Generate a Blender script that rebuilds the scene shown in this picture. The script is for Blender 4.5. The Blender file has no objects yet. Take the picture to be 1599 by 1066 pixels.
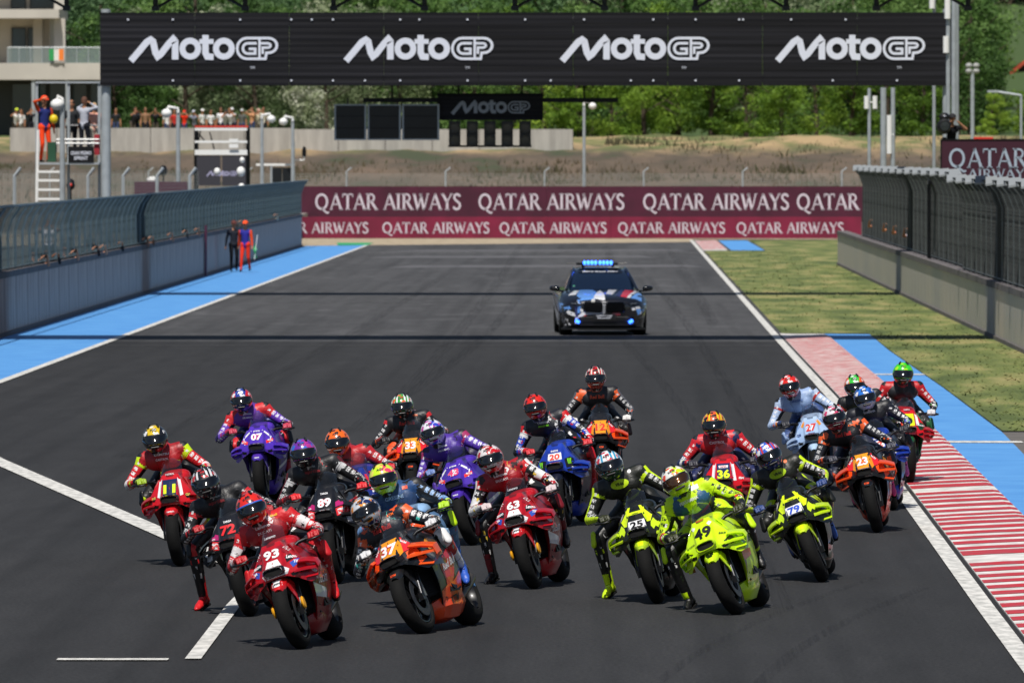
import bpy, bmesh, math, random
import numpy as np
from mathutils import Vector, Matrix, noise
from mathutils.bvhtree import BVHTree
from mathutils.geometry import tessellate_polygon
random.seed(7); rng = np.random.default_rng(7)
R = math.radians
S = bpy.context.scene
col = S.collection
# ------------------------------------------------------------------ camera, sky, sun, exposure
F = 14000.0; VX = 945.0; HY = 242.0; H = 4.05          # focal length in 1599-px units, vanishing point, eye height
def gpt(px, py, z=0.0):
    """ground (or height z) point seen at a pixel of the photograph"""
    Y = F*(H-z)/(py-HY); return Vector(((px-VX)*Y/F, Y, z))
def at(px, py, Y): return Vector(((px-VX)*Y/F, Y, H-(py-HY)*Y/F))
def onx(px, Y): return (px-VX)*Y/F
def onz(py, Y): return H-(py-HY)*Y/F
cd = bpy.data.cameras.new('camera'); cam = bpy.data.objects.new('camera', cd); col.objects.link(cam)
cd.lens = F/1599*36; cd.sensor_width = 36; cd.clip_start = 1; cd.clip_end = 6000
yaw = math.atan((799.5-VX)/F); pitch = math.atan((533-HY)/F)
cam.location = (0, 0, H); cam.rotation_euler = (R(90)-pitch, 0, -yaw)
cd.dof.use_dof = True; cd.dof.focus_distance = 86; cd.dof.aperture_fstop = 10
S.camera = cam
SUN = Vector((-0.10, -0.48, 0.87)).normalized()
w = bpy.data.worlds.new('World'); S.world = w; w.use_nodes = True
nt = w.node_tree; bg = nt.nodes['Background']; sk = nt.nodes.new('ShaderNodeTexSky')
sk.sky_type = 'NISHITA'; sk.sun_disc = False
sk.sun_elevation = math.asin(SUN.z); sk.sun_rotation = math.atan2(SUN.x, SUN.y)
sk.air_density = 1.0; sk.dust_density = 1.2; sk.ozone_density = 1.0
nt.links.new(sk.outputs[0], bg.inputs[0]); bg.inputs[1].default_value = 0.06
sd = bpy.data.lights.new('sun', 'SUN'); sd.energy = 4.7; sd.angle = R(0.5); sd.color = (1, .955, .89)
so = bpy.data.objects.new('sun', sd); col.objects.link(so); so.rotation_euler = SUN.to_track_quat('Z', 'Y').to_euler()
S.view_settings.view_transform = 'Standard'; S.view_settings.look = 'None'
S.view_settings.exposure = 0.0; S.view_settings.gamma = 1; S.view_settings.use_curve_mapping = False
try: S.cycles.max_bounces = 6; S.cycles.transparent_max_bounces = 12; S.cycles.use_denoising = True
except Exception: pass
# ------------------------------------------------------------------ helpers
def C(h):
    h = h.lstrip('#'); h = ''.join(c*2 for c in h) if len(h) == 3 else h; v = [int(h[i:i+2], 16)/255 for i in (0, 2, 4)]
    return tuple(((c/12.92) if c <= .04045 else ((c+.055)/1.055)**2.4) for c in v)+(1,)
_m = {}
def mat(key, c, rough=.5, metal=0, coat=0, var=.0, vs=8, bump=0, bs=60, c2=None, emit=None, es=0, spec=.5, stretch=(1,1,1)):
    k = (key, str(c), rough, metal, coat, var, vs, bump, bs, str(c2), str(emit), es)
    if k in _m: return _m[k]
    if isinstance(c, str): c = C(c)
    if isinstance(c2, str): c2 = C(c2)
    m = bpy.data.materials.new(key); m.use_nodes = True; n = m.node_tree; b = n.nodes['Principled BSDF']
    b.inputs['Base Color'].default_value = c; b.inputs['Roughness'].default_value = rough
    b.inputs['Metallic'].default_value = metal; b.inputs['Coat Weight'].default_value = coat
    b.inputs['Coat Roughness'].default_value = .05; b.inputs['Specular IOR Level'].default_value = spec
    if emit is not None:
        b.inputs['Emission Color'].default_value = C(emit) if isinstance(emit, str) else emit; b.inputs['Emission Strength'].default_value = es
    if var or c2 or bump:
        tc = n.nodes.new('ShaderNodeTexCoord'); mp = n.nodes.new('ShaderNodeMapping'); n.links.new(tc.outputs['Object'], mp.inputs[0])
        mp.inputs['Scale'].default_value = stretch
    if var or c2:
        if c2 is None: c2 = tuple(x*(1-var) for x in c[:3])+(1,)
        ns = n.nodes.new('ShaderNodeTexNoise'); ns.inputs['Scale'].default_value = vs; ns.inputs['Detail'].default_value = 6
        n.links.new(mp.outputs[0], ns.inputs[0])
        mr = n.nodes.new('ShaderNodeMapRange'); mr.inputs[1].default_value = .38; mr.inputs[2].default_value = .64; n.links.new(ns.outputs[0], mr.inputs[0])
        mx = n.nodes.new('ShaderNodeMix'); mx.data_type = 'RGBA'; mx.inputs[6].default_value = c; mx.inputs[7].default_value = c2
        n.links.new(mr.outputs[0], mx.inputs[0]); n.links.new(mx.outputs[2], b.inputs['Base Color'])
    if bump:
        nb = n.nodes.new('ShaderNodeTexNoise'); nb.inputs['Scale'].default_value = bs; nb.inputs['Detail'].default_value = 4; n.links.new(mp.outputs[0], nb.inputs[0])
        bp = n.nodes.new('ShaderNodeBump'); bp.inputs['Strength'].default_value = bump; bp.inputs['Distance'].default_value = .02
        n.links.new(nb.outputs[0], bp.inputs['Height']); n.links.new(bp.outputs[0], b.inputs['Normal'])
    _m[k] = m; return m
def tag(o, label=None, cat=None, group=None, kind=None):
    if label: o['label'] = label
    if cat: o['category'] = cat
    if group: o['group'] = group
    if kind: o['kind'] = kind
    return o
def thing(name, label, cat, loc=(0,0,0), group=None, rz=0):
    o = bpy.data.objects.new(name, None); col.objects.link(o); o.location = loc; o.rotation_euler = (0,0,rz)
    o.empty_display_size = .2
    return tag(o, label, cat, group)
def link(name, me, m=None, parent=None, loc=None):
    """an object on shared mesh data; its material sits on the object"""
    o = bpy.data.objects.new(name, me); col.objects.link(o)
    if m is not None:
        if not me.materials: me.materials.append(m)
        o.material_slots[0].link = 'OBJECT'; o.material_slots[0].material = m
    if parent: o.parent = parent
    if loc is not None: o.location = loc
    return o
class MB:
    def __init__(s): s.v = []; s.f = []; s.mi = []; s.n = 0
    def add(s, vs, fs, mi=0):
        b = len(s.v); s.v += [tuple(v) for v in vs]; s.f += [tuple(b+i for i in f) for f in fs]; s.mi += [mi]*len(fs); return s
    def box(s, c, d, rz=0, rx=0, ry=0, mi=0):
        x, y, z = d[0]/2, d[1]/2, d[2]/2
        P = [Vector((a, b, e)) for a in (-x, x) for b in (-y, y) for e in (-z, z)]
        if rz or rx or ry:
            M = Matrix.Rotation(rz, 3, 'Z') @ Matrix.Rotation(ry, 3, 'Y') @ Matrix.Rotation(rx, 3, 'X'); P = [M@p for p in P]
        c = Vector(c); return s.add([p+c for p in P], [(0,1,3,2),(4,6,7,5),(0,4,5,1),(2,3,7,6),(0,2,6,4),(1,5,7,3)], mi)
    def b2(s, a, b, mi=0): return s.box([(a[i]+b[i])/2 for i in range(3)], [abs(b[i]-a[i]) for i in range(3)], mi=mi)
    def tube(s, pts, r, n=8, mi=0, cap=True):
        pts = [Vector(p) for p in pts]; rs = r if isinstance(r, (list, tuple)) else [r]*len(pts); rings = []
        up = Vector((0,0,1))
        for i, p in enumerate(pts):
            t = (pts[min(i+1, len(pts)-1)]-pts[max(i-1, 0)]).normalized()
            if i == 0:
                a = t.cross(up if abs(t.z) < .9 else Vector((1,0,0))).normalized()
            else: a = (a - t*a.dot(t)).normalized()
            b = t.cross(a); rings.append([p+(a*math.cos(2*math.pi*k/n)+b*math.sin(2*math.pi*k/n))*rs[i] for k in range(n)])
        return s.loft(rings, True, cap, mi)
    def loft(s, rings, closed=True, cap=True, mi=0):
        n = len(rings[0]); vs = [p for r in rings for p in r]; fs = []
        for i in range(len(rings)-1):
            for k in range(n if closed else n-1):
                k2 = (k+1) % n; fs.append((i*n+k, i*n+k2, (i+1)*n+k2, (i+1)*n+k))
        if cap and closed: fs.append(tuple(range(n-1, -1, -1))); fs.append(tuple((len(rings)-1)*n+k for k in range(n)))
        return s.add(vs, fs, mi)
    def lathe(s, prof, c=(0,0,0), axis='Z', n=24, mi=0):
        rings = []
        for (r, h) in prof:
            ring = []
            for k in range(n):
                a = 2*math.pi*k/n; u, v = r*math.cos(a), r*math.sin(a)
                p = {'Z': (u, v, h), 'X': (h, u, v), 'Y': (u, h, v)}[axis]; ring.append(Vector(p)+Vector(c))
            rings.append(ring)
        return s.loft(rings, True, False, mi)
    def ball(s, c, r, n=10, m=7, mi=0):
        r = r if isinstance(r, (tuple, list)) else (r,r,r); rings = []
        for j in range(m+1):
            a = math.pi*j/m - math.pi/2
            rings.append([Vector(c)+Vector((r[0]*math.cos(a)*math.cos(2*math.pi*k/n), r[1]*math.cos(a)*math.sin(2*math.pi*k/n), r[2]*math.sin(a))) for k in range(n)])
        return s.loft(rings, True, False, mi)
    def mesh(s, name, smooth=None, fix=True):
        me = bpy.data.meshes.new(name); me.from_pydata(s.v, [], s.f); 
        if max(s.mi or [0]) > 0: me.polygons.foreach_set('material_index', s.mi)
        if fix:
            bm = bmesh.new(); bm.from_mesh(me); bmesh.ops.remove_doubles(bm, verts=bm.verts, dist=1e-5); bmesh.ops.recalc_face_normals(bm, faces=bm.faces); bm.to_mesh(me); bm.free()
        if smooth is not None:
            me.shade_smooth(); me.set_sharp_from_angle(angle=R(smooth))
        me.update(); return me
    def build(s, name, m, parent=None, smooth=None, loc=None, fix=True):
        me = s.mesh(name, smooth, fix); o = bpy.data.objects.new(name, me); col.objects.link(o)
        for x in (m if isinstance(m, (list, tuple)) else [m]): me.materials.append(x)
        if parent: o.parent = parent
        if loc is not None: o.location = loc
        return o
def sheet(name, pts, z, m, kind='structure', parent=None):
    """flat polygon sheet lying at height z"""
    vs = [(p[0], p[1], z) for p in pts]; tris = tessellate_polygon([[Vector(v) for v in vs]])
    b = MB().add(vs, [tuple(t) for t in tris]); me = b.mesh(name)
    for p in me.polygons:
        if p.normal.z < 0: me.flip_normals(); break
    me.materials.append(m); o = bpy.data.objects.new(name, me); col.objects.link(o)
    if kind and not parent: o['kind'] = kind
    if parent: o.parent = parent
    return o
def ribbon(path, wl, wr, z):
    """strip along (X,Y) path, offset left/right in X; returns quads"""
    vs = []; fs = []
    for i, (x, y) in enumerate(path): vs += [(x+wl, y, z), (x+wr, y, z)]
    for i in range(len(path)-1): fs.append((2*i, 2*i+1, 2*i+3, 2*i+2))
    return vs, fs
# -------- 2D strokes and glyphs (u right, v up)
def stroke2(path, wd, mb, y=0, T=None, closed=False):
    P = [Vector(p) for p in path]; n = len(P); L = []
    for i in range(n):
        if closed: a = (P[i]-P[i-1]).normalized(); b = (P[(i+1) % n]-P[i]).normalized()
        else:
            a = (P[i]-P[i-1]).normalized() if i else (P[1]-P[0]).normalized(); b = (P[i+1]-P[i]).normalized() if i < n-1 else a
        t = (a+b); t = t.normalized() if t.length > 1e-6 else a
        c = max(.45, abs(t.dot(a))); nn = Vector((-t.y, t.x))*(wd/2/c); L.append((P[i]+nn, P[i]-nn))
    mb.k = getattr(mb, 'k', 0)+1; dd = Vector((0, -.0012*(mb.k % 9), 0)); vs = []; [vs.extend([T(l)+dd, T(r)+dd]) for l, r in L]
    fs = [(2*i, 2*i+1, 2*i+3, 2*i+2) for i in range(n-1)]
    if closed: fs.append((2*n-2, 2*n-1, 1, 0))
    mb.add(vs, fs)
def arc(cx, cy, rx, ry, a0, a1, n=8): return [(cx+rx*math.cos(R(a0+(a1-a0)*i/n)), cy+ry*math.sin(R(a0+(a1-a0)*i/n))) for i in range(n+1)]
def gp_logo(mb, T):
    """white racing-series wordmark; unit coords: 760 x 128 in crop pixels, centred"""
    def Q(p): return (p[0]-1026, 238-p[1])
    def st(path, wd, closed=False): stroke2([Q(p) for p in path], wd, mb, T=T, closed=closed)
    st([(660,303),(700,256),(740,208),(760,196),(772,205),(785,262),(796,280),(812,268),(850,218),(874,193),(884,205),(884,296)], 33)
    for cx in (960, 1130): st(arc(cx, 241, 40, 40, 0, 345, 22), 30, True)
    st([(1037,172),(1037,262),(1046,281),(1078,283)], 32); st([(1006,205),(1078,205)], 24)
    st([(1300,292),(1250,292)]+arc(1246,240,49,52,90,270,10)+[(1300,188),(1350,188)]+arc(1356,225,42,37,-90,90,8)+[(1345,262),(1340,292),(1300,292)], 13)
    st([(1296,214)]+arc(1250,240,24,26,-90,-270,8)+[(1288,266),(1288,242),(1256,242)], 13)
    st([(1310,188),(1310,292)], 12)
    st([(1310,214)]+arc(1352,225,14,11,-90,90,5)+[(1326,236),(1326,268)], 12)
def serif_glyph(ch, mb, T, x0):
    """Roman capitals with thick and thin strokes, height 1; returns advance"""
    k, t = .15, .075
    def st(path, wd, closed=False): stroke2([(p[0]+x0, p[1]) for p in path], wd, mb, T=T, closed=closed)
    def sf(x, y, w_=.2): st([(x-w_/2, y), (x+w_/2, y)], .055)
    if ch == 'Q': st(arc(.45,.5,.37,.45,0,345,20), .13, True); st([(.45,.1),(.62,-.06),(.82,-.2),(.95,-.16)], .1); return 1.0
    if ch == 'A': st([(.06,.0),(.4,1.0)], t); st([(.38,1.0),(.76,.0)], k); st([(.18,.34),(.62,.34)], .065); sf(.07,.02); sf(.76,.02,.24); return .82
    if ch == 'T': st([(.02,.96),(.72,.96)], .08); st([(.37,1),(.37,0)], k); sf(.37,.02,.3); st([(.03,.98),(.03,.78)], .05); st([(.71,.98),(.71,.78)], .05); return .76
    if ch == 'R': st([(.16,0),(.16,1)], k); st([(.16,.96)]+arc(.34,.74,.22,.22,90,-90,8)+[(.16,.52)], .1); st([(.36,.52),(.72,.0)], k); sf(.16,.02,.3); sf(.1,.98,.2); sf(.76,.02,.16); return .76
    if ch == 'I': st([(.16,0),(.16,1)], k); sf(.16,.02,.3); sf(.16,.98,.3); return .36
    if ch == 'W': st([(.08,1),(.34,0)], k); st([(.34,0),(.56,.95)], t); st([(.5,1),(.76,0)], k); st([(.76,0),(1.02,1)], t); sf(.08,.98); sf(1.02,.98); sf(.52,.98); return 1.1
    if ch == 'Y': st([(.06,1),(.38,.48)], k); st([(.38,.48),(.68,1)], t); st([(.38,.5),(.38,0)], k); sf(.07,.98); sf(.68,.98); sf(.38,.02,.3); return .74
    if ch == 'S': st([(.5,.82),(.42,.93),(.28,.97),(.14,.9),(.1,.76),(.18,.62),(.34,.5),(.48,.38),(.5,.22),(.42,.08),(.26,.03),(.12,.08),(.06,.2)], .125); return .6
    return .42
def serif_text(txt, h, T0, gap=.02):
    """mesh builder with the text in serif capitals of height h; T0 maps (u, v) metres to 3D"""
    mb = MB(); x = 0
    for ch in txt: x += serif_glyph(ch, mb, lambda p: T0(p[0]*h, p[1]*h), x)+gap
    return mb, x*h
_tc = {}
def text_geo(s, bold=.0, shear=0.0):
    k = (s, bold, shear)
    if k in _tc: return _tc[k]
    cu = bpy.data.curves.new('t', 'FONT'); cu.body = s; cu.align_x = 'CENTER'; cu.align_y = 'CENTER'; cu.offset = bold; cu.shear = shear; cu.resolution_u = 3
    o = bpy.data.objects.new('t', cu); col.objects.link(o); dg = bpy.context.evaluated_depsgraph_get(); e = o.evaluated_get(dg); me = e.to_mesh()
    vs = [tuple(v.co) for v in me.vertices]; fs = [tuple(p.vertices) for p in me.polygons]; e.to_mesh_clear()
    bpy.data.objects.remove(o); bpy.data.curves.remove(cu)
    xs = [v[0] for v in vs]; ys = [v[1] for v in vs]; cx, cy = (max(xs)+min(xs))/2, (max(ys)+min(ys))/2
    wd, ht = max(xs)-min(xs), max(ys)-min(ys); vs = [((v[0]-cx), (v[1]-cy)) for v in vs]
    _tc[k] = (vs, fs, wd, ht); return _tc[k]
def flat_text(name, s, m, parent, origin, U, V, h, bold=.02, wd=None, shear=0):
    vs, fs, w0, h0 = text_geo(s, bold, shear); k = h/h0; kx = (wd/w0) if wd else k; o = Vector(origin); U = Vector(U); V = Vector(V)
    return MB().add([o+U*(v[0]*kx)+V*(v[1]*k) for v in vs], fs).build(name, m, parent, fix=False)
WHITE = mat('white_paint', '#e9e9e6', .45); BLACKP = mat('black_paint', '#0c0c0e', .4)
RUBBER = mat('tyre_rubber', '#141414', .85, var=.35, vs=14, bump=.2, bs=90, spec=.22); DARKM = mat('dark_metal', '#1b1c1f', .38, .6)
STEEL = mat('galvanised_steel', '#8d9499', .45, .55, var=.2, vs=3); CARBON = mat('carbon', '#0e0e10', .3, 0, .5)
GREYP = mat('grey_paint', '#a9b0b4', .5, .2, var=.15, vs=4)
# ------------------------------------------------------------------ the ground
M_skid = None
LN = [(30,3.2),(60,3.33),(79.6,3.42),(106,3.57),(149,3.8),(199,3.83),(426,4.1)]
def edge(Y):
    return float(np.interp(Y, [a for a, b in LN], [b for a, b in LN]))
def asphalt():
    m = bpy.data.materials.new('asphalt'); m.use_nodes = True; n = m.node_tree; b = n.nodes['Principled BSDF']; N = n.nodes.new; L = n.links.new
    tc = N('ShaderNodeTexCoord'); sp = N('ShaderNodeSeparateXYZ'); L(tc.outputs['Object'], sp.inputs[0])
    def noi(scale, sx=1, sy=1, det=5):
        mp = N('ShaderNodeMapping'); mp.inputs['Scale'].default_value = (sx, sy, 1); L(tc.outputs['Object'], mp.inputs[0])
        q = N('ShaderNodeTexNoise'); q.inputs['Scale'].default_value = scale; q.inputs['Detail'].default_value = det; L(mp.outputs[0], q.inputs[0]); return q.outputs[0]
    def mr(s, a, b_, c, d):
        q = N('ShaderNodeMapRange'); L(s, q.inputs[0])
        for i, v in enumerate((a, b_, c, d)): q.inputs[i+1].default_value = v
        return q.outputs[0]
    def mth(op, a, c):
        q = N('ShaderNodeMath'); q.operation = op
        for i, v in enumerate((a, c)):
            if isinstance(v, (int, float)): q.inputs[i].default_value = v
            else: L(v, q.inputs[i])
        return q.outputs[0]
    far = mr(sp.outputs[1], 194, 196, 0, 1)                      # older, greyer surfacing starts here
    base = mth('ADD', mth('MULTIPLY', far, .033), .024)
    fine = mr(noi(30, 1, .3), .3, .7, .72, 1.32); big = mr(noi(.35, 1, .06), .3, .7, .82, 1.2); med = mr(noi(2.5, 1, .15), .3, .7, .88, 1.12)
    streak = mr(noi(2.2, 1, .010, 4), .46, .68, 1.08, .80)         # tyre-darkened lines along the track
    lane = mr(noi(1.2, .1, .03, 1), .25, .75, .94, 1.06)
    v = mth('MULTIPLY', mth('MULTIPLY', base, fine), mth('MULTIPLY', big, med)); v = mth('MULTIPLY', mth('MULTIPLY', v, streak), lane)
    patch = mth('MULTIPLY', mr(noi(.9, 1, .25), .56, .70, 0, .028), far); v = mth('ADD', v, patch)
    cb = N('ShaderNodeCombineColor'); L(v, cb.inputs[0]); L(mth('MULTIPLY', v, 1.0), cb.inputs[1]); L(mth('MULTIPLY', v, 1.04), cb.inputs[2])
    L(cb.outputs[0], b.inputs['Base Color']); b.inputs['Roughness'].default_value = .82; b.inputs['Specular IOR Level'].default_value = .3
    bp = N('ShaderNodeBump'); bp.inputs['Strength'].default_value = .5; bp.inputs['Distance'].default_value = .008; L(noi(60, 1, 1), bp.inputs['Height']); L(bp.outputs[0], b.inputs['Normal'])
    return m
M_as = asphalt()
M_blue = mat('blue_runoff_paint', '#5b9bd8', .6, c2='#4f8fd0', vs=1.3, bump=.2, bs=40)
M_line = mat('line_paint', '#dedcd6', .6, c2='#b4b3ae', vs=3.5, bump=.2, bs=40, stretch=(3,.8,1))
M_red = mat('red_kerb_paint', '#c3222c', .55, c2='#a8414a', vs=5, stretch=(1,1,1))
M_redw = mat('worn_red_kerb_paint', '#cc3c46', .6, c2='#e0bdb9', vs=4.5, stretch=(1,.6,1))
M_kw = mat('white_kerb_paint', '#e2dfdb', .6, c2='#c3bfba', vs=4, stretch=(1,.5,1))
M_dirt = mat('dirt_ground', '#75684f', .95, c2='#5d6a38', vs=.12, bump=.3, bs=4)
M_gravel = mat('gravel', '#b5a58c', .95, c2='#8e8068', vs=2.0, bump=.6, bs=12)
def grassmat(a='#67713a', b_='#8f8856', c_='#4b592a'):
    m = bpy.data.materials.new('verge_grass'); m.use_nodes = True; n = m.node_tree; b = n.nodes['Principled BSDF']; N = n.nodes.new; L = n.links.new
    tc = N('ShaderNodeTexCoord'); mp = N('ShaderNodeMapping'); mp.inputs['Scale'].default_value = (1,.18,1); L(tc.outputs['Object'], mp.inputs[0])
    q = N('ShaderNodeTexNoise'); q.inputs['Scale'].default_value = .9; q.inputs['Detail'].default_value = 7; L(mp.outputs[0], q.inputs[0])
    cr = N('ShaderNodeValToRGB'); e = cr.color_ramp.elements; e[0].position = .36; e[0].color = C(c_); e[1].position = .66; e[1].color = C(b_); x = cr.color_ramp.elements.new(.5); x.color = C(a)
    q2 = N('ShaderNodeTexNoise'); q2.inputs['Scale'].default_value = 9; q2.inputs['Detail'].default_value = 5; L(tc.outputs['Object'], q2.inputs[0])
    mr = N('ShaderNodeMapRange'); mr.inputs[1].default_value = .3; mr.inputs[2].default_value = .7; mr.inputs[3].default_value = .8; mr.inputs[4].default_value = 1.2; L(q2.outputs[0], mr.inputs[0])
    vm = N('ShaderNodeVectorMath'); vm.operation = 'SCALE'; L(q.outputs[0], cr.inputs[0]); L(cr.outputs[0], vm.inputs[0]); L(mr.outputs[0], vm.inputs['Scale'])
    L(vm.outputs[0], b.inputs['Base Color']); b.inputs['Roughness'].default_value = .9; return m
M_grass = grassmat()
sheet('ground', [(-400,-60),(400,-60),(400,462),(-400,462)], -.05, M_dirt)
sheet('pit_lane_ground', [(-60,-40),(-13.5,-40),(-13.5,430),(-60,430)], -.02, mat('pit_asphalt', '#4d4c4b', .85, var=.2, vs=.6))
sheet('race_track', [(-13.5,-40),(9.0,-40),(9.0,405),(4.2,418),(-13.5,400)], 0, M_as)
sheet('gravel_trap', [(-60,400.5),(-13.5,400.5),(4.15,418.5),(4.2,431),(60,431),(60,462),(-60,462)], -.01, M_gravel)
sheet('painted_runoff_strip', [(-13.35,30),(-10.82,30),(-10.68,402),(-13.35,398)], .006, M_blue)
sheet('green_paint_patch', [(-12.0,402.5),(-10.7,402.5),(-10.7,414),(-12.4,414)], .004, mat('green_paint', '#2e9c62', .6))
sheet('painted_runoff_area', [(3.6,30)]+[(edge(y)+1.1, y) for y in (60,80,100,125,150,175,190,203)]+[(5.97,202.5),(5.88,186),(5.88,156),(5.8,131),(5.66,121),(5.6,90),(5.5,30)], .006, M_blue)
sheet('far_painted_runoff', [(5.35,380),(6.75,380),(6.7,424),(5.35,424)], .012, M_blue)
sheet('runoff_asphalt', [(5.5,30),(5.6,90),(5.66,121),(5.8,131),(8.7,131),(8.7,30)], .003, mat('old_asphalt', '#66625e', .85, var=.2, vs=2))
gp_ = [(edge(y)+.17, y) for y in (203.6,240,280,330,378.5)]+[(6.8,378.5),(6.85,425),(40,432),(8.9,330),(8.75,131.5)]+[(5.83,131.5),(5.9,156),(5.9,186),(5.99,203.6)]
sheet('grass_verge', gp_, .01, M_grass)
# white lines
def line(name, path, wd, z=.012, m=None): 
    vs, fs = ribbon(path, -wd/2, wd/2, z); o = MB().add(vs, fs).build(name, m or M_line); o['kind'] = 'structure'; return o
line('right_edge_line', [(edge(y)-.02, y) for y in (30,60,80,95,106,125,149,170,199,240,300,360,426)], .17)
line('left_edge_line', [(-10.82,30),(-10.8,160),(-10.68,402)], .17)
line('pit_exit_line', [(-3.31,71.9),(-3.34,80.5),(-3.3,86)], .13)
p = [(-12,148),(-7.97,118),(-4.9,97),(-3.3,86)]
vs = []; [vs.extend([(x-.06,y-.5,.012),(x+.06,y+.5,.012)]) for x, y in p]
o = MB().add(vs, [(0,1,3,2),(2,3,5,4),(4,5,7,6)]).build('pit_entry_diagonal_line', M_line); o['kind'] = 'structure'
a, b_ = gpt(88,1031.5), gpt(262,1031.5); sheet('grid_mark', [(a.x,a.y-.12),(b_.x,a.y-.12),(b_.x,a.y+.14),(a.x,a.y+.14)], .012, M_line)
for i, Yc in enumerate((165.3, 126.4)): sheet('runoff_cross_line', [(edge(Yc)+1.12,Yc-.35),(5.88,Yc-.45),(5.88,Yc+.35),(edge(Yc)+1.12,Yc+.45)], .013, M_line)
sheet('far_cross_line', [(-10,371),(4,371),(4,372),(-10,372)], .008, mat('faded_line', '#8d8d8b', .8, c2='#58585a', vs=4))
for yy in (190.5, 246, 305): sheet('joint_in_surface', [(-10.6,yy),(3.8,yy),(3.8,yy+.25),(-10.6,yy+.25)], .006, mat('joint_tar', '#5c5c5e', .8, c2='#3c3c3e', vs=3))
# kerb with painted stripes: white concrete, every red stripe a piece
def kerb(name, y0, y1, stripes, mr_):
    ys = [y0]; 
    while ys[-1] < y1-4: ys.append(ys[-1]+4)
    ys.append(y1); b = MB(); rings = []
    for y in ys:
        e = edge(y)+.12; tp = min(1, max(.12, min((y1-y)/2, 1))); rings.append([Vector((e,y,-.01)),Vector((e,y,.015)),Vector((e+.35,y,.035*tp)),Vector((e+.92,y,.06*tp)),Vector((e+1.0,y,.05*tp)),Vector((e+1.02,y,-.01))])
    b.loft(rings, True, True); k = b.build(name, M_kw); k['kind'] = 'structure'
    for (a, c) in stripes:
        rr = []
        for y in (a, c):
            e = edge(y)+.12; j = random.uniform(-.02,.02); tp = min(1, max(.12, min((y1-y)/2, 1)))
            rr.append([Vector((e+.004,y+j,.019)),Vector((e+.35,y+j,.035*tp+.004)),Vector((e+.92,y+j,.06*tp+.004)),Vector((e+.997,y+j,.05*tp+.004))])
        MB().loft(rr, False, False).build('red_stripe', mr_, k)
    return k
pix = [83,98,115,130,145,165,180,193,208,225,240,255,270,298,314,330,350,370,388,403,420,440,460,480,500,522,542,588,610,635,657,680,704,729,755,783,810,838,865,893]
Ys = [F*H/(660+v/2.626-HY) for v in pix]; st = []
Ys = [Ys[0]+1.7*k for k in range(7,0,-1)]+Ys
for i, y in enumerate(Ys):
    pd = (Ys[i]-Ys[i+1]) if i < len(Ys)-1 else .9
    pd = min(pd, 1.75); st.append((y-pd*.29, y+pd*.26))
y = Ys[-1]-1.1
while y > 62: st.append((y-.31, y+.31)); y -= 1.1
kerb('kerb', 60, 143, [s for s in st if s[1] < 142.5], M_red)
st = []; y = 144
while y < 199: st.append((y, y+.62)); y += 1.15
kerb('worn_kerb', 143.02, 203, st, M_redw)
kerb('far_kerb', 380, 424, [(382+i*2.2, 383.1+i*2.2) for i in range(18)], M_redw)
# grass blades on the verge, too many to count
def blades():
    n = 7000; Y = 131.5+(377-131.5)*rng.random(n)**1.3; X = np.where(Y < 204, 5.95, 4.05)+ (8.4-np.where(Y < 204, 5.95, 4.05))*rng.random(n)
    a = rng.random(n)*math.pi; hgt = .02+.04*rng.random(n)**2; wd = .012+.02*rng.random(n)
    v = np.zeros((n,3,3)); dx = np.cos(a)*wd; dy = np.sin(a)*wd
    v[:,0] = np.stack([X-dx, Y-dy, np.full(n,.008)], 1); v[:,1] = np.stack([X+dx, Y+dy, np.full(n,.008)], 1); v[:,2] = np.stack([X+(rng.random(n)-.5)*.2, Y+(.06+.14*rng.random(n))*np.sign(rng.random(n)-.3), hgt*.8+.012], 1)
    me = bpy.data.meshes.new('grass_blades'); me.from_pydata(v.reshape(-1,3).tolist(), [], np.arange(n*3).reshape(-1,3).tolist())
    me.materials.append(M_grass); o = bpy.data.objects.new('grass_blades', me); col.objects.link(o)
    tag(o, 'short patchy grass blades between the kerb and the right-hand wall', 'grass', kind='stuff')
blades()

# rubber marks left by tyres
def skid(pts, wd, m, nm='tyre_mark'):
    vs = []; n = len(pts)
    for i, (x, y) in enumerate(pts): vs += [(x-wd/2, y, .0085), (x+wd/2, y, .0085)]
    o = MB().add(vs, [(2*i,2*i+1,2*i+3,2*i+2) for i in range(n-1)]).build(nm, m); o['kind'] = 'structure'
def skidmat():
    m = mat('tyre_mark_rubber', '#1d1d1f', .7); m = m.copy(); n = m.node_tree; b = n.nodes['Principled BSDF']; tc = n.nodes.new('ShaderNodeTexCoord'); mp = n.nodes.new('ShaderNodeMapping'); mp.inputs['Scale'].default_value = (20,.12,1); q = n.nodes.new('ShaderNodeTexNoise'); q.inputs['Scale'].default_value = 1.5; q.inputs['Detail'].default_value = 5
    mr = n.nodes.new('ShaderNodeMapRange'); mr.inputs[1].default_value = .4; mr.inputs[2].default_value = .75; mr.inputs[4].default_value = .30; n.links.new(tc.outputs['Object'], mp.inputs[0]); n.links.new(mp.outputs[0], q.inputs[0]); n.links.new(q.outputs[0], mr.inputs[0]); n.links.new(mr.outputs[0], b.inputs['Alpha']); return m
M_skid = skidmat(); r_ = random.Random(5)
for (x0, y0, x1, y1, bend, wd) in ((1.0,66,3.0,84,-.25,.12),(.2,66,2.6,86,-.3,.1),(1.6,80,.4,195,.3,.18),(-4.5,100,-2.5,260,.6,.25),(2.2,110,1.4,300,.2,.22),(-6.5,120,-5.4,330,.3,.25),(-3.4,150,-3.8,395,.2,.3),(.3,200,.0,400,.2,.35),(2.6,215,2.7,400,.1,.3)):
    skid([(x0+(x1-x0)*t+bend*math.sin(t*math.pi), y0+(y1-y0)*t) for t in np.linspace(0,1,22)], wd, M_skid)
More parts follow.
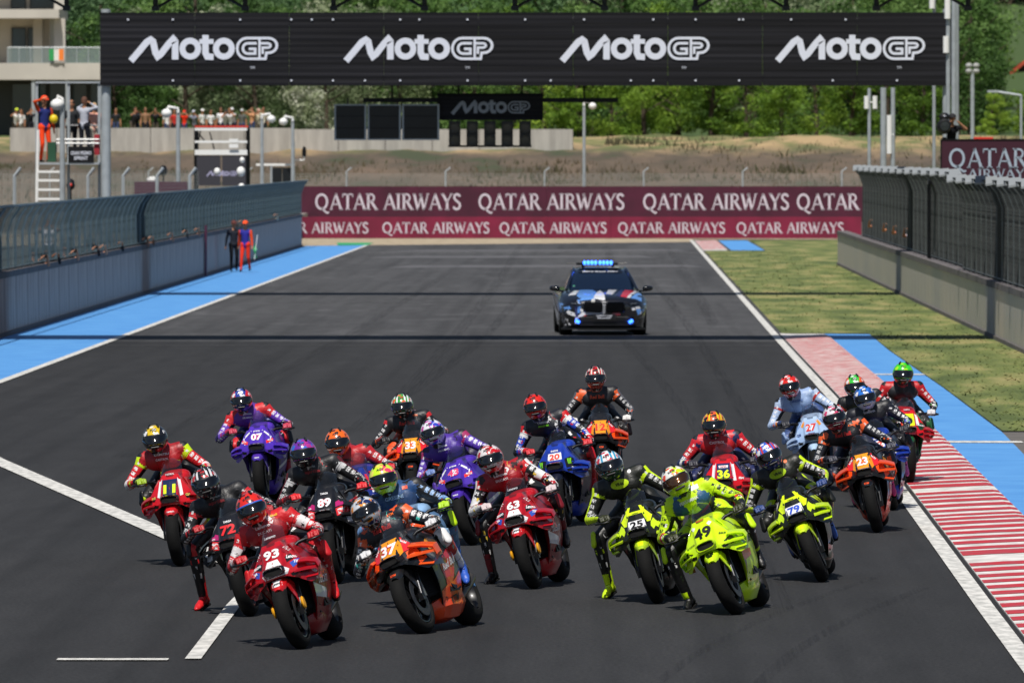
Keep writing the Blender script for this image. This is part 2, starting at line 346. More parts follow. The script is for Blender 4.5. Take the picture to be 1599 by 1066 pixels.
for (yy, xa, xb) in ((375.5,-9,3.5),(352,-9.5,2),(322,-8,3.6)):
    sheet('worn_patch', [(xa,yy),(xb,yy+1.5),(xb-.6,yy+9),(xa+1,yy+7)], .0045, mat('worn_asphalt', '#626164', .85, c2='#4a4a4c', vs=.9))
# ------------------------------------------------------------------ terrain, hills
def concrete(key, base, stain, sx=1.2):
    m = bpy.data.materials.new(key); m.use_nodes = True; n = m.node_tree; b = n.nodes['Principled BSDF']; N = n.nodes.new; L = n.links.new
    tc = N('ShaderNodeTexCoord'); mp = N('ShaderNodeMapping'); mp.inputs['Scale'].default_value = (1, sx, .12); L(tc.outputs['Object'], mp.inputs[0])
    q = N('ShaderNodeTexNoise'); q.inputs['Scale'].default_value = 1.6; q.inputs['Detail'].default_value = 8; q.inputs['Roughness'].default_value = .7; L(mp.outputs[0], q.inputs[0])
    cr = N('ShaderNodeValToRGB'); e = cr.color_ramp.elements; e[0].position = .36; e[0].color = C(stain); e[1].position = .6; e[1].color = C(base); L(q.outputs[0], cr.inputs[0])
    L(cr.outputs[0], b.inputs['Base Color']); b.inputs['Roughness'].default_value = .9
    bp = N('ShaderNodeBump'); bp.inputs['Strength'].default_value = .3; bp.inputs['Distance'].default_value = .02; q2 = N('ShaderNodeTexNoise'); q2.inputs['Scale'].default_value = 14; L(tc.outputs['Object'], q2.inputs[0]); L(q2.outputs[0], bp.inputs['Height']); L(bp.outputs[0], b.inputs['Normal'])
    return m
def terrain():
    m = bpy.data.materials.new('embankment_soil'); m.use_nodes = True; n = m.node_tree; b = n.nodes['Principled BSDF']; N = n.nodes.new; L = n.links.new
    tc = N('ShaderNodeTexCoord'); mp = N('ShaderNodeMapping'); mp.inputs['Scale'].default_value = (1,.5,2.2); L(tc.outputs['Object'], mp.inputs[0])
    q = N('ShaderNodeTexNoise'); q.inputs['Scale'].default_value = .22; q.inputs['Detail'].default_value = 9; q.inputs['Roughness'].default_value = .65; L(mp.outputs[0], q.inputs[0])
    cr = N('ShaderNodeValToRGB'); e = cr.color_ramp.elements; e[0].position = .36; e[0].color = C('#3f4630'); e[1].position = .64; e[1].color = C('#6b5b4c')
    for p_, c_ in ((.45,'#51483c'), (.53,'#5d5144')): x = e.new(p_); x.color = C(c_)
    L(q.outputs[0], cr.inputs[0])
    sp = N('ShaderNodeSeparateXYZ'); L(tc.outputs['Object'], sp.inputs[0]); mr = N('ShaderNodeMapRange'); mr.inputs[1].default_value = 4.0; mr.inputs[2].default_value = 4.7
    ad = N('ShaderNodeMath'); ad.operation = 'MULTIPLY_ADD'; ad.inputs[1].default_value = 1.8; ad.inputs[2].default_value = -.9; L(q.outputs[0], ad.inputs[0])
    a2 = N('ShaderNodeMath'); a2.operation = 'ADD'; L(sp.outputs[2], a2.inputs[0]); L(ad.outputs[0], a2.inputs[1]); L(a2.outputs[0], mr.inputs[0])
    q3 = N('ShaderNodeTexNoise'); q3.inputs['Scale'].default_value = .5; q3.inputs['Detail'].default_value = 8; L(mp.outputs[0], q3.inputs[0])
    c3 = N('ShaderNodeValToRGB'); e = c3.color_ramp.elements; e[0].position = .4; e[0].color = C('#626c3c'); e[1].position = .58; e[1].color = C('#a8906a'); L(q3.outputs[0], c3.inputs[0])
    mx = N('ShaderNodeMix'); mx.data_type = 'RGBA'; L(mr.outputs[0], mx.inputs[0]); L(cr.outputs[0], mx.inputs[6]); L(c3.outputs[0], mx.inputs[7])
    gy = N('ShaderNodeMapRange'); gy.inputs[1].default_value = 512; gy.inputs[2].default_value = 530; L(sp.outputs[1], gy.inputs[0])
    m2 = N('ShaderNodeMix'); m2.data_type = 'RGBA'; L(gy.outputs[0], m2.inputs[0]); L(mx.outputs[2], m2.inputs[6]); m2.inputs[7].default_value = C('#3e5226'); L(m2.outputs[2], b.inputs['Base Color']); b.inputs['Roughness'].default_value = 1
    xs = [-420+i*6 for i in range(56)]+[-84+i*1.0 for i in range(168)]+[84+i*6 for i in range(57)]; ys = [461,464,467,470,474,478,482,486,490,494,497,500,503,506,510,516,524,540,560,600,650,700,760,840,920,1000,1100,1200,1350,1500,1800]
    pr = [(461,0),(470,1.0),(500,4.5),(506,4.9),(520,5.1),(600,5.4),(700,10.5),(1000,34),(1200,62),(1500,100),(1800,120)]
    vs = []
    for y in ys:
        for x in xs:
            z = float(np.interp(y, [a for a, _ in pr], [c for _, c in pr]))
            if y in (497,500) and x < -1: z -= .08
            k = min(1, max(0, (y-461)/8)); z += k*(.35*noise.noise((x*.12, y*.12, 0))+.22*noise.noise((x*.5, y*.5, 3)))
            if y > 770: z += 6*min(1, (y-770)/200)*noise.noise((x*.006, y*.006, 9))
            vs.append((x, y, z-.03 if y < 462 else z))
    nx = len(xs); fs = [(j*nx+i, j*nx+i+1, (j+1)*nx+i+1, (j+1)*nx+i) for j in range(len(ys)-1) for i in range(nx-1)]
    me = bpy.data.meshes.new('hillside_terrain'); me.from_pydata(vs, [], fs); me.shade_smooth(); me.materials.append(m)
    o = bpy.data.objects.new('hillside_terrain', me); col.objects.link(o); o['kind'] = 'structure'; return pr
PR = terrain()
def gz(y): return float(np.interp(y, [a for a, _ in PR], [c for _, c in PR]))
# ------------------------------------------------------------------ walls beside the track
MC_l = concrete('stained_pit_wall_concrete', '#c6b2a6', '#8a7a76'); MC_r = concrete('verge_wall_concrete', '#cac3b8', '#938d84'); MC_t = concrete('terrace_concrete', '#b4b0a8', '#9a968f', .3)
M_cap = concrete('wall_cap_concrete', '#6d6766', '#545052')
M_wbl = concrete('blue_splashed_concrete', '#6f8ba8', '#5c6f86')
def wall(name, X0, X1, ya, yb, h, pl, mp_, mc_, label, sgn, base=None):
    t = thing(name, label, 'wall', (X0, ya, 0)); n = int((yb-ya)/pl); g = .05
    shared = MB().b2((0,g/2,.0),(X1-X0,pl-g/2,h-.14)).mesh('concrete_panel'); shared.materials.append(mp_)
    for i in range(n): o = bpy.data.objects.new('concrete_panel', shared); col.objects.link(o); o.parent = t; o.location = (0, i*pl, 0); 
    MB().b2((X1-X0-.02*sgn if 0 else .04*sgn, 0, 0), (X1-X0-.04*sgn, n*pl, h-.16)).build('wall_core', M_cap, t)
    MB().b2((-.03*sgn, 0, h-.14), (X1-X0+.03*sgn, n*pl, h)).build('coping', mc_, t)
    if base: MB().b2((-.004*sgn, 0, .0), (-.04*sgn, n*pl, .1)).build('base_strip', base, t)
    return t
lw = wall('pit_wall', -13.4, -13.7, 60, 398, 1.45, 4.0, MC_l, M_cap, 'long stained grey concrete pit wall beside the blue strip on the left', -1, M_cap)
rw = wall('verge_wall', 8.55, 8.85, 100, 330, 1.27, 2.5, MC_r, M_cap, 'pale grey concrete panel wall along the right-hand grass verge', 1, M_cap)
def fence(name, X, ya, yb, z0, z1, over, pstep, wstep, mpost, mwire, label, capm=None, hstep=.25):
    t = thing(name, label, 'fence', (X, ya, 0)); prof = [(0,z0),(0,z1-.6),(over*.35,z1-.28),(over,z1)]
    pm = MB(); pm.tube([(a,0,b) for a, b in prof], .035, 6); pme = pm.mesh('post', 50); pme.materials.append(mpost)
    if capm: cm = MB().add([(over-.16,-.3,z1-.08),(over+.16,-.3,z1-.03),(over+.10,.2,z1+.10),(over-.14,.1,z1+.08),(over-.16,-.3,z1-.12),(over+.16,-.3,z1-.07),(over+.10,.2,z1+.06),(over-.14,.1,z1+.04)],[(0,1,2,3),(7,6,5,4),(0,4,5,1),(1,5,6,2),(2,6,7,3),(3,7,4,0)]).mesh('cap_plate'); cm.materials.append(capm)
    y = 0; k = 0
    while y <= yb-ya:
        o = bpy.data.objects.new('post', pme); col.objects.link(o); o.parent = t; o.location = (0, y, 0)
        if capm and k % 2 == 0:
            c = bpy.data.objects.new('cap_plate', cm); col.objects.link(c); c.parent = o
        y += pstep; k += 1
    w_ = MB(); s = .0022; y = 0; vs = []; fs = []
    while y <= yb-ya:
        for (a, b) in zip(prof[:-1], prof[1:]):
            i = len(vs); vs += [(a[0]-s,y,a[1]),(a[0]+s,y,a[1]),(b[0]+s,y,b[1]),(b[0]-s,y,b[1]),(a[0],y-s,a[1]),(a[0],y+s,a[1]),(b[0],y+s,b[1]),(b[0],y-s,b[1])]; fs += [(i,i+1,i+2,i+3),(i+4,i+5,i+6,i+7)]
        y += wstep
    z = z0; L_ = yb-ya
    while z < z1-.02:
        x = float(np.interp(z, [q[1] for q in prof], [q[0] for q in prof])); i = len(vs)
        vs += [(x,0,z-s),(x,L_,z-s),(x,L_,z+s),(x,0,z+s),(x-s,0,z),(x-s,L_,z),(x+s,L_,z),(x+s,0,z)]; fs += [(i,i+1,i+2,i+3),(i+4,i+5,i+6,i+7)]; z += hstep
    o = w_.add(vs, fs).build('wire_mesh', mwire, t, fix=False); o['kind'] = 'stuff'
    MB().tube([(over,0,z1),(over,yb-ya,z1)], .03 if not capm else .012, 6).build('top_rail', mpost if not capm else mwire, t)
    MB().tube([(0,0,z0+.05),(0,yb-ya,z0+.05)], .02, 6).build('bottom_rail', mpost, t)
    return t
M_fp = mat('blue_grey_fence_steel', '#72868f', .5, .4, var=.3, vs=2); M_fw = mat('blue_grey_wire', '#3c5058', .6, .2)
M_rp = mat('dark_fence_steel', '#5f6564', .5, .4, var=.3, vs=2); M_rw = mat('dark_wire', '#3c4040', .6, .2); M_wcap = mat('pale_cap', '#83888b', .7)
fence('pit_wall_fence', -13.5, 60, 398, 1.45, 2.92, .30, 2.5, .085, M_fp, M_fw, 'blue-grey wire debris fence bending towards the track on top of the pit wall')
fence('verge_fence', 8.7, 100, 218, 1.27, 3.5, -.35, 2.75, .06, M_rp, M_rw, 'near stretch of tall dark debris fence with pale cap plates, right edge', M_wcap)
fence('verge_fence', 8.86, 218.3, 309, 1.27, 3.62, -.35, 3.25, .09, M_rp, M_rw, 'farther stretch of tall dark debris fence running to the maroon hoarding', M_wcap)
# ------------------------------------------------------------------ gantries
M_truss = mat('dark_truss_steel', '#2a2d30', .5, .3)
def near_gantry():
    Y = 194.5; t = thing('truss_gantry', 'dark lattice gantry crossing above the top edge of the picture', 'gantry', (0,Y,0))
    for X in (-13.95, 13.0):
        q = MB(); 
        for dx in (-.2,.2):
            for dy in (-.2,.2): q.tube([(X+dx,dy,0),(X+dx,dy,10.2)], .06, 6)
        for k in range(17):
            z = .3+k*.58
            for dy in (-.2,.2): q.tube([(X-.2,dy,z),(X+.2,dy,z+.55)], .03, 5)
        q.b2((X-.17,-.03,0),(X+.17,.03,10)); q.build('column', M_truss, t)
    q = MB()
    for z in (8.15, 10.0): 
        for dy in (-.3,.3): q.tube([(-14.2,dy,z),(13.2,dy,z)], .08, 8)
    q.build('chord', M_truss, t)
    MB().b2((-14.4,-2.4,8.3),(13.4,2.0,8.5)).b2((-14.4,-1.5,8.5),(13.4,-1.35,9.2)).b2((-14.4,1.35,8.5),(13.4,1.5,9.2)).build('walkway_deck', M_truss, t)
    for i, px in enumerate((104, 243, 383, 521, 663, 804, 944, 1086, 1227, 1368, 1511, 1650)):
        X = onx(px, Y); zb = onz(17,Y); MB().tube([(X,0,zb),(X,0,8.3)], .06, 6).box((X,0,zb+.05),(.16,.2,.1)).build('hanger', M_truss, t)
        sgn = 1 if (i % 2) else -1; MB().tube([(X,0,zb+.05),(X+sgn*1.0,0,zb+.62)], .035, 6).build('brace', M_truss, t)
    return t
near_gantry()
def banner_mat():
    m = bpy.data.materials.new('black_banner_fabric'); m.use_nodes = True; n = m.node_tree; b = n.nodes['Principled BSDF']; N = n.nodes.new; L = n.links.new
    tc = N('ShaderNodeTexCoord'); mp = N('ShaderNodeMapping'); mp.inputs['Scale'].default_value = (.05,1,3.6); L(tc.outputs['Object'], mp.inputs[0])
    q = N('ShaderNodeTexNoise'); q.inputs['Scale'].default_value = 2.2; q.inputs['Detail'].default_value = 3; L(mp.outputs[0], q.inputs[0])
    mr = N('ShaderNodeMapRange'); mr.inputs[1].default_value = .35; mr.inputs[2].default_value = .7; mr.inputs[3].default_value = .005; mr.inputs[4].default_value = .019; L(q.outputs[0], mr.inputs[0])
    cb = N('ShaderNodeCombineColor'); L(mr.outputs[0], cb.inputs[0]); L(mr.outputs[0], cb.inputs[1]); g = N('ShaderNodeMath'); g.operation = 'MULTIPLY'; g.inputs[1].default_value = 1.25; L(mr.outputs[0], g.inputs[0]); L(g.outputs[0], cb.inputs[2]); L(cb.outputs[0], b.inputs['Base Color'])
    b.inputs['Roughness'].default_value = .75; b.inputs['Specular IOR Level'].default_value = .2; bp = N('ShaderNodeBump'); bp.inputs['Strength'].default_value = .6; bp.inputs['Distance'].default_value = .03; L(q.outputs[0], bp.inputs['Height']); L(bp.outputs[0], b.inputs['Normal'])
    return m
M_ban = banner_mat(); M_logo = mat('white_print', '#d6dae6', .7)
def banner_gantry():
    Y = 256; t = thing('banner_gantry', 'wide gantry over the track carrying a long black banner with four white wordmarks', 'gantry', (0,Y,0))
    xl, xr = onx(164.5,Y), onx(1481,Y); zt, zb = onz(20,Y), onz(134,Y)
    MB().tube([(xl,.25,0),(xl,.25,zt+.1)], .14, 14).build('column', GREYP, t, 40)
    MB().tube([(xr-.06,.25,0),(xr-.06,.25,zt+.1)], .11, 14).tube([(xr+.22,.45,0),(xr+.22,.45,zt+.3)], .09, 12).build('column', GREYP, t, 40)
    x0, x1 = onx(156,Y), onx(1486,Y); n = 9
    for i in range(n):
        a, b = x0+(x1-x0)*i/n, x0+(x1-x0)*(i+1)/n; q = MB(); rings = []
        for k in range(24):                                      # slatted fabric: shallow horizontal ribs
            z = zb+(zt-zb)*k/23; rings.append([Vector((a+.004,-.0-.008*(k % 2),z)),Vector((b-.004,-.0-.008*(k % 2),z)),Vector((b-.004,.05,z)),Vector((a+.004,.05,z))])
        q.loft(rings, True, True); q.build('banner_panel', M_ban, t)
    for px in (317.5, 653.5, 991, 1327):
        q = MB(); k = 235/760*Y/F; X = onx(px,Y); Z = onz(75.5,Y)
        gp_logo(q, lambda p, X=X, Z=Z, k=k: Vector((X+p[0]*k, -.03, Z+p[1]*k))); q.build('printed_wordmark', M_logo, t, fix=False)
        flat_text('trademark_print', 'TM', M_logo, t, (X+.325*235*Y/F, -.031, Z-.125*235*Y/F-.02), (1,0,0), (0,0,1), .07, 0)
    q = MB()
    for px in (200,270,375,455,487,520,570,625,655,730,820,860,912,985,1020,1086,1154,1160,1235,1300,1320,1400):
        for py in (31, 126):
            if random.random() < .7: q.box((onx(px,Y), -.035, onz(py,Y)), (.05,.02,.05))
    q.build('eyelet', M_logo, t)
    q = MB(); q.tube([(xl,.35,zt-.2),(xr,.35,zt-.2)], .1, 8).tube([(xl,.35,zb+.2),(xr,.35,zb+.2)], .1, 8); q.build('beam', M_truss, t)
    MB().b2((xl,.12,zt-.35),(xr,3.4,zt-.25)).build('shadow_slab', M_truss, t)  # unseen slab added behind the banner to thicken the gantry's shadow band
    return t
bgn = banner_gantry()
# bar with timing boards and start lights hung behind the banner
def start_lights():
    Y = 257.5; t = thing('start_light_unit', 'black box with a white wordmark above five dark twin start lights', 'start lights', (0,Y,0))
    x0, x1, z0, z1 = onx(683,Y), onx(848,Y), onz(188,Y), onz(146,Y)
    MB().b2((x0,-.15,z0),(x1,.15,z1)).build('header_box', M_ban, t)
    q = MB(); k = 124/760*Y/F; X = onx(766,Y); Z = onz(167.5,Y); gp_logo(q, lambda p: Vector((X+p[0]*k, -.156, Z+p[1]*k))); q.build('printed_wordmark', mat('grey_print', '#9aa0aa', .7), t, fix=False)
    M_lens = mat('dark_lens', '#30332f', .25, coat=.5)
    for px in (710, 737.5, 765, 792, 820):
        X = onx(px,Y); zt, zb = onz(189,Y), onz(230,Y); MB().b2((X-.165,-.12,zb),(X+.165,.1,zt)).build('light_housing', BLACKP, t)
        for zz in (zt-.2, zb+.2):
            MB().lathe([(0,-.128),(.12,-.126),(.135,-.2),(.15,-.2),(.15,-.12)], (X,0,zz), 'Y', 16).build('lamp', M_lens, t, 40)
    MB().b2((onx(700,Y),-.05,onz(230,Y)),(onx(830,Y),.05,onz(227,Y))).build('bottom_rail', DARKM, t)
    q = MB(); q.b2((onx(567,Y),.16,onz(160,Y)),(onx(965,Y),.3,onz(153,Y))); q.build('support_bar', DARKM, t)
    for px in (612, 716, 815, 912): MB().tube([(onx(px,Y),.2,onz(155,Y)),(onx(px,Y),.2,onz(128,Y))], .03, 6).build('hanger', DARKM, t)
    return t
start_lights()
for i, (a, b_) in enumerate(((522,572),(574,626),(628,686))):
    Y = 257.3; t = thing('timing_board', ['left','middle','right'][i]+'most of the three blank black boards in grey frames hung under the banner', 'screen', (0,Y,0), 'three hung timing boards')
    x0, x1, z0, z1 = onx(a,Y), onx(b_,Y), onz(219,Y), onz(163,Y)
    MB().b2((x0+.04,-.05,z0+.04),(x1-.04,.05,z1-.04)).build('screen', mat('screen_black', '#0b0f14', .3, var=.5, vs=3), t)
    MB().b2((x0,-.08,z0),(x0+.05,.06,z1)).b2((x1-.05,-.08,z0),(x1,.06,z1)).b2((x0+.05,-.08,z0),(x1-.05,.06,z0+.04)).b2((x0+.05,-.08,z1-.04),(x1-.05,.06,z1)).build('frame', GREYP, t)
    for k in (1, 2): MB().b2((x0+.05,-.065,z0+(z1-z0)*k/3-.012),(x1-.05,-.052,z0+(z1-z0)*k/3+.012)).build('divider', DARKM, t)
    MB().b2((onx(a+20,Y),-.03,z1),(onx(a+22,Y),.03,onz(153,Y))).build('hanger', DARKM, t)
# ------------------------------------------------------------------ hoardings
M_mar = mat('maroon_hoarding', '#4a0e2c', .8, c2='#3d0b25', vs=.8); M_mar2 = mat('lighter_maroon_hoarding', '#7a1238', .8, c2='#681030', vs=.8); M_qw = mat('pale_print', '#cfc8d4', .8); M_qd = mat('grey_blue_print', '#9eabbc', .7)
def hoarding(Y, y_top, y_bot, xa, xb, starts, hpx, wpx, mm, label):
    t = thing('hoarding', label, 'hoarding', (0,Y,0)); a, b = onx(xa,Y), onx(xb,Y); zt = onz(y_top,Y); zb = max(0, onz(y_bot,Y)); n = int((b-a)/3)
    for i in range(n): MB().b2((a+(b-a)*i/n+.006,0,zb),(a+(b-a)*(i+1)/n-.006,.12,zt)).build('panel', mm, t)
    MB().b2((a,.13,0),(b,.22,zt-.05)).build('backing', M_cap, t)
    yb = y_top+(y_bot-y_top)*.5+hpx/2
    for x0 in starts:
        hh = hpx*Y/F; g, wd = serif_text('QATAR AIRWAYS', hh, lambda u, v: Vector((u, 0, v))); k = wpx*Y/F/wd
        g.v = [(v[0]*k+onx(x0,Y), -.012, v[2]+onz(yb,Y)) for v in g.v]; xr = b-.05; xl = a+.05
        if g.v and (max(v[0] for v in g.v) > xr or min(v[0] for v in g.v) < xl): g.f = [f for f in g.f if all(xl <= g.v[i][0] <= xr for i in f)]
        us = sorted({i for f in g.f for i in f}); ix = {u: k for k, u in enumerate(us)}; g.v = [g.v[u] for u in us]; g.f = [tuple(ix[i] for i in f) for f in g.f]; g.mi = [0]*len(g.f)
        if g.f: g.build('airline_lettering', M_qw, t, fix=False)
    return t
hoarding(446, 291, 339, 455, 1352, (492,747,1004,1244), 25, 229, M_mar, 'long dark maroon hoarding with large white airline lettering, upper tier')
hoarding(436, 338.5, 373, 464, 1345, (408,597,780,965,1150), 17, 168, M_mar2, 'lighter maroon hoarding with smaller white airline lettering, lower tier')
MB().b2((onx(460,440),434,0),(onx(474,440),460,onz(335,436))).build('concrete_block', MC_t); tag(bpy.data.objects['concrete_block'], 'pale concrete block closing the left end of the maroon hoardings', 'concrete block')
def sign_board():
    Y = 237; t = thing('airline_board', 'dark maroon board with grey airline lettering above the right-hand fence', 'sign', (0,Y,0)); a, b = onx(1470,Y), onx(1640,Y); zb, zt = onz(293,Y), onz(219,Y)
    MB().b2((a,0,zb),(b,.12,zt)).build('board', mat('dark_maroon_board', '#3a1225', .5), t)
    MB().b2((a-.03,-.02,zb-.02),(a,.14,zt+.02)).b2((a,-.02,zt),(b,.14,zt+.03)).build('frame', DARKM, t)
    for s, px, py, hp, wp in (('QATAR',1481,262,30,122),('AIRWAYS',1511,279,15,100)):
        hh = hp*Y/F; g, wd = serif_text(s, hh, lambda u, v: Vector((u, 0, v))); k = wp*Y/F/wd; g.v = [(v[0]*k+onx(px,Y), -.012, v[2]+onz(py,Y)) for v in g.v]; g.build('airline_lettering', M_qd, t, fix=False)
    for px in (1480, 1590): MB().tube([(onx(px,Y),.2,0),(onx(px,Y),.2,zt)], .05, 8).build('post', DARKM, t)
    MB().b2((onx(1520,Y),.02,zt+.03),(onx(1550,Y),.1,zt+.08)).build('red_edge', mat('signal_red', '#d83a2c', .5), t)
sign_board()
# scrub on the embankment
def scrub():
    n = 17000; cl = 260; cx = rng.uniform(-48,52,cl); cy = rng.uniform(463,508,cl); cr_ = rng.uniform(.4,2.2,cl); k = rng.integers(0,cl,n); free = rng.random(n) < .3
    X = np.where(free, rng.uniform(-50,54,n), cx[k]+rng.normal(size=n)*cr_[k]); Yv = np.where(free, rng.uniform(462,512,n), cy[k]+rng.normal(size=n)*cr_[k]*.8); Yv = np.clip(Yv, 462, 514); Yv = np.where((X < 0) & (Yv > 493), 462+rng.random(n)*28, Yv); Z = np.interp(Yv, [a for a,_ in PR], [c for _,c in PR])
    h_ = rng.uniform(.08,.34,n); a = rng.random(n)*3.14; wd = rng.uniform(.03,.12,n); v = np.zeros((n,3,3)); dx = np.cos(a)*wd; dy = np.sin(a)*wd
    v[:,0] = np.stack([X-dx,Yv-dy,Z-.25],1); v[:,1] = np.stack([X+dx,Yv+dy,Z-.25],1); v[:,2] = np.stack([X+rng.normal(size=n)*.15,Yv,Z+h_],1)
    me = bpy.data.meshes.new('scrub'); me.from_pydata(v.reshape(-1,3).tolist(), [], np.arange(n*3).reshape(-1,3).tolist()); me.materials.append(mat('dry_scrub', '#47492f', .95, c2='#665846', vs=.3)); o = bpy.data.objects.new('scrub', me); col.objects.link(o)
    tag(o, 'rough dry scrub and weeds growing on the brown embankment', 'scrub', kind='stuff')
scrub()
# thin catch fence in front of the embankment
t = thing('catch_fence', 'thin pale catch fence with posts at the foot of the brown embankment', 'fence', (0,452,0)); q = MB()
for i in range(60):
    X = -38+i*1.3*1.28; 
    if i % 3 == 0: MB().tube([(X,0,0),(X,0,onz(268,452)),(X+.25,0,onz(262,452))], .05, 6).build('post', GREYP, t)
for k in range(760): X = -38+k*.13; q.add([(X-.008,.0,0),(X+.008,0,0),(X+.008,0,3.1),(X-.008,0,3.1)],[(0,1,2,3)])
for k in range(24): z = .1+k*.13; q.add([(-38,0.01,z-.006),(61,0.01,z-.006),(61,0.01,z+.006),(-38,0.01,z+.006)],[(0,1,2,3)])
o = q.build('wire_mesh', mat('pale_wire', '#9b9d98', .6), t, fix=False); o['kind'] = 'stuff'
# terrace wall
t = thing('terrace_wall', 'long pale concrete wall on top of the embankment below the spectators', 'wall', (0,499,0)); a, b_ = onx(15,499), onx(895,499)
n = 12
for i in range(n): MB().b2((a+(b_-a)*i/n+.02,0,3.6),(a+(b_-a)*(i+1)/n-.02,.35,onz(200 if i < 6 else 202,499))).build('concrete_panel', MC_t, t)
MB().b2((a,.1,3.6),(b_,.3,5.25)).build('wall_core', M_cap, t)
# ------------------------------------------------------------------ hospitality building, left
M_win = mat('blue_tinted_glass', '#27404e', .12, coat=.6, var=.3, vs=.4); M_bw = mat('pale_render', '#c2bdb4', .8, var=.12, vs=.5); M_bs = mat('sand_render', '#b8ae9e', .8, var=.12, vs=.5); M_fr = mat('window_frame_dark', '#23282c', .5)
def building():
    Y = 522; t = thing('hospitality_building', 'pale modern building with balconies and blue windows behind the left gantry post', 'building', (0,Y,0))
    X = lambda px: onx(px,Y); Z = lambda py: onz(py,Y)
    MB().b2((X(-60),1.5,gz(Y)-.5),(X(160),8,Z(125))).build('ground_floor_wall', M_fr, t)
    MB().b2((X(-60),1.6,Z(100)),(X(75),8,Z(-120))).build('upper_wall', M_bs, t)
    MB().b2((X(-62),-1.2,Z(125)),(X(158),8.1,Z(99))).build('balcony_slab', M_bw, t)
    MB().b2((X(-62),-.6,Z(29)),(X(93),8.1,Z(15))).build('upper_slab', M_bw, t)
    MB().b2((X(-62),-.6,Z(-58)),(X(93),8.1,Z(-72))).build('roof_slab', M_bw, t)
    for a, b in ((84,101),(50,64)): MB().b2((X(a),.3 if a > 60 else .9,Z(99)),(X(b),1.0 if a > 60 else 1.55,Z(29))).build('column', M_bw if a > 60 else M_bs, t)
    MB().b2((X(84),.3,Z(15)),(X(101),1.0,Z(-58))).build('column', M_bw, t)
    for (a, b, ya, yb, yy) in ((15,38,43,98,1.55),(40,62,43,98,1.55),(14,38,-40,14,1.55),(44,84,-40,14,1.55),(15,50,130,196,1.45),(54,70,130,196,1.45),(74,104,130,196,1.45),(110,134,130,196,1.45),(138,155,130,196,1.45)):
        w_ = MB().b2((X(a),yy-.06,Z(yb)),(X(b),yy,Z(yb)+.07)).b2((X(a),yy-.06,Z(ya)-.07),(X(b),yy,Z(ya))).b2((X(a),yy-.06,Z(yb)+.07),(X(a)+.07,yy,Z(ya)-.07)).b2((X(b)-.07,yy-.06,Z(yb)+.07),(X(b),yy,Z(ya)-.07)).build('window', M_fr, t)
        MB().b2((X(a)+.07,yy-.03,Z(yb)+.07),(X(b)-.07,yy-.01,Z(ya)-.07)).build('pane', M_win, w_)
    g = mat('railing_glass', '#9fb0b0', .1); g2 = g.copy(); b = g2.node_tree.nodes['Principled BSDF']; b.inputs['Alpha'].default_value = .28
    for i in range(8): MB().b2((X(14+i*18),-1.1,Z(99)),(X(31+i*18),-1.07,Z(76))).build('railing_pane', g2, t)
    q = MB().tube([(X(14),-1.08,Z(75)),(X(158),-1.08,Z(75))], .04, 6)
    for i in range(9): q.tube([(X(14+i*18-.5),-1.08,Z(99)),(X(14+i*18-.5),-1.08,Z(75))], .03, 6)
    q.build('handrail', GREYP, t)
    for px in (53, 106, 158): MB().b2((X(px-2),-1.1,gz(Y)-.4),(X(px+3),-.8,Z(125))).build('canopy_post', GREYP, t)
building()
t = thing('flag', 'small green white and orange flag draped over the balcony railing', 'flag', at(88,86,520.6)); 
for i, c in enumerate(('#2f9a55','#e8e8e4','#f08232')):
    q = MB(); r_ = [[Vector((-.42+.28*i+.28*k/4, .03*math.sin((i*4+k)*.9), -.33+.02*math.sin(k))), Vector((-.42+.28*i+.28*k/4, .05*math.sin((i*4+k)*.9+.5), .33))] for k in range(5)]
    q.loft(r_, False, False); q.build(['green_band','white_band','orange_band'][i], mat('flag_cloth', c, .8), t)
